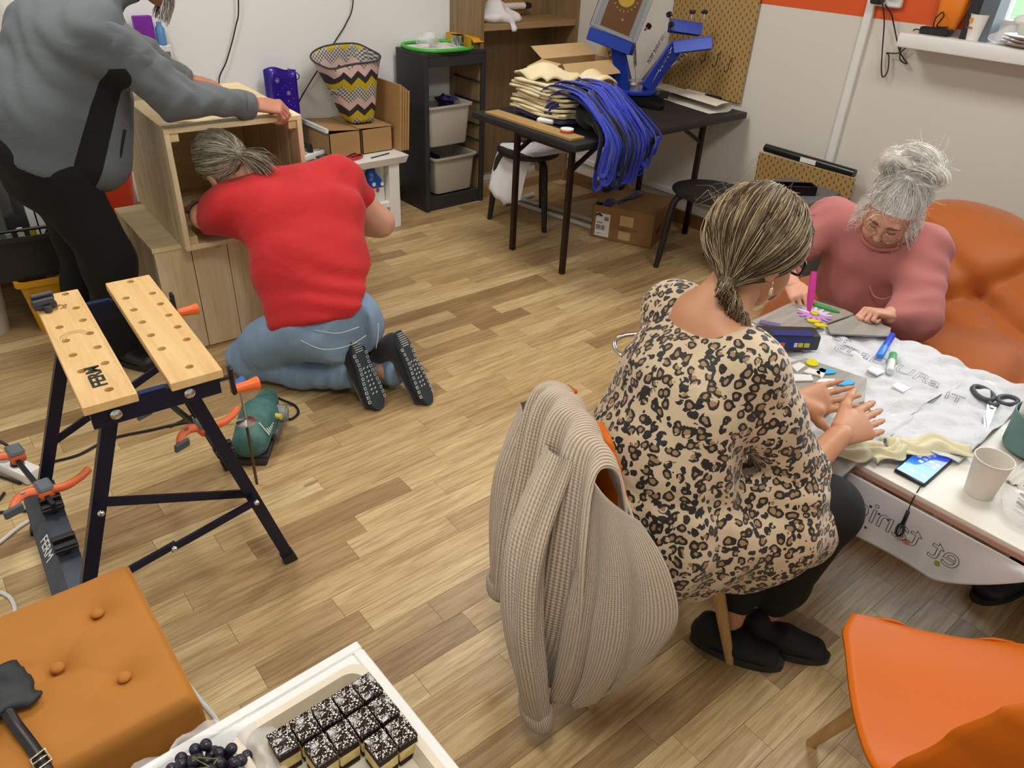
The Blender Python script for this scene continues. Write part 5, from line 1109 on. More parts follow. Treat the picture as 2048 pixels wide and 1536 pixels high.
t = thing('cardigan', 'beige rib knit cardigan hung over the back of the occupied chair', 'cardigan', CH3 + Vector((0, 0, .1)), A3)
def lc(*p): return Vector((p[0], p[1], p[2] - .1))
def cpanel(rows, nu, nv, name, mat, par, fold=(.010, 9, 0.0), thick=.007):
    """rows: list of (left, middle, right) control points from top to bottom"""
    L, C, R = (catmull([lc(*r[k]) for r in rows], 6) for k in range(3)); n = len(L) - 1
    def f(u, v):
        k = v * n; i = min(n - 1, int(k)); w = k - i; a, c, d = (q[i].lerp(q[i + 1], w) for q in (L, C, R)); p = a * ((1 - u) * (1 - 2 * u)) + c * (4 * u * (1 - u)) + d * (u * (2 * u - 1))
        e = min(1, v * 2.2); return p + Vector((-1, 0, 0)) * fold[0] * e * math.sin(fold[1] * u * 2 * PI / 2 + fold[2] + 1.3 * math.sin(3 * v)) * (.5 + .5 * v)
    b = NB(); sheet(b, f, nu, nv, thick); return mk(name, b, mat, par, True)
# back panel: over the rim and down the outside
bp = cpanel([((-.205, .13, .62), (-.225, 0, .68), (-.205, -.185, .62)), ((-.228, .125, .745), (-.24, 0, .80), (-.228, -.17, .74)), ((-.262, .125, .775), (-.285, 0, .828), (-.262, -.165, .765)), ((-.292, .12, .74), (-.318, 0, .785), (-.285, -.19, .73)), ((-.315, .115, .60), (-.345, -.01, .62), (-.30, -.225, .60)), ((-.335, .105, .44), (-.37, -.02, .44), (-.30, -.245, .44)), ((-.345, .09, .30), (-.375, -.03, .30), (-.305, -.24, .29)), ((-.35, .08, .235), (-.37, -.03, .235), (-.31, -.22, .22))], 70, 44, 'back_panel', KNIT, t, (.016, 10, .4))
# front panel swinging round the near side of the chair back
cpanel([((-.265, -.13, .77), (-.275, -.175, .73), (-.20, -.215, .66)), ((-.30, -.15, .62), (-.275, -.235, .58), (-.15, -.262, .56)), ((-.325, -.155, .44), (-.285, -.265, .42), (-.12, -.285, .42)), ((-.34, -.15, .28), (-.29, -.26, .27), (-.16, -.275, .30)), ((-.345, -.14, .15), (-.30, -.235, .15), (-.22, -.255, .20))], 50, 36, 'front_panel', KNIT, t, (.014, 7, 1.0))
cpanel([((-.255, .08, .765), (-.285, .125, .74), (-.25, .14, .66)), ((-.31, .08, .60), (-.315, .135, .58), (-.26, .15, .56)), ((-.335, .07, .42), (-.33, .13, .40), (-.28, .145, .42))], 30, 24, 'front_panel', KNIT, t, (.008, 5, 0))
cpanel([((-.235, .12, .78), (-.25, 0, .82), (-.235, -.14, .775)), ((-.20, .13, .62), (-.215, 0, .64), (-.185, -.19, .62)), ((-.17, .13, .50), (-.175, 0, .50), (-.14, -.205, .50))], 40, 24, 'inner_panel', KNIT, t, (.003, 5, 0))
def sleeve(pts, rs, nm='sleeve'):
    P = catmull([lc(*p) for p in pts], 8); n = len(P); b = NB(); rr = [rs[min(len(rs) - 1, int(i / 8))] + (rs[min(len(rs) - 1, int(i / 8) + 1)] - rs[min(len(rs) - 1, int(i / 8))]) * (i / 8 % 1) for i in range(n)]
    d = [(P[min(n - 1, i + 1)] - P[max(0, i - 1)]).normalized() for i in range(n)]
    def f(u, v):
        k = v * (n - 1); i = min(n - 2, int(k)); w = k - i; p = P[i].lerp(P[i + 1], w); dd = d[i].lerp(d[i + 1], w).normalized(); s = dd.cross(Vector((1, 0, 0))).normalized(); q = s.cross(dd); r = rr[i] * (1 - w) + rr[i + 1] * w; a = -2 * PI * u
        return p + s * r * math.cos(a) * (1 + .10 * math.sin(5 * a + 4 * v)) + q * r * .62 * math.sin(a) * (1 + .12 * math.sin(4 * a + 7 * v))
    sheet(b, f, 44, 30); s = mk(nm, b, KNITS, t, True); b = NB(); e, de = P[-1], d[-1]; r = rr[-1] + .007; u_ = de.cross(Vector((1, 0, 0))).normalized(); v_ = u_.cross(de)
    def g(u, v):
        a = -2 * PI * u; prof = ((.0, .80), (.0, 1.0), (.3, 1.05), (.75, 1.04), (1, 1.0), (1, .80)); k = v * 5; i = min(4, int(k)); w = k - i; h = prof[i][0] * (1 - w) + prof[i + 1][0] * w; q = prof[i][1] * (1 - w) + prof[i + 1][1] * w
        return e + de * (.042 * h - .004) + u_ * r * q * math.cos(a) + v_ * r * .66 * q * math.sin(a)
    sheet(b, g, 44, 10); mk('cuff', b, KNITC, s, True)
sleeve([(-.30, .105, .73), (-.345, .11, .56), (-.36, .10, .40), (-.365, .09, .24)], [.040, .048, .045, .036]); sleeve([(-.315, -.08, .755), (-.39, -.12, .58), (-.405, -.15, .40), (-.39, -.175, .24), (-.37, -.185, .115)], [.045, .060, .062, .058, .048])

# ================================================================== craft table
TT = .545; t = thing('craft_table', 'low white craft table with pinkish edge under the painted cloth', 'table', (1.635, -.35, 0)); b = NB(); box2(b, (.002, .002, TT - .012), (.733, 1.478, TT), .001); mk('top', b, M('white_melamine', '#dcd8cf', .45), t); b = NB(); box2(b, (0, 0, TT - .026), (.735, 1.48, TT - .0115), .001); mk('edge_band', b, M('pinkish_edge', '#b08a7c', .5), t)
for x, y in ((.10, .30), (.63, .30), (.10, 1.30), (.63, 1.30)):
    b = NB(); tube(b, [(x, y, TT - .027), (x + (.07 if x > .3 else -.0), y + (.05 if y > 1 else -.05), 0)], [.019, .013], 12); mk('leg', b, LEGW, t)
b = NB(); box2(b, (.08, .28, TT - .07), (.65, .31, TT - .027)); box2(b, (.08, 1.29, TT - .07), (.65, 1.32, TT - .027)); mk('apron', b, LEGW, t)
# painted cloth on the table, crumpled, hanging over the left edge
CLOTH = M('white_work_cloth', '#cfd1d6', .85, bump=.6, bscale=14, bdist=.02, var=.03)
def crumple(x, y, s=1.6): return s * (.004 * abs(math.sin(31 * x + 17 * y + 2 * math.sin(11 * y))) + .003 * abs(math.sin(47 * y - 25 * x + 2 * math.sin(13 * x))) + .0035 * math.sin(23 * x + 9 * y) * math.sin(17 * y - 7 * x) + .003 * math.sin(41 * x - 22 * y + 1) + .002 * math.sin(63 * y + 30 * x) + .0022 * math.sin(85 * x + 20 * y + 2) * math.sin(50 * y))
t = thing('work_cloth', 'crumpled white cloth with lettering spread over the craft table', 'cloth', (1.99, .66, TT)); b = NB()
def clo(u, v):
    y = .36 + .66 * v; xl = 1.66 + .015 * math.sin(9 * v) + (.17 * max(0, .35 - v) / .35) ; xr = 2.365; x = xl + (xr - xl) * u
    # left part: beside the seated woman it runs over the table edge
    if v > .25: x = (1.50 + .05 * math.sin(6 * v)) + (xr - (1.50 + .05 * math.sin(6 * v))) * u
    z = TT + .006 + crumple(x, y) + .002
    if x < 1.64: q = (1.64 - x); z -= .35 * q + 1.2 * q * q
    if u < .06: z += .006 * math.sin(25 * v)
    return (x, y + .012 * math.sin(11 * u + 3) * (1 - abs(2 * v - 1)), max(z, .1))
sheet(b, clo, 170, 150, .0015); mk('sheet', b, CLOTH, t, True, world=True)
# yellowish gathered edge
for k, (x0, y0, x1, y1, w) in enumerate(((1.56, .60, 1.72, .505, .07), (1.66, .50, 1.80, .46, .05), (1.74, .50, 1.90, .375, .07))):
    b = NB(); d = Vector((x1 - x0, y1 - y0, 0)); L = d.length; d.normalize(); s_ = Vector((-d.y, d.x, 0)); sheet(b, lambda u, v: Vector((x0, y0, TT + .012)) + d * (L * v) + s_ * (w * (u - .5) + .012 * math.sin(9 * v + k)) + Vector((0, 0, .010 + .012 * math.sin(PI * u) * (1 + .5 * math.sin(13 * v)) + .006 * math.sin(4 * PI * u + 8 * v) - .010 * (1 - math.sin(PI * v)))), 20, 30, .002); mk('gathered_edge', b, M('yellow_stained_cloth', '#d5cfae', .9, var=.12, vscale=14, bump=.3, bscale=30), t, True, world=True)
PEN = M('outline_ink', '#4b4c52', .8)
def penline(s, size, o, x, y, out=.0006):
    me = text_mesh(s, size, outline=out); me.materials.clear(); me.transform(plane_mat(o, x, y)); return mk('lettering', me, PEN, t, None, world=True)
zl = TT + .027
penline('maDIURa', .075, (2.13, .69, zl), (.05, -1, 0), (1, .1, 0)); penline('or', .06, (2.16, .86, zl), (.3, -1, 0), (1, .3, 0)); penline('C', .09, (2.10, .82, zl), (.3, -1, 0), (1, .3, 0)); penline('IT', .06, (2.10, .49, zl), (.2, -1, 0), (1, .2, 0))
# hanging cloth with mirrored lettering (seen from its back)
t = thing('hanging_cloth', 'grey white cloth with mirrored outline lettering hanging from the craft table', 'cloth', (1.62, .33, .30)); b = NB()
def hang(u, v):
    y = .565 - .46 * u; drop = (.150 + .03 * u + .01 * math.sin(5 * u)) * v * (1 - max(0, (u - .58) / .42) ** 1.3 * .95); x = 1.628 - .012 * v - .010 * math.sin(7 * u + 2 * v) * v + .02 * math.sin(3 * u) * v
    return (x, y - .03 * v * (1 - u) + .012 * math.sin(4 * v), TT - .028 - drop)
sheet(b, hang, 40, 24, .0015); mk('sheet', b, M('grey_white_cloth', '#d2d3d9', .9, bump=.2, bscale=16, bdist=.01), t, True, world=True)
me = text_mesh('et taniec', .084, outline=.0009); me.materials.clear(); me.transform(Matrix.Scale(-1, 4, (1, 0, 0))); me.transform(plane_mat((1.604, .375, .458), (.02, -1, -.02), (.05, 0, 1))); o = mk('lettering', me, M('dark_outline_ink', '#3b3b44', .8), t, None, world=True)
for k, (u, v, c, r) in enumerate(((.12, .55, '#b02a3a', .006), (.45, .62, '#c98a80', .010), (.62, .72, '#9a9a30', .008), (.25, .35, '#33333f', .004), (.3, .4, '#33333f', .003), (.22, .75, '#5b4a42', .004), (.35, .42, '#3a3a48', .003))):
    p = Vector(hang(u, v)) + Vector((-.0016, 0, 0)); b = NB(); lathe(b, [(0, 0), (r, 0), (r, .0006), (0, .0006)], 12, p, rotm(0, -PI / 2, 0)); mk('paint_spot', b, M('spot_%d' % k, c, .8), t, None, world=True)
# grey vinyl boards under the mosaics
GV = mat_wood('grey_vinyl_board', '#8e8b84', '#a5a29a', 1.4, 'X', .5, False)
def board(nm, poly, lab, z): b = NB(); prism(b, poly, z, z + .005); return top(nm, b, GV, lab, 'board', 'grey vinyl boards on the craft table')
board('vinyl_board', [(2.02, 1.10), (2.02, .97), (2.20, .945), (2.355, .925), (2.36, .96), (2.33, 1.10)], 'grey wood-look board with the flower mosaic by the pink sweater', TT + .027)
board('vinyl_board', [(2.16, .90), (2.30, .775), (2.36, .80), (2.36, .915), (2.2, .935)], 'narrow grey wood-look board under the clenched hand', TT + .027)
board('vinyl_board', [(1.66, .84), (1.71, .675), (1.87, .635), (1.99, .69), (1.95, .86), (1.80, .90)], 'grey wood-look board with the loose tiles by the leopard sleeve', TT + .027)
# mosaic tiles
CER = {'w': M('white_tile', '#dfe0de', .35), 'b': M('sky_blue_tile', '#48a8d8', .4), 'y': M('yellow_tile', '#d8c81e', .4), 'g': M('green_tile', '#3f9a55', .4), 'p': M('lilac_tile', '#c38ad0', .4), 'W': M('pale_lilac_tile', '#dcd3e8', .4)}
def tile(pts, c, lab, z, th=.006, grp='mosaic tiles on the craft table'): b = NB(); prism(b, pts, z, z + th); es = [e for e in b.edges if abs(e.verts[0].co.z - e.verts[1].co.z) < 1e-6]; bmesh.ops.bevel(b, geom=es, offset=.0012, segments=1, affect='EDGES'); return top('mosaic_tile', b, CER[c], lab, 'tile', grp)
def leaf(cx, cy, l, w, a, n=10):
    return [(cx + math.cos(a) * l * math.cos(q) - math.sin(a) * w * math.sin(q) * (1 - .25 * math.cos(q)), cy + math.sin(a) * l * math.cos(q) + math.cos(a) * w * math.sin(q) * (1 - .25 * math.cos(q))) for q in [2 * PI * k / n for k in range(n)]]
zt = TT + .0325
tile(leaf(1.935, .832, .022, .017, .3), 'y', 'rounded yellow tile on the grey board near the leopard sleeve', zt); tile(leaf(1.925, .779, .027, .016, -.7), 'b', 'blue leaf tile beside the yellow one', zt); tile(leaf(1.908, .716, .032, .016, -.6), 'b', 'large blue leaf tile farthest right on the grey board', zt)
for k, (cx, cy, w, h, a, d) in enumerate(((1.815, .815, .055, .022, -.5, 'long curved white tile shard beside the leopard sleeve'), (1.875, .845, .03, .016, .2, 'white tile shard above the long curved shard'), (1.885, .805, .026, .018, -.9, 'white triangular tile shard in the middle of the grey board'), (1.90, .785, .03, .014, .4, 'white tile shard touching the blue leaf tile'), (1.835, .735, .034, .02, -1.2, 'white fan shaped tile shard nearest the hands'), (1.87, .755, .034, .011, -.5, 'slim white tile shard below the blue leaf'))):
    ca, sa = math.cos(a), math.sin(a); pl = [(-w, -h * .6), (w * .8, -h), (w, h * .3), (-w * .2, h)]; tile([(cx + x * ca - y * sa, cy + x * sa + y * ca) for x, y in pl], 'w', d, zt)
for k, (cx, cy, d) in enumerate(((2.06, .70, 'square white tile shard under the green marker'), (2.03, .61, 'white tile shard right of the green marker'))): tile([(cx - .02, cy - .018), (cx + .02, cy - .022), (cx + .017, cy + .02), (cx - .014, cy + .018)], 'w', d, TT + .024)
# flower mosaic
zf = TT + .0325; fc = Vector((2.235, 1.0))
for k in range(14):
    a = 2 * PI * k / 14; c = 'p' if 2.0 < a < 5.2 else 'W'; tile(leaf(fc.x + .036 * math.cos(a), fc.y + .036 * math.sin(a), .022, .007, a, 8), c, ('lilac' if c == 'p' else 'pale') + ' petal tile of the flower mosaic', zf, .005, ('lilac' if c == 'p' else 'pale') + ' petals of the flower mosaic')
tile(leaf(fc.x, fc.y, .012, .012, 0), 'y', 'yellow round centre tile of the flower mosaic', zf + .002); tile(leaf(2.31, 1.01, .055, .012, -1.45), 'g', 'long green leaf tile behind the flower mosaic', zf)
for k, (x, y) in enumerate(((2.185, .975), (2.178, .945))): tile(leaf(x, y, .022, .011, -.9), 'y', ('left', 'right')[k] + ' yellow leaf tile in front of the flower mosaic', zf)
# markers
def marker(p0, p1, r, mats, lab):
    p0, p1 = Vector(p0), Vector(p1); t = thing('marker_pen', lab, 'marker', p0); d = (p1 - p0); L = d.length; d.normalize(); u, v, _ = frame_of(d); R = Matrix((u, v, d)).transposed()
    b = NB(); lathe(b, [(0, 0), (r * .9, 0), (r, .002), (r, L * .62), (0, L * .62)], 16, (0, 0, 0), R); mk('barrel', b, mats[0], t, 40); b = NB(); lathe(b, [(0, L * .6), (r * 1.08, L * .6), (r * 1.08, L * .97), (r * .8, L), (0, L)], 16, (0, 0, 0), R); mk('cap', b, mats[1], t, 40); return t
marker((2.325, .777, TT + .026), (2.155, .735, TT + .026), .0105, (M('blue_marker', '#2150d8', .35), M('blue_cap', '#3a86e8', .35)), 'blue marker lying at the far side of the cloth'); marker((2.095, .672, TT + .026), (2.205, .715, TT + .026), .0105, (M('frosted_white', '#d9dfdb', .4), M('green_cap', '#4fa56b', .4)), 'green capped marker lying below the blue one')
# black tool case with blue label
t = thing('tool_case', 'black tool case with a blue product label on the craft table', 'case', (1.985, .945, TT + .025), math.radians(-39)); b = NB(); box2(b, (-.10, -.033, 0), (.085, .033, .052), .008, seg=2); mk('body', b, M('black_case_plastic', '#2b2d2f', .45), t, 40)
b = NB(); box2(b, (-.062, -.0345, .010), (.058, -.033, .044)); box2(b, (-.062, -.033, .0515), (.058, .0, .0528)); lb = mk('product_label', b, M('label_blue', '#1c2f74', .5), t, None)
for k, (x, w, c) in enumerate(((-.055, .012, '#e2ded6'), (-.04, .016, '#c9663a'), (.005, .010, '#e2ded6'), (.018, .014, '#d8c21e'), (.036, .016, '#d8c21e'))): b = NB(); box2(b, (x, -.0355, .014), (x + w, -.0344, .028)); mk('label_print', b, M('label_print_%d' % k, c, .5), lb)
b = NB(); tube(b, catmull([(-.10, 0, .02), (-.135, 0, .018), (-.16, 0, .015), (-.20, 0, .014)], 4), [.024, .022, .02] + [.018] * 10, 10); mk('handle', b, BLACKPL, t, True)
b = NB(); cyl(b, (2.03, 1.075, TT + .032), (2.06, 1.02, TT + .032), .012, seg=10); top('crayon_tube', b, M('violet_yellow_tube', '#6a5a8a', .5), 'small violet tube on the grey board behind the tool case', 'tube')
# phone with its strap
t = thing('smartphone', 'black smartphone with lit blue home screen on the craft table', 'phone', (1.752, .412, TT), 0); b = NB(); box2(b, (-.079, -.038, .001), (.079, .038, .011), .005, seg=3); mk('case', b, M('phone_black', '#0d0e12', .3), t, 50)
SCR = NT('phone_screen'); v = SCR.obj((1, 1, 1)); sx = SCR.n('ShaderNodeSeparateXYZ'); SCR.l(v, sx.inputs[0]); cc = SCR.ramp(SCR.math('MULTIPLY_ADD', sx.outputs[0], 6.4, .5), [(0, lin('#5fb0e8')), (.35, lin('#2f7fd0')), (.6, lin('#3f63c8')), (1, lin('#2a3aa0'))]); SCR.l(cc, SCR.b.inputs['Base Color']); SCR.l(cc, SCR.b.inputs['Emission Color']); SCR.b.inputs['Emission Strength'].default_value = .8; SCR.set(Roughness=.1)
b = NB(); box2(b, (-.074, -.034, .0108), (.074, .034, .0116)); s = mk('screen', b, SCR.m, t, None)
for k, (x, y, c) in enumerate([(.055, .02, '#dfe6f5'), (.055, 0, '#8fb0f0'), (.04, .022, '#c8d8f8'), (.04, .007, '#a8c0f0'), (.022, .022, '#e8ecf8'), (.022, .007, '#9ab8f0'), (.022, -.008, '#dfe4f0'), (.02, -.024, '#c0d0f4'), (.004, .01, '#d8e0f4'), (.004, -.006, '#d6dca0'), (.004, -.022, '#c4d2f4'), (-.05, .022, '#6fd088'), (-.05, .007, '#8fc8f4'), (-.05, -.008, '#a8d4f8'), (-.05, -.022, '#90c0f0')]): b = NB(); box(b, (.010, .010, .0004), (x, y, .0118), None); mk('app_icon', b, M('icon_%d' % (k % 8), c, .4, emit=.5), s)
b = NB(); box2(b, (-.026, -.03, .0117), (-.0245, .03, .0119)); mk('dock_line', b, M('icon_white', '#e8f0ff', .4, emit=.5), s)
b = NB(); P = catmull([(-.079, -.03, .006), (-.10, -.034, .004), (-.122, -.036, -.015), (-.126, -.038, -.06), (-.127, -.038, -.10)], 5); tube(b, P, .0016, 6); tube(b, [(-.1265, -.038, -.045), (-.127, -.038, -.085)], .0045, 8); tube(b, [(-.127, -.038 + .008 * math.sin(a), -.105 + .018 * math.cos(a)) for a in [2 * PI * k / 20 for k in range(20)]], .0032, 6, closed=True); mk('wrist_strap', b, BLACKPL, t, True)
# paper cup
b = NB(); lathe(b, [(0, .002), (.029, .002), (.030, 0), (.0315, .001), (.041, .098), (.0425, .0985), (.043, .1005), (.0425, .1025), (.0405, .1025), (.0395, .1), (.0305, .012), (0, .010)], 36, cap=False); t = top('paper_cup', b, M('white_cup_card', '#dcd6cb', .6), 'empty white paper cup beside the phone', 'cup', None, 50); t.location = (1.765, .285, TT)
b = NB(); sphere(b, (.004, .003, .011), (.0015, .0015, .0008), 8, 6); mk('coffee_speck', b, M('coffee_brown', '#4a2a18', .5), t)
# scissors
t = thing('scissors', 'steel scissors with grey handles lying on the cloth', 'scissors', (2.16, .41, TT + .016), math.radians(196)); b = NB(); prism(b, [(0, -.012), (.06, -.011), (.14, 0), (.10, .004), (0, .010)], .002, .005); mk('blade', b, CHROME, t); b = NB(); prism(b, [(0, -.004), (.07, -.014), (.145, -.006), (.08, .004), (0, .012)], -.001, .002); mk('blade', b, STEEL, t); b = NB(); cyl(b, (.012, 0, .004), (.012, 0, .008), .006, seg=12); mk('pivot', b, STEEL, t)
GH = M('grey_handle', '#3c4046', .5)
for k, (cx, cy, rx, ry, a) in enumerate(((-.055, -.028, .036, .024, .5), (-.055, .034, .030, .02, -.6))):
    b = NB(); P = [(cx + rx * math.cos(q) * math.cos(a) - ry * math.sin(q) * math.sin(a), cy + rx * math.cos(q) * math.sin(a) + ry * math.sin(q) * math.cos(a), .006) for q in [2 * PI * j / 24 for j in range(24)]]; tube(b, P, .0075, 8, closed=True); tube(b, [(-.018, cy * .35, .004), (.002, 0, .003)], .007, 8); mk('handle', b, GH, t, True)
# teal canister with pens
t = thing('pen_canister', 'round teal canister full of markers at the right edge', 'canister', (2.05, .265, TT + .012)); b = NB(); TEAL = M('teal_card', '#5a7f7b', .6); lathe(b, [(0, 0), (.070, 0), (.072, .002), (.072, .062), (.0745, .062), (.0745, .098), (.0715, .098), (.069, .09), (.069, .004), (0, .004)], 40, cap=False); mk('body', b, TEAL, t, 40)
for k, (x, y, h, c, cc, lab) in enumerate(((-.03, .045, .14, '#d8a01e', '#e6e2da', 'yellow marker with white cap in the teal canister'), (.035, .045, .15, '#7c2f1e', '#e6e2da', 'rust red marker with white cap in the teal canister'), (.045, .015, .15, '#6e2a1c', '#e6e2da', 'brown red marker at the back of the teal canister'), (.02, .06, .19, '#c98a1e', '#3a2a1a', 'tall yellow pencil in the teal canister'), (-.005, .015, .12, '#d88a2a', '#b8b0a8', 'orange marker in the middle of the teal canister'), (-.035, .01, .11, '#8a8a98', '#9a9aa8', 'grey marker at the front of the teal canister'))):
    q = Vector((2.05 + x, .265 + y, TT + .017)); marker(q, q + Vector((x * .2, y * .1, h)), .004 if h > .17 else .0105, (M('pen_%d' % k, c, .4), M('pencap_%d' % k, cc, .4)), lab)
# clear bag of small things at the edge
S = SDF().ell((1.77, .185, TT + .025), (.075, .06, .024), .02).ell((1.80, .13, TT + .022), (.06, .06, .022), .03); S.disp(lambda X, Y, Z: .004 * wob(X, Y, Z, 70, 12)); S.cut(lambda X, Y, Z: TT + .001 - Z + 0 * X + 0 * Y); tag(mk('zip_bag', S.mesh(.006), CLEARM, None, True), 'clear zip bag of small tools at the right edge of the craft table', 'bag')
for k in range(5): b = NB(); cyl(b, (1.75 + .02 * k, .14 + .004 * k, TT + .012), (1.775 + .02 * k, .21 + .003 * k, TT + .018), .003, seg=6); top('craft_tool', b, STEEL if k % 2 else BLACKPL, ('first', 'second', 'third', 'fourth', 'fifth')[k] + ' thin metal tool from the left in the clear zip bag', 'tool', 'tools in the zip bag')
b = NB(); box2(b, (1.80, .155, TT + .020), (1.86, .185, TT + .032), .002)
for k in range(3): cyl(b, (1.81 + .018 * k, .17, TT + .032), (1.81 + .018 * k, .17, TT + .040), .005, seg=8)
top('brick_piece', b, M('dark_red_plastic', '#7a2a26', .45), 'dark red studded plastic piece on the clear zip bag', 'toy brick')
b = NB(); sheet(b, lambda u, v: (1.86 + .18 * u, .09 + .17 * v, TT + .006 + .004 * math.sin(60 * v + 8 * u)), 14, 40, .002); top('ribbed_cloth', b, M('ribbed_white_cloth', '#d6d3cb', .9), 'folded ribbed white cloth behind the paper cup', 'cloth', None, True)

# ================================================================== bean bag
def mat_bean():
    t = NT('orange_bean_fabric'); v = t.obj(); c = lin('#b25d10'); n = t.noise(v, 4, 3); t.l(t.mix(n, dk(c, .85), dk(c, 1.1)), t.b.inputs['Base Color']); t.set(Roughness=.6); t.b.inputs['Sheen Weight'].default_value = .25
    t.bump(t.noise(v, 5, 3, .5, .3), .25, .05); return t.m
BEAN = mat_bean(); t = thing('bean_bag', 'large orange bean bag against the right wall', 'bean bag', (3.05, .85, 0)); S = SDF()
S.ell((3.02, .88, .22), (.62, .66, .24), .1).ell((3.28, .88, .50), (.30, .42, .27), .15).ell((2.82, .52, .30), (.36, .36, .22), .1).ell((3.28, 1.02, .62), (.16, .2, .15), .1).ell((3.2, .45, .40), (.36, .34, .26), .12).ell((2.62, .60, .22), (.22, .30, .20), .1)
def folds(X, Y, Z):
    f = 0
    for (n, d, w, a) in (((.45, .75, .48), 2.2, .035, .035), ((.1, .85, -.52), .40, .03, .03), ((.6, -.5, .62), 1.75, .03, .028), ((.3, .2, .93), 1.42, .03, .02), ((-.5, .6, .62), -.76, .03, .02)):
        q = X * n[0] + Y * n[1] + Z * n[2] - d; f = f + a * np.exp(-(q / w) ** 2)
    return f + .016 * wob(X, Y, Z, 9, 21)
S.disp(folds); S.cut(lambda X, Y, Z: .003 - Z + 0 * X + 0 * Y); mk('body', S.mesh(.018, smooth=1), BEAN, t, True, world=True)
b = NB(); box(b, (.004, .025, .035), (2.50, .53, .33), rotm(0, -.5, -.5)); mk('brand_tag', b, BLACKPL, t, None, world=True)
for pts in ([(3.40, 1.25, .52), (3.22, 1.05, .775), (3.05, .80, .72), (2.86, .62, .55), (2.62, .45, .40)],): pass

# ================================================================== sill and wall items
t = thing('wall_socket', 'white wall socket with a black plug-in adapter on the orange wall', 'socket', (XR - .001, 1.83, 1.395)); b = NB(); box2(b, (-.03, -.07, -.04), (0, .06, .06), .006); mk('plate', b, WHITEPL, t); b = NB(); box2(b, (-.085, .005, -.03), (-.03, .055, .0), .008); box2(b, (-.06, -.045, .0), (-.03, -.0, .05), .008); mk('adapter', b, BLACKPL, t)
b = NB(); tube(b, catmull([(XR - .07, 1.825, 1.37), (XR - .06, 1.80, 1.30), (XR - .03, 1.79, 1.20), (XR - .03, 1.765, 1.10), (XR - .03, 1.745, 1.06), (XR - .03, 1.73, 1.09), (XR - .03, 1.745, 1.155), (XR - .03, 1.76, 1.165), (XR - .03, 1.70, 1.175), (XR - .03, 1.665, 1.225), (XR - .03, 1.70, 1.22), (XR - .03, 1.69, 1.15), (XR - .03, 1.65, 1.135), (XR - .03, 1.70, 1.18), (XR - .03, 1.76, 1.28), (XR - .05, 1.78, 1.33), (XR - .07, 1.815, 1.37)], 6), .0032, 6); top('adapter_cable', b, BLACKRUB, 'tangled black adapter cable hanging on the wall beside the sill', 'cable', None, True)
b = NB(); tube(b, catmull([(XR - .03, 1.665, 1.225), (3.88, 1.66, 1.279), (3.86, 1.60, 1.279), (3.85, 1.57, 1.281)], 5), .003, 6); top('adapter_cable', b, BLACKRUB, 'thin black cable running onto the window sill', 'cable', None, True)
b = NB(); box2(b, (3.79, 1.475, 1.2755), (3.85, 1.60, 1.305), .004); t = top('black_adapter', b, BLACKPL, 'black power brick on the window sill', 'adapter')
b = NB(); tube(b, catmull([(3.83, 1.56, 1.306), (3.83, 1.56, 1.34), (3.84, 1.545, 1.365), (3.83, 1.53, 1.35), (3.83, 1.545, 1.31), (3.84, 1.50, 1.31)], 6), .003, 6); mk('cable_loop', b, BLACKRUB, t, True, world=True)
S = SDF().flat((3.875, 1.53, 1.30), (3.875, 1.50, 1.62), (.055, .022), (.075, .03), (0, 1, 0), .03); S.disp(lambda X, Y, Z: .004 * wob(X, Y, Z, 50, 31)); S.cut(lambda X, Y, Z: 1.276 - Z + 0 * X + 0 * Y); tag(mk('orange_bag', S.mesh(.008), M('orange_glossy_film', '#f0862a', .2), None, True), 'glossy orange bag standing on the sill against the wall', 'bag')
t = thing('loudspeaker', 'black and grey slanted box on the window sill beside the cup', 'speaker', (3.835, 1.425, 1.2755), math.radians(4)); b = NB(); R = rotm(0, .0, 0); prism(b, [(-.05, 0), (.07, 0), (.09, .36), (-.03, .36)], -.045, .0, Matrix(((1, 0, 0), (0, 0, 1), (0, 1, 0)))); mk('side', b, M('black_leatherette', '#15161a', .5), t); b = NB(); prism(b, [(-.047, 0), (.073, 0), (.093, .36), (-.027, .36)], -.11, -.045, Matrix(((1, 0, 0), (0, 0, 1), (0, 1, 0)))); mk('front', b, M('slate_grey', '#5b666e', .5), t)
b = NB(); box2(b, (3.755, 1.34, 1.2752), (3.80, 1.47, 1.2765)); top('paper_slip', b, PAPERW, 'white paper slip under the cup on the sill', 'paper')
b = NB(); lathe(b, [(0, 0), (.026, 0), (.036, .10), (.0375, .101), (.0345, .101), (.025, .006), (0, .006)], 28, cap=False); t = top('printed_cup', b, PAPERW, 'white paper cup with orange dot print on the window sill', 'cup', None, 50); t.location = (3.80, 1.37, 1.277)
b = NB(); lathe(b, [(0, 0), (.012, 0), (.012, .001), (0, .001)], 16, (-.028, .0195, .078), Matrix.Rotation(math.radians(-215), 3, 'Z') @ rotm(0, PI / 2 - .1, 0)); mk('print_dot', b, M('orange_print', '#f0a020', .6), t)
put_text('cup_print', 'COFFEE', .012, M('red_print', '#d0503a', .6), t, plane_mat((-.0265, .0185, .048), (-.5, -.86, 0), (-.08, .06, 1)))
for k in range(3): b = NB(); r = .115 - .006 * k; lathe(b, [(0, 0), (r * .6, 0), (r, .014), (r + .002, .017), (r * .96, .017), (r * .6, .005), (0, .005)], 40, cap=False); o = top('plate', b, M('stoneware', '#cbbfb2', .35), ('bottom', 'middle', 'top')[k] + ' beige plate of the stack on the window sill', 'plate', 'plates on the sill', 50); o.location = (3.84, 1.16, 1.2755 + .0125 * k)
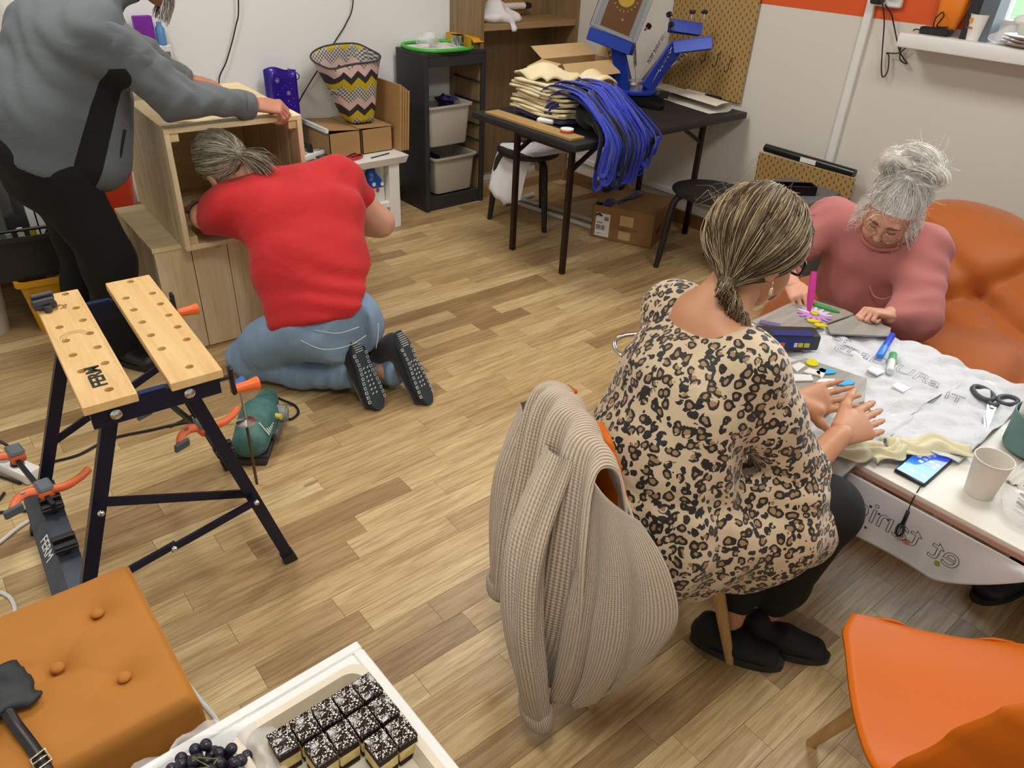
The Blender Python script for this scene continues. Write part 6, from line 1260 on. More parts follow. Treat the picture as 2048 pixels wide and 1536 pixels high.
b = NB(); lathe(b, [(0, 0), (.045, 0), (.055, .02), (.06, .05), (.057, .05), (.052, .022), (.04, .006), (0, .006)], 32, cap=False); o = top('white_bowl', b, M('white_ceramic', '#e6ebe4', .25), 'white bowl standing on the plate stack', 'bowl', None, 50); o.location = (3.84, 1.17, 1.318)
S = SDF().ell((3.84, 1.18, 1.365), (.045, .05, .025), .02).ell((3.83, 1.21, 1.372), (.03, .035, .02), .02); S.disp(lambda X, Y, Z: .004 * wob(X, Y, Z, 90, 41)); tag(mk('tissue', S.mesh(.006), PAPERW, None, True), 'crumpled white tissue in the bowl on the sill', 'tissue')
b = NB(); cyl(b, (3.83, 1.235, 1.362), (3.86, 1.10, 1.395), .007, seg=8); top('wooden_stick', b, LEGW, 'brown wooden stick lying across the bowl on the sill', 'stick')
S = SDF().ell((3.80, 1.275, 1.295), (.035, .04, .018), .02).ell((3.81, 1.25, 1.32), (.03, .03, .03), .02); S.disp(lambda X, Y, Z: .005 * wob(X, Y, Z, 90, 42)); S.cut(lambda X, Y, Z: 1.2765 - Z + 0 * X + 0 * Y); tag(mk('clear_wrap', S.mesh(.006), BAGM, None, True), 'crumpled clear plastic wrap beside the plates on the sill', 'plastic')
# chrome crook behind the seated woman
b = NB(); tube(b, catmull([(1.80, 1.285, .0), (1.80, 1.29, .30), (1.795, 1.31, .46), (1.775, 1.335, .50), (1.74, 1.355, .505), (1.70, 1.37, .50), (1.675, 1.365, .485), (1.665, 1.335, .47), (1.68, 1.30, .46)], 6), .007, 10); top('chrome_crook', b, CHROME, 'chrome tube with a hooked end sticking out behind the leopard blouse', 'tube', None, True)

# ================================================================== left edge: shelf unit and baskets
t = thing('white_shelf', 'tall white shelf unit at the left edge behind the standing man', 'shelf', (-.42, 3.72, 0)); LG = M('shelf_white', '#dfe2e2', .45)
for x in (0, .46, .905):
    for y in (0, .38): b = NB(); box2(b, (x, y, 0), (x + .035, y + .03, 1.7), .002); mk('post', b, LG, t)
for k, z in enumerate((.34, .72, 1.085, 1.45)): b = NB(); box2(b, (0, 0, z - .035), (.97, .41, z), .002); mk('shelf_board', b, LG, t)
b = NB(); box2(b, (.93, .0, 0), (.97, .41, 1.7), .002); mk('side_panel', b, LG, t)
b = NB(); box2(b, (.02, .02, .91), (.92, .40, .925)); mk('divider_shelf', b, LG, t)
SH = [('paper_stack', (-.1, 3.74, .7205), (.48, .33, .075), '#b9c0c8', 'stack of grey paper on the middle shelf at the left edge'), ('dark_case', (-.1, 3.735, 1.0855), (.58, .22, .07), '#1e1c26', 'dark case on the upper shelf at the left edge'), ('red_book', (.0, 3.74, .9255), (.5, .3, .02), '#4a1f22', 'dark red book on the narrow shelf at the left edge'), ('white_binder', (.0, 3.745, .946), (.5, .3, .07), '#ccd3dc', 'pale binder on the narrow shelf at the left edge'), ('grey_box', (.0, 3.73, .3405), (.40, .3, .24), '#5a605e', 'grey box on the lower shelf at the left edge')]
for nm, lo, sz, c, lab in SH: b = NB(); box2(b, lo, (lo[0] + sz[0], lo[1] + sz[1], lo[2] + sz[2]), .004); top(nm, b, M('sh_' + nm, c, .6, var=.08), lab, nm.split('_')[1])
b = NB(); box2(b, (.505, 3.75, 1.086), (.535, 3.95, 1.16), .003); top('yellow_box', b, M('yellow_box', '#d8a838', .5), 'yellow box behind the dark case on the upper shelf', 'box')
b = NB(); lathe(b, [(0, 0), (.055, 0), (.055, .002), (.055, .25), (.050, .25), (.050, .01), (0, .01)], 28, cap=False); o = top('cardboard_tube', b, PAPERW, 'white cardboard tube lying open end forward on the upper shelf', 'tube', None, 40); o.location = (.545, 3.90, 1.222); o.rotation_euler = (math.radians(72), 0, math.radians(-8))
S = SDF().ell((.35, 3.82, 1.26), (.22, .10, .10), .05).ell((.45, 3.9, 1.36), (.18, .1, .1), .05); S.disp(lambda X, Y, Z: .01 * wob(X, Y, Z, 35, 51)); S.cut(lambda X, Y, Z: 1.157 - Z + 0 * X + 0 * Y); tag(mk('white_plastic_bag', S.mesh(.01), M('white_film', '#d4d6d2', .4), None, True), 'crumpled white plastic bag on the upper shelf at the left edge', 'bag')
S = SDF().ell((.40, 3.76, 1.185), (.10, .05, .028), .03).cone((.36, 3.75, 1.19), (.50, 3.745, 1.165), .02, .008, .03); S.cut(lambda X, Y, Z: 1.1565 - Z + 0 * X + 0 * Y); tag(mk('orange_cloth', S.mesh(.008), M('orange_cloth', '#e0622a', .7), None, True), 'orange cloth lying on the dark case at the left edge', 'cloth')
b = NB(); sphere(b, (.475, 3.775, 1.20), (.025, .025, .03), 14, 10); top('metal_ball', b, CHROME, 'small shiny metal lid beside the orange cloth', 'lid', None, True)
t = thing('picture_frame', 'white framed print leaning on the upper shelf behind the man', 'picture', (.66, 4.02, 1.086), math.radians(0)); b = NB(); bar(b, (.06, 0, .0), (-.05, .05, .42), .30, .012, (0, -1, .1)); mk('frame', b, M('grey_frame', '#8f9494', .4), t); b = NB(); bar(b, (.063, -.008, .02), (-.047, .042, .40), .27, .004, (0, -1, .1)); mk('print', b, PAPERW, t)
t = thing('green_pack', 'green pack with an orange flower print on the shelf at the left edge', 'pack', (.42, 3.745, .796)); b = NB(); box2(b, (-.10, 0, 0), (.12, .10, .09), .006); mk('body', b, M('green_pack', '#3d8a34', .5), t); b = NB(); lathe(b, [(0, 0), (.024, 0), (.024, .001), (0, .001)], 16, (.075, 0, .045), rotm(PI / 2)); f = mk('flower', b, M('orange_flower', '#d86a20', .5), t); b = NB(); lathe(b, [(0, 0), (.010, 0), (.010, .0015), (0, .0015)], 12, (.075, 0, .045), rotm(PI / 2)); mk('flower_centre', b, M('red_flower', '#c03018', .5), f)
# baskets on the floor
def basket(loc, size, mat, lab, rz=0, slots=True):
    t = thing('shopping_basket', lab, 'basket', loc, rz, 'plastic baskets by the shelf unit'); w, d, h = size; b = NB()
    prof = [(.86, 0), (.86, .003), (.97, h * .88), (1.05, h * .9), (1.05, h), (.985, h), (.94, h * .86), (.83, .006)]
    rg = [[b.verts.new((x * g, y * g, z)) for x, y in rr2(w / 2, d / 2, .03)] for g, z in prof]
    for A, B in zip(rg, rg[1:]):
        for k in range(len(A)): b.faces.new((A[k], A[(k + 1) % len(A)], B[(k + 1) % len(A)], B[k]))
    b.faces.new(rg[0][::-1]); b.faces.new(rg[-1]); mk('tub', b, mat, t, 50)
    if slots:
        for i in range(7):
            for j in range(3):
                b = NB(); x = -.15 + .05 * i + .012 * j; box(b, (.03, .004, .009), (x * 1.0, -d / 2 * (.885 + .03 * j) - .0015, .06 + .04 * j), rotm(.12, -.5, 0)); mk('slot', b, DARKGAP, t)
    b = NB(); tube(b, catmull([(-w / 2, -d * .2, h), (-w / 2 + .02, -d * .25, h + .006), (w / 2 - .02, -d * .25, h + .006), (w / 2, -d * .2, h)], 6), .007, 6); mk('handle', b, BLACKPL, t, True); return t
basket((.585, 3.60, 0), (.46, .28, .25), M('yellow_basket', '#c98f12', .45), 'yellow slotted shopping basket on the floor behind the standing man', math.radians(-6))
basket((.40, 3.62, .2515), (.36, .26, .19), M('black_basket', '#1b1c1e', .5), 'black shopping basket stacked in the yellow one', math.radians(-8), False)
for k in range(5): b = NB(); cyl(b, (.30 + .045 * k, 3.60, .262), (.29 + .045 * k, 3.59, .43 + .012 * (k % 2)), .013, seg=10); top('glue_stick', b, M('stick_%d' % (k % 3), ('#d8d6ce', '#c9a83a', '#9a968c')[k % 3], .5), ('first', 'second', 'third', 'fourth', 'fifth')[k] + ' bottle from the left in the black basket', 'bottle', 'bottles in the black basket')
b = NB(); lathe(b, [(0, 0), (.085, 0), (.105, .26), (.113, .262), (.113, .275), (.10, .275), (.08, .006), (0, .006)], 36, cap=False); o = top('white_bin', b, M('white_bin_plastic', '#c9c9c4', .4), 'round white bin on the floor at the left edge', 'bin', None, 40); o.location = (.20, 3.66, 0)
b = NB(); lathe(b, [(0, 0), (.10, 0), (.125, .22), (.13, .222), (.13, .23), (.12, .23), (.095, .006), (0, .006)], 32, cap=False); o = top('orange_bucket', b, M('orange_red_plastic', '#d4421c', .4), 'orange red bucket on the floor behind the pine crates', 'bucket', None, 40); o.location = (.87, 3.93, .30)
b = NB(); box2(b, (.70, 3.76, .001), (1.05, 4.12, .299), .004); top('storage_carton', b, CARDD, 'brown carton on the floor under the orange bucket', 'box')
b = NB(); box2(b, (.56, 3.74, .34), (.70, 4.02, .44), .004); top('photo_book', b, M('photo_print', '#8a6a4a', .5, var=.5, vscale=30), 'box with a food photo print on the lower shelf', 'box')
# white laptop board and bottle behind the standing man's head
t = thing('white_easel', 'white framed grey panel by the back wall behind the grey fleece', 'panel', (1.18, 4.10, .0)); b = NB(); box2(b, (-.15, 0, .0), (.17, .04, 1.03), .006); mk('frame', b, LG, t); b = NB(); box2(b, (-.14, -.004, .60), (.157, 0, 1.0)); mk('panel', b, M('grey_violet_panel', '#6f6c78', .5), t)
b = NB(); lathe(b, [(0, 0), (.022, 0), (.022, .07), (.012, .085), (.012, .10), (0, .10)], 18); t = top('blue_bottle', b, M('blue_clear_bottle', '#5d92c8', .2), 'small blue bottle standing on the white panel by the back wall', 'bottle', None, 40); t.location = (1.315, 4.12, 1.031)
b = NB(); box2(b, (1.20, 4.105, 1.031), (1.285, 4.14, 1.16), .004); top('purple_carton', b, M('purple_carton', '#7a1fa0', .5), 'purple carton beside the blue bottle by the back wall', 'carton')

# ================================================================== people: shared builders
def mat_skin(name, col):
    t = NT(name); c = lin(col); v = t.obj(); n = t.noise(v, 18, 3); t.l(t.mix(n, dk(c, .86), (min(1, c[0] * 1.14), c[1] * 1.03, c[2] * 1.0, 1)), t.b.inputs['Base Color']); t.set(Roughness=.5); t.b.inputs['Subsurface Weight'].default_value = .12; t.b.inputs['Subsurface Radius'].default_value = (.01, .004, .002); t.bump(t.noise(v, 160, 2), .08, .002); return t.m
def mat_hair(name, cols, sc=(1, 1, 1)):
    t = NT(name); at = t.n('ShaderNodeAttribute', attribute_name='tone'); n = t.math('ADD', at.outputs['Fac'], t.math('MULTIPLY', t.math('SUBTRACT', t.noise(t.obj(sc), 26, 2), .5), .5)); t.l(t.ramp(n, [(.0, dk(lin(cols[0]), .8)), (.25, lin(cols[0])), (.55, lin(cols[1])), (.9, lin(cols[2]))]), t.b.inputs['Base Color']); t.set(Roughness=.42); t.b.inputs['Specular IOR Level'].default_value = .4; return t.m
def mat_cloth(name, col, fold=.5, fs=7, stretch=(1, 1, 1), rough=.85, weave=0.0, fdist=.02, sheen=.1):
    t = NT(name); c = lin(col); v = t.obj(stretch); f = t.noise(v, fs, 4, .5, .8); t.l(t.mix(f, dk(c, .88), dk(c, 1.1)), t.b.inputs['Base Color']); t.set(Roughness=rough); t.b.inputs['Sheen Weight'].default_value = sheen if max(c[:3]) > .05 else 0.0
    t.bump(t.math('ADD', f, t.math('MULTIPLY', t.noise(t.obj(), 320, 2), weave)) if weave else f, fold, fdist); return t.m
def hmat(center, fwd, up):
    f = Vector(fwd).normalized(); u = Vector(up); u = (u - f * u.dot(f)).normalized(); x = f.cross(u); m = Matrix((x, f, u)).transposed().to_4x4(); m.translation = Vector(center); return m
def head_mesh(scale=1.0, beard=False):
    S = SDF(); S.ell((0, -.012, .045), (.077, .096, .083), .03).ell((0, .022, -.02), (.064, .070, .085), .03).ell((0, .055, -.082), (.036, .034, .032), .03)
    for s in (-1, 1): S.ell((s * .036, .055, -.035), (.032, .030, .036), .02).ell((s * .074, -.008, -.008), (.009, .024, .032), .008).cone((s * .012, .100, -.036), (s * .014, .098, -.037), .008, .007, .008).ell((s * .031, .078, .004), (.015, .014, .012), .006)
    S.cone((0, .088, .012), (0, .112, -.028), .009, .012, .012).cone((-.042, .080, .027), (.042, .080, .027), .011, .011, .012).cone((-.022, .084, -.060), (.022, .084, -.060), .007, .007, .006).cone((-.018, .083, -.070), (.018, .083, -.070), .008, .008, .006)
    S.disp(lambda X, Y, Z: .006 * np.exp(-(((np.abs(X) - .031) / .016) ** 2 + ((Y - .094) / .016) ** 2 + ((Z - .012) / .011) ** 2)))
    m = S.mesh(.0042, smooth=2); m.transform(Matrix.Scale(scale, 4)); return m
def hand_mesh(M4, mirror=1, curl=(15, 20, 15), thumb=(35, 10), spread=4, scale=1.0, tcurl=15):
    """local: +y along the fingers, +z back of the hand, thumb on +x*mirror"""
    S = SDF(); m = mirror; S.flat((0, .0, 0), (0, .075, 0), (.030, .017), (.040, .013), (1, 0, 0), .015).cone((m * .012, .01, -.004), (m * .030, .045, -.008), .017, .014, .015)
    for k, (x, L) in enumerate(((.030, .072), (.010, .080), (-.010, .074), (-.029, .058))):
        p = np.array([m * x, .082 - abs(k - 1) * .004, 0.0]); a = 0; sp = math.radians((1.5 - k) * spread) * m; r = .0098 - .0006 * k
        for j, f in enumerate((.45, .31, .24)):
            a += math.radians(curl[j] * (1 + .06 * k)); d = np.array([math.sin(sp) * math.cos(a), math.cos(sp) * math.cos(a), -math.sin(a)]); q = p + d * L * f; S.cone(p, q, r, r - .0012, .005); p = q; r -= .0011
    p = np.array([m * .026, .022, -.006]); az, el = math.radians(thumb[0]), math.radians(thumb[1])
    for j, (L, r) in enumerate(((.040, .013), (.032, .0105), (.024, .009))):
        d = np.array([m * math.sin(az) * math.cos(el), math.cos(az) * math.cos(el), -math.sin(el)]); q = p + d * L; S.cone(p, q, r, r - .0018, .008); p = q; az -= math.radians(tcurl); el += math.radians(tcurl * .4)
    me = S.mesh(.0036, smooth=1); me.transform(Matrix.Scale(scale, 4)); me.transform(M4); return me
def strands(paths, r, mat, name, parent, seg=3):
    V, Q = [], []; n0 = 0
    for P in paths:
        P = np.asarray(P, float); m = len(P); d = np.gradient(P, axis=0); d /= np.maximum(np.linalg.norm(d, axis=1, keepdims=True), 1e-9)
        ref = np.array([.3, .5, .8]); u = np.cross(d, ref); u /= np.maximum(np.linalg.norm(u, axis=1, keepdims=True), 1e-9); v = np.cross(d, u); tp = np.linspace(1, .55, m)[:, None] * r
        for k in range(seg): V.append(P + (u * math.cos(2 * PI * k / seg) + v * math.sin(2 * PI * k / seg)) * tp)
        for k in range(seg):
            a = n0 + k * m + np.arange(m - 1); b = n0 + ((k + 1) % seg) * m + np.arange(m - 1); Q.append(np.stack([a, b, b + 1, a + 1], 1))
        n0 += seg * m
    V = np.concatenate(V); me = mesh_np(name, V, np.concatenate(Q)); tn = np.concatenate([np.full(len(P) * seg, random.random()) for P in paths]).astype(np.float32)
    at = me.attributes.new('tone', 'FLOAT', 'POINT'); at.data.foreach_set('value', tn); return mk(name, me, mat, parent, True, world=True)
def hair_cap(M4, gather, line, name, mat, parent, n=900, *a, capt=.3, **k): return _hair_cap(M4, gather, line, name, mat, parent, n, *a, capt=capt, **k)
def _hair_cap(M4, gather, line, name, mat, parent, n=900, r=.0011, lift=.012, ell=(.082, .102, .090), c=(0, -.012, .045), tail=None, seed=1, fly=.0, sweep=0.5, capt=.3):
    """swept-back hair: skull cap + strands from the hairline/scalp to the gather point; line(dir)->True where hair grows"""
    rs = np.random.RandomState(seed); A = np.array(M4)[:3, :3]; T = np.array(M4)[:3, 3]; E = np.array(ell); C = np.array(c); g = np.array(gather, float); gd = (g - C) / E; gl = np.linalg.norm(gd); gd = gd / gl
    S = SDF(); S.ell(C, E * .965, .02).cone(C + gd * E * .7, g, .035, .018, .04); S.cut(lambda X, Y, Z: np.where(line((X - C[0]) / E[0], (Y - C[1]) / E[1], (Z - C[2]) / E[2]), -1., .02))
    cap = S.mesh(.005, smooth=2); cap.transform(M4); at = cap.attributes.new('tone', 'FLOAT', 'POINT'); at.data.foreach_set('value', np.full(len(cap.vertices), capt, np.float32)); o = mk(name, cap, mat, parent, True, world=True); paths = []
    while len(paths) < n:
        d = rs.normal(size=3); d /= np.linalg.norm(d)
        if not bool(line(d[0], d[1], d[2])): continue
        w = math.acos(np.clip(d @ gd, -1, 1)); m = 12; t = np.linspace(0, 1, m)
        if w < .05: continue
        P = (np.sin((1 - t) * w)[:, None] * d + np.sin(t * w)[:, None] * gd) / max(math.sin(w), .05); P /= np.linalg.norm(P, axis=1, keepdims=True)
        wb = rs.normal(size=3) * .035; bul = 1.01 + lift * np.sin(t * PI)[:, None] * rs.uniform(.2, 1.5) + rs.uniform(0, .03)
        P = P * bul + wb * (np.sin(t * PI) ** 1)[:, None] + (rs.normal(size=3) * fly)[None] * (np.sin(t * PI))[:, None]
        X = C + P * E; k = t[:, None] ** 3; X = X * (1 - k) + (g + rs.normal(size=3) * .006) * k; paths.append(X @ A.T + T)
    strands(paths, r, mat, name + '_strands', o); return o
def ell_face(n=20): return [2 * PI * k / n for k in range(n)]
def glasses(M4, mat, lensmat, parent, r=.024, rect=False, y=.108, z=.0, tilt=0.0):
    o = None
    for s in (-1, 1):
        P = [M4 @ Vector((s * .034 + r * (1.1 if rect else 1) * math.copysign(abs(math.cos(a)) ** (.6 if rect else 1), math.cos(a)), y - .006 * abs(math.cos(a)), z + r * (.75 if rect else .95) * math.copysign(abs(math.sin(a)) ** (.6 if rect else 1), math.sin(a)))) for a in ell_face(24)]
        b = NB(); tube(b, P, .0016 if not rect else .003, 6, closed=True)
        if o is None: o = mk('glasses', b, mat, parent, True, world=True)
        else: mk('lens_rim', b, mat, o, True, world=True)
        b = NB(); c = sum(P, Vector()) / len(P); vs = [b.verts.new(p) for p in P]; b.faces.new(vs); mk('lens', b, lensmat, o, None, world=True)
        b = NB(); tube(b, [M4 @ Vector((s * (.034 + r), y - .006, z + .005)), M4 @ Vector((s * .080, .03, z + .008)), M4 @ Vector((s * .081, -.02, z + .004))], .0015 if not rect else .0024, 6); mk('temple', b, mat, o, True, world=True)
    b = NB(); tube(b, [M4 @ Vector((-.011, y, z + .006)), M4 @ Vector((0, y + .004, z + .010)), M4 @ Vector((.011, y, z + .006))], .0015, 6); mk('bridge', b, mat, o, True, world=True)
    return o
def face_parts(M4, parent, brow, closed=True):
    for s in (-1, 1):
        b = NB(); tube(b, [M4 @ Vector((s * .016, .094, .024)), M4 @ Vector((s * .032, .094, .031)), M4 @ Vector((s * .050, .082, .026))], [.0028, .0034, .0018], 6); mk('eyebrow', b, brow, parent, True, world=True)
        b = NB(); tube(b, [M4 @ Vector((s * .018, .0905, .001)), M4 @ Vector((s * .031, .0935, -.003)), M4 @ Vector((s * .045, .086, .001))], [.0012, .0018, .0012], 6); mk('eyelashes', b, brow, parent, True, world=True)
    b = NB(); tube(b, [M4 @ Vector((-.020, .0905, -.0645)), M4 @ Vector((0, .0935, -.0655)), M4 @ Vector((.020, .0905, -.0645))], [.0012, .0022, .0012], 6); mk('mouth_line', b, M('lip_line', '#8a4a42', .5), parent, True, world=True)
LENS = NT('spectacle_lens'); LENS.set(Base_Color=(1, 1, 1, 1), Roughness=.03, Alpha=.12); LENS = LENS.m

# ================================================================== standing man in the grey fleece
SK1 = mat_skin('skin_ruddy', '#b9826a'); t = thing('person', 'standing man in a grey fleece and black trousers leaning over the open crate', 'person', (.56, 3.06, 0))
FD = Vector((.96, -.12, 0)); RS, RE, RW = (.72, 2.87, 1.265), (.905, 2.83, 1.06), (1.19, 2.875, .992); LS, LE, LW = (.75, 3.24, 1.265), (1.0, 3.38, 1.10), (1.155, 3.42, 1.005)
H1 = hmat((.975, 3.02, 1.455), (.86, -.15, -.5), (.45, 0, .9)); S = SDF(); YS = (0, 1, 0)
S.flat((.50, 3.06, .90), (.60, 3.05, 1.12), (.15, .11), (.17, .11), YS, .05).flat((.60, 3.05, 1.12), (.73, 3.05, 1.30), (.17, .11), (.16, .09), YS, .05).cone((.79, 3.04, 1.36), (.93, 3.025, 1.42), .062, .058, .04)
S.chain([RS, RE, RW], [.055, .042, .030], .03).chain([LS, LE, LW], [.055, .042, .030], .03).chain([(.50, 2.98, .88), (.60, 2.965, .48), (.575, 3.05, .09)], [.085, .06, .04], .04).chain([(.50, 3.15, .88), (.58, 3.22, .48), (.52, 3.32, .09)], [.085, .06, .04], .04)
hd = head_mesh(1.03); hd.transform(H1)
hr = hand_mesh(hmat((1.205, 2.868, .995), (.88, -.40, -.10), (.12, -.35, .93)), -1, (48, 58, 35), (25, 40), 3, 1.22, 18); hl = hand_mesh(hmat(LW, (.97, -.10, -.20), (.15, 0, 1)), -1, (8, 14, 10), (38, 8), 4, 1.05)
mk('body', join_meshes('body', [S.mesh(.012), hd, hr, hl]), SK1, t, True, world=True)
FL = mat_cloth('grey_fleece', '#5f6669', .45, 5, (1, 1, 1.6), .95, .12); FLB = mat_cloth('black_fleece_panel', '#17181a', .3, 5, rough=.9)
S = SDF(); S.flat((.485, 3.06, .86), (.53, 3.06, 1.02), (.205, .150), (.205, .160), YS, .06).flat((.53, 3.06, 1.02), (.66, 3.05, 1.22), (.205, .160), (.215, .150), YS, .06).flat((.66, 3.05, 1.22), (.75, 3.05, 1.33), (.215, .15), (.185, .095), YS, .06).flat((.66, 3.03, .84), (.70, 3.04, 1.05), (.175, .12), (.175, .13), YS, .06).cone((.77, 3.04, 1.36), (.865, 3.03, 1.41), .085, .078, .03)
S.cone(RS, (.80, 2.85, 1.17), .095, .08, .06).cone(LS, (.85, 3.3, 1.19), .095, .08, .06)
S.disp(lambda X, Y, Z: .006 * wob(X, Y, Z, 22, 61) + .004 * np.sin((X * .6 + Z) * 55 + 6 * np.sin(Y * 14)) * np.clip((Z - .95) * 4, 0, 1))
S.cut(lambda X, Y, Z: (.79 - .52 * (X - .40) - Z) * .8 + 0 * Y + .06); S.cut(lambda X, Y, Z: (X * .75 + Z * .66 - 1.575) + 0 * Y)
def mat_fleece():
    q = NT('grey_fleece_with_panel'); v = q.obj((1, 1, 1.6)); f = q.noise(v, 5, 4, .5, .8); c = lin('#5f6669'); sx = q.n('ShaderNodeSeparateXYZ'); q.l(q.obj(), sx.inputs[0]); x, y, z = sx.outputs
    cx = q.math('MULTIPLY_ADD', q.math('SUBTRACT', z, .78), .50, .555); wd = q.math('MULTIPLY_ADD', q.math('SUBTRACT', z, .78), -.03, .052); ins = q.math('MULTIPLY', q.math('LESS_THAN', q.math('ABSOLUTE', q.math('SUBTRACT', x, cx)), wd), q.math('MULTIPLY', q.math('LESS_THAN', y, 3.03), q.math('LESS_THAN', z, 1.17)))
    q.l(q.mix(ins, q.mix(f, dk(c, .86), dk(c, 1.1)), lin('#0f1011')), q.b.inputs['Base Color']); q.set(Roughness=.95); q.bump(q.math('ADD', f, q.math('MULTIPLY', q.noise(q.obj(), 320, 2), .12)), .5, .02); return q.m
jk = mk('fleece_jacket', S.mesh(.009), mat_fleece(), t, True, world=True)
for pts, rs in (([RS, RE, (1.155, 2.868, 1.0)], [.088, .072, .050]), ([LS, LE, (1.12, 3.412, 1.02)], [.088, .070, .050])):
    S = SDF().chain(pts, rs, .03); a = Vector(pts[1]); d = (Vector(pts[2]) - a).normalized(); S.disp(lambda X, Y, Z, a=a, d=d: .0035 * np.sin(((X - a.x) * d.x + (Y - a.y) * d.y + (Z - a.z) * d.z) * 62 + 2.4 * np.sin(Y * 26 + Z * 31)) + .006 * wob(X, Y, Z, 40, 62)); s = mk('sleeve', S.mesh(.008), FL, jk, True, world=True)
    b = NB(); u, v, _ = frame_of(d); p = Vector(pts[2]); lathe(b, [(.040, .0), (.052, .0), (.054, .02), (.049, .045), (.040, .045)], 28, p, Matrix((u, v, d)).transposed()); mk('cuff', b, FL, s, True, world=True)
b = NB(); tube(b, catmull([(.738, 2.872, .96), (.712, 2.868, .90), (.690, 2.872, .845)], 6), .005, 6); mk('pocket_zip', b, FLB, jk, True, world=True)
b = NB(); tube(b, catmull([H1 @ Vector((-.065, .0, -.115)), H1 @ Vector((-.05, -.05, -.10)), H1 @ Vector((0, -.075, -.085)), H1 @ Vector((.05, -.05, -.10)), H1 @ Vector((.065, .0, -.115))], 6), .014, 8, flat=1.6); mk('collar', b, FLB, jk, True, world=True)
BT1 = mat_cloth('black_trousers', '#050506', .5, 6, rough=.95); S = SDF().flat((.48, 3.06, .92), (.50, 3.06, .80), (.185, .14), (.185, .14), YS, .05).chain([(.505, 2.97, .84), (.605, 2.955, .48), (.58, 3.04, .16), (.575, 3.05, .08)], [.115, .088, .078, .075], .05).chain([(.50, 3.16, .84), (.58, 3.22, .48), (.53, 3.30, .16), (.525, 3.31, .08)], [.115, .088, .078, .075], .05); S.disp(lambda X, Y, Z: .006 * wob(X, Y, Z, 28, 63)); S.cut(lambda X, Y, Z: .055 - Z + 0 * X + 0 * Y); mk('trousers', S.mesh(.011), BT1, t, True, world=True)
def boot(heel, toe, lab, parent, mat, solem, w=.046, lift=0.0):
    h, q = Vector(heel), Vector(toe); d = (q - h).normalized(); s = Vector((-d.y, d.x, 0)); L = (q - h).length; S = SDF(); sd = tuple(s)
    p = lambda f, z: tuple(h + d * (L * f) + Vector((0, 0, z)))
    S.flat(p(.13, .05), p(.5, .048), (w * .78, .05), (w * .92, .042), sd, .02).flat(p(.5, .045), p(.86, .038), (w * .92, .04), (w, .032), sd, .02).cone(p(.2, .06), p(.2, .13), w * .82, w * .78, .03); S.cut(lambda X, Y, Z: h.z + .016 - Z + 0 * X + 0 * Y)
    o = mk('shoe', S.mesh(.007), mat, parent, True, world=True); b = NB(); n = 28; pl = []
    for k in range(n):
        a = 2 * PI * k / n; x = .5 + .52 * math.cos(a); ww = w * (1.03 - .16 * math.cos(a + PI) * 0 - .12 * (1 - x)); pl.append((L * x, ww * math.sin(a)))
    prism(b, pl, 0, .022, Matrix((d, s, Vector((0, 0, 1)))).transposed(), h); mk('sole', b, solem, o, 40, world=True)
    for k in range(4): b = NB(); c = h + d * (L * (.40 + .09 * k)) + Vector((0, 0, .092 - .012 * k)); tube(b, [c - s * .022, c + Vector((0, 0, .005)), c + s * .022], .0028, 6); mk('lace', b, solem, o, True, world=True)
    return o
SH1 = M('black_boot_leather', '#141416', .45, bump=.1, bscale=120); SOLE = M('black_rubber_sole', '#1c1c1e', .7)
boot((.555, 3.13, .0005), (.672, 2.885, .0005), 'x', t, SH1, SOLE, .05); boot((.50, 3.36, .0005), (.70, 3.18, .0005), 'x', t, SH1, SOLE, .05)
HG1 = mat_hair('grey_short_hair', ('#7d776c', '#a59f92', '#cfc9bd')); hair_cap(H1, (0, -.105, -.03), lambda x, y, z: (y < .35 + 0 * x) & (z > -.55 + .5 * y), 'hair', HG1, t, 500, .0012, .02, seed=4)
rs = np.random.RandomState(3); paths = []
for k in range(420):
    a = rs.uniform(-1.35, 1.35); z0 = rs.uniform(-.115, -.045) ; p = Vector((.058 * math.sin(a), .052 + .045 * math.cos(a), z0)); q = p + Vector((.012 * math.sin(a) + rs.normal() * .005, .014 * math.cos(a), -.035 - rs.uniform(0, .02))); paths.append([tuple(H1 @ p), tuple(H1 @ p.lerp(q, .5) + Vector((rs.normal() * .003, rs.normal() * .003, .004))), tuple(H1 @ q)])
strands(paths, .0014, HG1, 'beard', t)

# ================================================================== kneeling man in the red shirt
SK2 = mat_skin('skin_fair', '#d2a48c'); t = thing('person', 'kneeling man in a red t-shirt and blue jeans reaching into the open crate', 'person', (1.15, 2.45, 0))
rs2, re2, rw2 = (1.445, 2.70, .705), (1.615, 2.68, .505), (1.43, 2.83, .48); ls2, le2, lw2 = (1.03, 2.77, .655), (.955, 2.89, .60), (1.03, 3.12, .56)
H2 = hmat((1.055, 2.845, .785), (.05, .86, -.5), (-.35, .35, .85)); SD2 = (.93, -.36, .05); S = SDF()
S.flat((1.17, 2.40, .34), (1.23, 2.56, .55), (.15, .10), (.17, .11), SD2, .05).flat((1.23, 2.56, .55), (1.235, 2.71, .68), (.17, .11), (.17, .08), SD2, .05).cone((1.19, 2.76, .72), (1.09, 2.82, .79), .06, .058, .04).chain([rs2, re2, rw2], [.066, .060, .042], .03).chain([ls2, le2, lw2], [.060, .046, .034], .03)
S.chain([(1.08, 2.44, .30), (.945, 2.64, .075), (1.17, 2.31, .085)], [.09, .06, .04], .03).chain([(1.27, 2.36, .30), (1.20, 2.63, .075), (1.34, 2.20, .085)], [.09, .06, .04], .03)
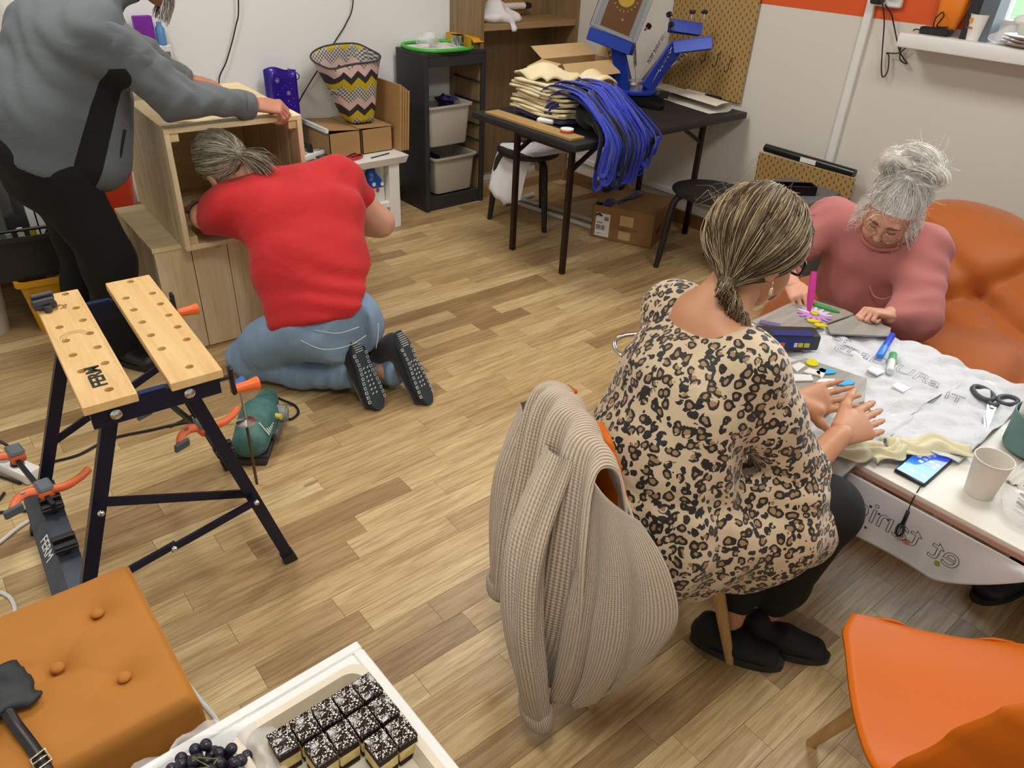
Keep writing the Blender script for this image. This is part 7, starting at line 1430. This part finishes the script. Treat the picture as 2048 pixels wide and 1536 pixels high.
hd = head_mesh(1.02); hd.transform(H2); hr = hand_mesh(hmat(rw2, (-.6, .8, 0), (0, 0, 1)), 1, (25, 30, 20)); hl = hand_mesh(hmat(lw2, (.3, .9, -.1), (0, 0, 1)), -1, (25, 30, 20))
mk('body', join_meshes('body', [S.mesh(.012), hd, hr, hl]), SK2, t, True, world=True)
RED = mat_cloth('red_cotton', '#bd1b1f', .5, 6, (1, 1, 1.8), .85, .1)
S = SDF().flat((1.165, 2.385, .325), (1.20, 2.50, .47), (.205, .152), (.212, .148), SD2, .06).flat((1.20, 2.50, .47), (1.235, 2.63, .62), (.215, .150), (.235, .130), SD2, .06).flat((1.235, 2.63, .62), (1.235, 2.74, .70), (.235, .13), (.20, .085), SD2, .06).cone(rs2, (1.535, 2.70, .60), .095, .082, .06).cone((1.30, 2.68, .69), rs2, .10, .09, .05).cone(ls2, (.975, 2.855, .615), .095, .078, .06).cone((1.12, 2.73, .67), ls2, .10, .09, .05)
def fold2(X, Y, Z):
    q = (Y - 2.40) * .62 + (Z - .33) * .78; u = X - 1.2
    f = .0045 * np.sin(q * 60 + u * 22 + 2.2 * np.sin(u * 11 + 1) + 1.5 * np.sin(q * 17)) * np.clip((.34 - q) * 4, .0, 1) * (.6 + .5 * np.sin(u * 7 + 1.2)) + .004 * np.sin((u * .8 - q * .6) * 55) * np.exp(-((q - .45) / .12) ** 2) + .005 * wob(X, Y, Z, 24, 71); return f
S.disp(fold2); S.cut(lambda X, Y, Z: -.045 - ((Y - 2.40) * .45 + (Z - .33) * .89) - .10 * (X - 1.17)); S.cut(lambda X, Y, Z: (X - 1.535) * .61 - (Z - .60) * .79 + 0 * Y); S.cut(lambda X, Y, Z: (.968 - X) * .5 + (Y - 2.872) * .8 + 0 * Z)
S.cut(lambda X, Y, Z: .075 - np.sqrt((X - 1.085) ** 2 + (Y - 2.845) ** 2 + (Z - .80) ** 2)); mk('red_shirt', S.mesh(.010), RED, t, True, world=True)
def mat_denim():
    t = NT('light_blue_denim'); c = lin('#7f99b4'); v = t.obj(); f = t.noise(v, 7, 4, .6); w = t.noise(t.obj((1, 1, 3)), 240, 2); t.l(t.mix(f, dk(c, .68), dk(c, 1.32)), t.b.inputs['Base Color']); t.set(Roughness=.9); t.bump(t.math('ADD', f, t.math('MULTIPLY', w, .15)), .5, .02); return t.m
DEN = mat_denim(); S = SDF().flat((1.165, 2.39, .345), (1.175, 2.34, .27), (.180, .120), (.192, .128), SD2, .04)
S.chain([(1.085, 2.40, .28), (1.0, 2.55, .17), (.945, 2.645, .085)], [.118, .096, .078], .035).chain([(1.265, 2.33, .28), (1.22, 2.50, .17), (1.20, 2.62, .085)], [.118, .096, .078], .035).chain([(.95, 2.63, .080), (1.08, 2.43, .066), (1.185, 2.30, .085), (1.20, 2.275, .10)], [.078, .066, .060, .062], .008).chain([(1.20, 2.60, .08), (1.30, 2.36, .066), (1.36, 2.215, .085), (1.368, 2.19, .10)], [.078, .066, .060, .062], .008)
S.disp(lambda X, Y, Z: .005 * wob(X, Y, Z, 34, 72) + .006 * np.sin((X * .6 - Y * .8) * 95 + 9 * Z) * np.exp(-((Z - .08) / .06) ** 2)); S.cut(lambda X, Y, Z: .004 - Z + 0 * X + 0 * Y); S.cut(lambda X, Y, Z: np.where(X < 1.275, 2.246 - Y, 2.160 - Y) * .9 + 0 * Z)
jn = mk('jeans', S.mesh(.010), DEN, t, True, world=True)
ST = M('denim_stitch', '#cfd6da', .8)
for P in ([(1.02, 2.285, .30), (1.08, 2.235, .265), (1.17, 2.205, .265), (1.24, 2.195, .29)], [(1.07, 2.265, .335), (1.14, 2.225, .318), (1.22, 2.21, .325)], [(1.295, 2.195, .325), (1.285, 2.185, .28), (1.27, 2.18, .23)]): b = NB(); tube(b, catmull(P, 6), .0014, 5); mk('stitching', b, ST, jn, True, world=True)
# shoes stand on their toes: the tread faces back
TREAD = M('dark_tread', '#2b3338', .7); LUG = M('pale_lug_edge', '#c3caca', .6)
def toe_shoe(heel, toe, mark, side):
    h, q = Vector(heel), Vector(toe); d = (q - h).normalized(); L = (q - h).length; nrm = Vector((.30, -.80, .50)) if side > 0 else Vector((.42, -.78, .46)); nrm = (nrm - d * nrm.dot(d)).normalized(); s = d.cross(nrm).normalized(); R = Matrix((s, d, nrm)).transposed()
    S = SDF(); W = lambda x, y, z: tuple(h + R @ Vector((x, y, z))); S.flat(W(0, .04, -.045), W(0, .14, -.042), (.036, .042), (.040, .036), tuple(s), .02).flat(W(0, .14, -.042), W(0, L - .04, -.03), (.040, .036), (.045, .028), tuple(s), .02).cone(W(0, .05, -.06), W(0, .05, -.125), .046, .050, .03)
    o = mk('shoe', S.mesh(.006), M('black_suede', '#141417', .9, sheen=.3), t, True, world=True); pl = []
    for k in range(36):
        a = 2 * PI * k / 36; y = L / 2 + L / 2 * math.cos(a); wv = .040 + .013 * (y / L) - .009 * math.exp(-((y / L - .42) / .16) ** 2); pl.append((wv * math.copysign(abs(math.sin(a)) ** .75, math.sin(a)), y))
    b = NB(); prism(b, pl, -.012, .004, R, h); so = mk('sole', b, TREAD, o, 40, world=True)
    for k in range(11):
        y = .075 + k * (L - .10) / 11
        for sd in (-1, 1):
            wv = .040 + .013 * (y / L) - .009 * math.exp(-((y / L - .42) / .16) ** 2); c = h + R @ Vector((sd * (wv - .009), y, .004)); b = NB()
            for dx, dy, sx, sy in ((-.005, 0, .0018, .012), (.005, 0, .0018, .012), (0, -.005, .012, .0018), (0, .005, .012, .0018)): box(b, (sx, sy, .004), c + R @ Vector((dx, dy, 0)), R)
            mk('tread_lug', b, LUG, so, None, world=True)
    for k in range(7): b = NB(); box(b, (.046 - .002 * abs(3 - k), .0028, .004), h + R @ Vector((0, .012 + k * .0085, .004)), R); mk('heel_bar', b, LUG, so, None, world=True)
    for k in range(14): b = NB(); y = .13 + (k // 2) * .017; box(b, (.009, .004, .004), h + R @ Vector(((-.010 if k % 2 else .010), y, .004)), R @ rotm(0, 0, .6)); mk('tread_stud', b, LUG, so, None, world=True)
    if mark:
        for rr_, th in ((.021, .0016), (.009, .0014)): b = NB(); P = [h + R @ Vector((-.0435 , .135 + rr_ * math.cos(a), -.036 + rr_ * .75 * math.sin(a))) for a in (0, PI / 2, PI, 3 * PI / 2)]; tube(b, P, th, 4, closed=True); mk('diamond_mark', b, PAPERW, o, None, world=True)
    for k in range(2): b = NB(); tube(b, catmull([W(-.02, .10, -.085), W(-.035 - .02 * k, .11, -.11), W(-.02, .15 + .02 * k, -.12), W(.0, .13, -.095)], 5), .0022, 5); mk('lace', b, BLACKPL, o, True, world=True)
toe_shoe((1.222, 2.265, .262), (1.232, 2.110, .004), True, 1); toe_shoe((1.385, 2.20, .262), (1.408, 2.025, .004), False, -1)
HG2 = mat_hair('ash_grey_hair', ('#6d6656', '#a29a86', '#d6d0bd')); hc = hair_cap(H2, (.035, -.115, .0), lambda x, y, z: (z > -.62 + .55 * y) & (y < .72 + 0 * z) & ~((np.abs(x) > .80) & (y > -.15) & (z < .15)), 'hair', HG2, t, 2600, .0012, .05, seed=2, ell=(.088, .108, .094), fly=.015)
g2 = H2 @ Vector((.035, -.115, .0)); rs = np.random.RandomState(8); paths = []
for k in range(420):
    o_ = Vector(rs.normal(size=3) * .010); paths.append([tuple(p + o_ * f) for p, f in ((g2, .6), (g2 + Vector((.03, -.015, -.012)), 1.1), (g2 + Vector((.06, -.02, -.035)), 1.7), (g2 + Vector((.078, -.018, -.062)), 2.0))])
strands(paths, .0012, HG2, 'ponytail', t); b = NB(); tube(b, [tuple(g2 + Vector((.012, -.008, -.006)) + H2.to_3x3() @ Vector((.014 * math.cos(a), 0, .014 * math.sin(a)))) for a in ell_face(16)], .004, 6, closed=True); mk('hair_tie', b, M('brown_band', '#4a3b30', .8), t, True, world=True)
b = NB(); tube(b, [tuple(Vector((.965, 2.915, .60)) + Vector((.05 * math.cos(a), .02 * math.cos(a) * .3, .045 * math.sin(a)))) for a in ell_face(20)], .010, 8, closed=True); mk('watch_strap', b, BLACKPL, t, True, world=True)

# ================================================================== seated woman in leopard print
def mat_leopard():
    t = NT('leopard_print'); v = t.obj(); nz = t.n('ShaderNodeTexNoise'); nz.inputs['Scale'].default_value = 16; t.l(v, nz.inputs['Vector']); vv = t.n('ShaderNodeVectorMath', operation='MULTIPLY_ADD'); t.l(nz.outputs['Color'], vv.inputs[0]); vv.inputs[1].default_value = (.035, .035, .035); t.l(v, vv.inputs[2])
    vo = t.n('ShaderNodeTexVoronoi'); vo.inputs['Scale'].default_value = 48; vo.inputs['Randomness'].default_value = .6; t.l(vv.outputs[0], vo.inputs['Vector']); d = vo.outputs['Distance']
    n2 = t.noise(v, 90, 1, .5); outer = t.math('MULTIPLY_ADD', n2, .26, .40); inner = t.math('MULTIPLY_ADD', n2, .30, .12)
    ring = t.math('MULTIPLY', t.math('LESS_THAN', d, outer), t.math('GREATER_THAN', d, inner)); gapn = t.noise(v, 60, 1, .5); ring = t.math('MULTIPLY', ring, t.math('GREATER_THAN', gapn, .385))
    cen = t.math('LESS_THAN', d, inner); c = t.mix(cen, lin('#cdb899'), lin('#9c7c56')); c = t.mix(t.noise(v, 6, 2), t.mix(.15, c, lin('#9a7a5a'), 'MULTIPLY'), c)
    t.l(t.mix(ring, c, lin('#14100f')), t.b.inputs['Base Color']); t.set(Roughness=.6); t.b.inputs['Sheen Weight'].default_value = .2; t.bump(t.noise(v, 9, 4, .55, .8), .45, .02); return t.m
LEO = mat_leopard(); SK3 = mat_skin('skin_tan', '#c28f6c'); t = thing('person', 'seated woman in a leopard print blouse with a long braid', 'person', (1.20, .76, 0))
SD3 = (-.34, -.94, 0); rs3, re3, rw3 = (1.260, .665, .885), (1.375, .553, .605), (1.535, .545, .668); ls3, le3, lw3 = (1.335, .920, .885), (1.46, .835, .62), (1.585, .690, .655)
H3 = hmat((1.362, .775, 1.078), (.85, -.20, -.30), (.25, -.05, 1)); S = SDF()
S.flat((1.14, .79, .53), (1.21, .79, .74), (.15, .10), (.14, .09), SD3, .05).flat((1.21, .79, .74), (1.285, .795, .91), (.14, .09), (.145, .07), SD3, .05).cone((1.285, .792, .935), (1.345, .778, 1.03), .058, .054, .05).chain([rs3, re3, rw3], [.048, .040, .0265], .03).chain([ls3, le3, lw3], [.048, .040, .0265], .03)
S.chain([(1.12, .70, .52), (1.48, .51, .485), (1.485, .555, .10)], [.085, .06, .036], .03).chain([(1.17, .88, .52), (1.55, .68, .48), (1.375, .605, .10)], [.085, .06, .036], .03)
hd = head_mesh(.98); hd.transform(H3)
hr = hand_mesh(hmat(rw3, (.97, -.16, .02), (.12, -.62, .78)), -1, (4, 7, 5), (38, -4), 2.5, 1.06, 8); hl = hand_mesh(hmat(lw3, (.90, -.42, .06), (.3, .62, -.7)), -1, (4, 7, 5), (55, -5), 2.5, 1.04, 5)
mk('body', join_meshes('body', [S.mesh(.010), hd, hr, hl]), SK3, t, True, world=True)
S = SDF().flat((1.13, .785, .50), (1.175, .785, .64), (.190, .160), (.182, .145), SD3, .05).flat((1.175, .785, .64), (1.23, .79, .80), (.182, .145), (.172, .118), SD3, .05).flat((1.23, .79, .80), (1.285, .795, .895), (.172, .118), (.150, .070), SD3, .05).cone((1.275, .70, .905), rs3, .062, .066, .04).cone((1.315, .88, .905), ls3, .062, .066, .04).cone(rs3, (1.31, .615, .77), .070, .070, .035).cone(ls3, (1.385, .885, .77), .070, .070, .035).chain([(1.31, .615, .77), re3, (1.41, .552, .617)], [.070, .074, .068], .025).chain([(1.385, .885, .77), le3], [.070, .07], .025)
S.chain([(1.14, .67, .49), (1.30, .585, .49), (1.40, .535, .475)], [.135, .118, .105], .06).chain([(1.18, .87, .50), (1.36, .77, .50), (1.46, .715, .48)], [.13, .11, .095], .06).flat((1.12, .66, .45), (1.28, .575, .42), (.07, .12), (.06, .10), (0, 1, 0), .06)
def fold3(X, Y, Z):
    a = np.arctan2(Y - .79, X - 1.17); return .0075 * np.sin(a * 15 + 3 * np.sin(Z * 8)) * np.clip((.88 - Z) * 3, .0, 1) + .005 * np.sin((X * .5 + Z) * 60 + Y * 20) * np.exp(-((Z - .62) / .05) ** 2) + .004 * wob(X, Y, Z, 26, 81)
S.disp(fold3); S.cut(lambda X, Y, Z: .362 + .10 * np.sin(X * 7) * 0 + .18 * np.clip(X - 1.2, 0, 1) - Z + 0 * Y); S.cut(lambda X, Y, Z: .084 - np.sqrt((X - 1.288) ** 2 + (Y - .775) ** 2 + ((Z - .985) * .9) ** 2)); S.cut(lambda X, Y, Z: (X - 1.415) * .9 + np.where((Y < .625) & (Z > .55), 0., -1.))
me = S.mesh(.009); mk('leopard_blouse', me, LEO, t, True, world=True)
LEG3 = mat_cloth('black_leggings', '#040405', .15, 8, rough=.8); S = SDF().chain([(1.12, .70, .52), (1.485, .505, .49), (1.49, .54, .20), (1.487, .553, .14)], [.105, .079, .056, .050], .03).chain([(1.17, .88, .52), (1.55, .68, .485), (1.43, .63, .22), (1.40, .615, .15)], [.105, .078, .056, .050], .03).flat((1.12, .79, .52), (1.2, .77, .53), (.16, .10), (.16, .09), SD3, .04); mk('leggings', S.mesh(.009), LEG3, t, True, world=True)
boot3 = M('black_slip_on', '#101012', .8)
def slipon(heel, toe):
    h, q = Vector(heel), Vector(toe); d = (q - h).normalized(); s = Vector((-d.y, d.x, 0)).normalized(); L = (q - h).length; S = SDF(); p = lambda f, z: tuple(h + d * (L * f) + Vector((0, 0, z)))
    S.flat(p(.12, .045), p(.5, .042), (.035, .034), (.040, .032), tuple(s), .02).flat(p(.5, .042), p(.88, .032), (.040, .032), (.038, .020), tuple(s), .02).cone(p(.12, .05), p(.14, .085), .034, .030, .02); S.cut(lambda X, Y, Z: h.z + .016 - Z + 0 * X + 0 * Y); o = mk('shoe', S.mesh(.006), boot3, t, True, world=True); b = NB(); pl = []
    for k in range(28): a = 2 * PI * k / 28; x = .5 + .53 * math.cos(a); pl.append((L * x, (.036 + .008 * x) * math.sin(a)))
    prism(b, pl, 0, .022, Matrix((d, s, Vector((0, 0, 1)))).transposed(), h); mk('sole', b, M('dark_flex_sole', '#26241f', .7), o, 40, world=True)
slipon((1.425, .585, .0005), (1.545, .395, .0005)); slipon((1.315, .665, .0005), (1.425, .46, .0005))
HB3 = mat_hair('brown_grey_hair', ('#4f3d2a', '#86704f', '#c0ad8c')); hc3 = hair_cap(H3, (.045, -.085, -.075), lambda x, y, z: (z > -.62 + .95 * y) & ~((np.abs(x) > .84) & (y > -.05) & (z < .0)), 'hair', HB3, t, 3600, .0012, .06, seed=6, ell=(.088, .108, .094), fly=.02)
g3 = H3 @ Vector((.045, -.085, -.075)); B3 = catmull([g3, g3 + Vector((.012, -.022, -.035)), g3 + Vector((.03, -.04, -.07)), g3 + Vector((.048, -.052, -.10)), g3 + Vector((.062, -.058, -.125))], 8); paths = []; rs = np.random.RandomState(5); nb = len(B3)
for s3 in range(3):
    for k in range(90):
        off = rs.normal(size=3) * .005; path = []
        for i, p in enumerate(B3):
            ph = i * .75 + s3 * 2 * PI / 3; sc = (1 - .45 * i / nb); path.append((p.x + (.013 * math.cos(ph)) * sc + off[0] * sc, p.y + (.006 * math.sin(2 * ph)) * sc + off[1] * sc, p.z + (.010 * math.sin(ph)) * sc + off[2] * sc))
        paths.append(path)
strands(paths, .0011, HB3, 'braid', t)
rs = np.random.RandomState(15); paths = []
for k in range(90):
    d = rs.normal(size=3); d[2] = abs(d[2]) * .4; d /= np.linalg.norm(d); p = np.array([0, -.012, .045]) + d * np.array([.088, .108, .094]); q = p + d * .012 + rs.normal(size=3) * .02; r_ = q + rs.normal(size=3) * .02 + np.array([0, -.01, -.02]); paths.append([tuple(H3 @ Vector(p)), tuple(H3 @ Vector(q)), tuple(H3 @ Vector(r_))])
strands(paths, .0005, HB3, 'flyaway_hair', t)
glasses(H3, M('black_spectacle_frame', '#1a1718', .3), LENS, t, .023, True, .106, .002); face_parts(H3, t, M('brown_brow', '#5a4632', .8))
b = NB(); e = H3 @ Vector((.082, .002, -.045)); tube(b, [e + Vector((0, 0, .012)), e], .0012, 5); sphere(b, e + Vector((0, 0, -.010)), (.006, .004, .010), 10, 8); mk('earring', b, M('pearl_gold', '#d9c9a0', .25, .4), t, True, world=True)

# ================================================================== woman in the pink sweater
SK4 = mat_skin('skin_pale_pink', '#d9a78f'); t = thing('person', 'woman in a dusty pink sweater with white hair in a bun drawing at the table', 'person', (2.70, 1.02, 0))
SD4 = (.05, 1, 0); rs4, re4, rw4 = (2.665, 1.225, .735), (2.50, 1.315, .60), (2.325, 1.145, .605); ls4, le4, lw4 = (2.67, .885, .735), (2.52, .795, .575), (2.415, .835, .592)
H4 = hmat((2.555, .985, .885), (-.74, -.10, -.66), (-.42, -.28, .86)); S = SDF()
S.flat((2.80, 1.03, .36), (2.72, 1.04, .58), (.16, .12), (.17, .11), SD4, .05).flat((2.72, 1.04, .58), (2.66, 1.045, .74), (.17, .11), (.15, .07), SD4, .05).cone((2.645, 1.04, .77), (2.585, 1.005, .845), .056, .052, .04).chain([rs4, re4, rw4], [.055, .045, .029], .03).chain([ls4, le4, lw4], [.055, .045, .029], .03).chain([(2.78, 1.12, .36), (2.36, 1.05, .40), (2.20, .86, .09)], [.095, .065, .038], .03).chain([(2.78, .94, .36), (2.36, .84, .40), (2.16, .70, .09)], [.095, .065, .038], .03)
hd = head_mesh(.98); hd.transform(H4)
hr = hand_mesh(hmat(rw4, (-.55, -.72, -.05), (-.25, .30, .9)), -1, (48, 62, 40), (20, 45), 3, .95, 25); hl = hand_mesh(hmat(lw4, (-.82, .50, .22), (.35, .10, .9)), 1, (58, 80, 55), (15, 30), 2, .98, 20)
mk('body', join_meshes('body', [S.mesh(.011), hd, hr, hl]), SK4, t, True, world=True)
PNK = mat_cloth('dusty_pink_knit', '#b5706c', .35, 5, (1, 1, 1.5), .9, .1); S = SDF().flat((2.80, 1.03, .36), (2.74, 1.04, .54), (.20, .165), (.205, .150), SD4, .05).flat((2.74, 1.04, .54), (2.675, 1.045, .70), (.205, .150), (.185, .10), SD4, .05).flat((2.675, 1.045, .70), (2.65, 1.045, .755), (.185, .10), (.13, .07), SD4, .05)
S.chain([rs4, re4, (2.40, 1.225, .60)], [.082, .080, .062], .025).chain([ls4, le4, (2.47, .815, .582)], [.082, .082, .066], .025).cone((2.66, 1.14, .745), rs4, .075, .078, .04).cone((2.66, .95, .745), ls4, .075, .078, .04)
S.disp(lambda X, Y, Z: .006 * np.sin(Y * 42 + 3 * np.sin(Z * 11)) * np.clip((.72 - Z) * 4, 0, 1) + .006 * np.sin((X + Z * .8 + Y * .5) * 60 + 2 * np.sin(Y * 25)) * np.exp(-((np.abs(Y - 1.05) - .24) / .07) ** 2) + .006 * wob(X, Y, Z, 26, 91)); S.cut(lambda X, Y, Z: .085 - np.sqrt((X - 2.585) ** 2 + (Y - 1.0) ** 2 + ((Z - .815) * .95) ** 2))
S.cut(lambda X, Y, Z: (2.43 - X) * .75 + (1.16 - Y) * -.0 + np.where(Y > 1.1, 0., -1.) - .0 + 0 * Z); sw = mk('pink_sweater', S.mesh(.010), PNK, t, True, world=True)
b = NB(); tube(b, [tuple(Vector((2.60, 1.005, .775)) + Vector((-.060 * math.cos(a) * .9 + .01, .078 * math.sin(a), .040 * math.cos(a) * -1 + .0))) for a in ell_face(32)], .006, 8, closed=True); mk('neck_band', b, PNK, sw, True, world=True)
b = NB(); tube(b, catmull([(2.565, .985, .60), (2.553, .955, .575), (2.553, .915, .580), (2.57, .885, .615)], 6), .003, 6); mk('pocket_seam', b, PNK, sw, True, world=True)
TR4 = mat_cloth('beige_trousers', '#a78d7c', .3, 6); S = SDF().chain([(2.78, 1.12, .36), (2.36, 1.05, .40), (2.22, .88, .18)], [.115, .082, .060], .03).chain([(2.78, .94, .36), (2.36, .84, .40), (2.18, .72, .18)], [.115, .082, .060], .03).flat((2.80, 1.03, .35), (2.72, 1.03, .36), (.18, .12), (.18, .11), SD4, .04); mk('trousers', S.mesh(.011), TR4, t, True, world=True)
SNK = M('white_sneaker', '#dcdcd8', .5); boot((2.20, .75, .0005), (2.085, .60 + .06, .0005), 'x', t, SNK, WHITEPL, .042); boot((2.26, .92, .0005), (2.12, .80, .0005), 'x', t, SNK, WHITEPL, .042)
HW4 = mat_hair('white_blond_hair', ('#dcd6c8', '#f6f4ee', '#ffffff')); hc4 = hair_cap(H4, (.0, -.035, .145), lambda x, y, z: (z > -.50 + .98 * y) & ~((np.abs(x) > .86) & (y > -.1) & (z < .05)), 'hair', HW4, t, 3000, .0011, .07, seed=7, ell=(.086, .106, .093), fly=.05, capt=.8)
rs = np.random.RandomState(11); bc = Vector((-.005, -.045, .175)); paths = []; loops = [(Vector((-.044, -.04, .172)), .040, .2), (Vector((.046, -.045, .165)), .043, -.3), (Vector((0, -.06, .195)), .045, .0)]
for k in range(1300):
    lc_, R1, tz = loops[k % 3]; a0 = rs.uniform(0, 2 * PI); R0 = R1 + rs.normal() * .006; r0 = .020 * math.sqrt(rs.random()); ph = rs.uniform(0, 2 * PI); path = []
    for i in range(10):
        a = a0 + i * .34; q = ph + i * .25; R_ = R0 + r0 * math.cos(q); path.append(tuple(H4 @ (lc_ + Vector((R_ * math.cos(a), r0 * math.sin(q) * 1.1 + tz * .03 * math.sin(a), R_ * math.sin(a) * .9)))))
    paths.append(path)
bun = strands(paths, .0012, HW4, 'bun', t)
S = SDF()
for lc_, R1, tz in loops:
    for k in range(10): a, a2 = 2 * PI * k / 10, 2 * PI * (k + 1) / 10; S.cone(tuple(lc_ + Vector((R1 * math.cos(a), 0, R1 * .9 * math.sin(a)))), tuple(lc_ + Vector((R1 * math.cos(a2), 0, R1 * .9 * math.sin(a2)))), .016, .016, .008)
me = S.mesh(.005); me.transform(H4); at = me.attributes.new('tone', 'FLOAT', 'POINT'); at.data.foreach_set('value', np.full(len(me.vertices), .8, np.float32)); mk('bun_core', me, HW4, bun, True, world=True)
paths = []
for k in range(420):
    side = rs.choice((-1, 1)); a = rs.uniform(-.2, 1.0)
    if k < 230: p = Vector((side * .082, .03 + rs.normal() * .022, .02 + rs.normal() * .03)); L = rs.uniform(.05, .12); path = [tuple(H4 @ (p + Vector((side * .016 * math.sin(f * 3 + a * 6) + side * .012 * f, .008 * math.sin(f * 5 + a * 9) + .008 * f, -L * f)))) for f in np.linspace(0, 1, 8)]
    else: d = rs.normal(size=3); d[2] = abs(d[2]); d /= np.linalg.norm(d); c0 = np.array(bc) if k > 320 else np.array([0, -.012, .045]); ee = np.array([.07, .05, .065]) if k > 320 else np.array([.088, .108, .094]); p = c0 + d * ee; q = p + d * rs.uniform(.008, .03) + rs.normal(size=3) * .012; r_ = q + rs.normal(size=3) * .018; path = [tuple(H4 @ Vector(v)) for v in (p, q, r_)]
    paths.append(path)
strands(paths, .0007, HW4, 'loose_hair', t)
glasses(H4, M('thin_gold_wire', '#c9a27c', .25, .9), LENS, t, .026, False, .110, -.006); face_parts(H4, t, M('fair_brow', '#6e5344', .8))
# pink pen in her hand: a thing of its own
p0, p1 = Vector((2.262, 1.055, .705)), Vector((2.235, 1.02, .571)); tp = thing('pink_marker', 'pink marker held over the flower mosaic', 'marker', p1); d = (p0 - p1); L = d.length; u, v, w_ = frame_of(d); R = Matrix((u, v, w_)).transposed(); PK = M('magenta_plastic', '#d23a9a', .35)
b = NB(); lathe(b, [(0, .004), (.004, .004), (.008, .02), (.0115, .05), (.0115, L - .025), (.009, L), (0, L)], 16, (0, 0, 0), R); mk('barrel', b, PK, tp, 40); b = NB(); lathe(b, [(0, 0), (.0018, .001), (.0025, .006), (0, .007)], 8, (0, 0, 0), R); mk('tip', b, BLACKPL, tp)

# ================================================================== person at the right edge
t = thing('person', 'person in dark trousers and black shoes at the right edge of the table', 'person', (2.75, .02, 0)); S = SDF()
SD5 = (0, 1, 0); S.flat((2.86, .0, .47), (2.84, .0, .75), (.16, .11), (.17, .11), SD5, .05).flat((2.84, .0, .75), (2.82, .0, .98), (.17, .11), (.16, .08), SD5, .05).cone((2.80, .0, 1.02), (2.76, .0, 1.14), .058, .054, .04).chain([(2.80, .18, .95), (2.55, .30, .70), (2.335, .345, .60)], [.055, .045, .03], .03).chain([(2.80, -.18, .95), (2.60, -.28, .70), (2.36, -.22, .62)], [.055, .045, .03], .03).chain([(2.84, .09, .47), (2.42, .11, .44), (2.27, .14, .10)], [.09, .065, .04], .03).chain([(2.84, -.09, .47), (2.42, -.12, .44), (2.30, -.06, .10)], [.09, .065, .04], .03)
H5 = hmat((2.72, .0, 1.22), (-.85, .1, -.4), (0, 0, 1)); hd = head_mesh(1.0); hd.transform(H5); hr = hand_mesh(hmat((2.335, .345, .60), (-.8, -.4, -.1), (0, 0, 1)), -1, (15, 20, 15)); hl = hand_mesh(hmat((2.36, -.22, .62), (-.9, .2, -.1), (0, 0, 1)), 1, (15, 20, 15)); mk('body', join_meshes('body', [S.mesh(.012), hd, hr, hl]), SK2, t, True, world=True)
GK = M('speckled_dark_knit', '#3f3d3c', .95, var=.5, vscale=220, bump=.5, bscale=220); S = SDF().flat((2.86, .0, .50), (2.82, .0, .98), (.20, .15), (.19, .10), SD5, .06).chain([(2.80, .18, .95), (2.55, .31, .71), (2.40, .355, .615)], [.085, .075, .062], .05).chain([(2.80, -.18, .95), (2.60, -.28, .71), (2.42, -.24, .63)], [.085, .075, .06], .05); S.cut(lambda X, Y, Z: .07 - np.sqrt((X - 2.77) ** 2 + Y ** 2 + (Z - 1.07) ** 2)); mk('dark_jumper', S.mesh(.012), GK, t, True, world=True)
S = SDF().chain([(2.84, .09, .48), (2.42, .11, .45), (2.275, .14, .12)], [.11, .082, .066], .04).chain([(2.84, -.09, .48), (2.42, -.12, .45), (2.305, -.06, .12)], [.11, .082, .066], .04).flat((2.86, 0, .50), (2.76, 0, .50), (.18, .11), (.17, .1), SD5, .04); mk('trousers', S.mesh(.011), BT1, t, True, world=True)
NVB = M('navy_black_shoe', '#14161f', .6, bump=.1, bscale=100); boot((2.36, .155, .0005), (2.085, .225, .0005), 'x', t, NVB, SOLE, .05); boot((2.39, -.05, .0005), (2.13, .03, .0005), 'x', t, NVB, SOLE, .05)
HD5 = mat_hair('dark_brown_hair', ('#2a1f18', '#3d2e22', '#5a4632')); hair_cap(H5, (0, -.11, -.02), lambda x, y, z: (y < .4 + 0 * x) & (z > -.5 + .6 * y), 'hair', HD5, t, 300, .0014, .02, seed=9)
stool((2.88, .0, 0), .4, 'black round stool under the person at the right edge')
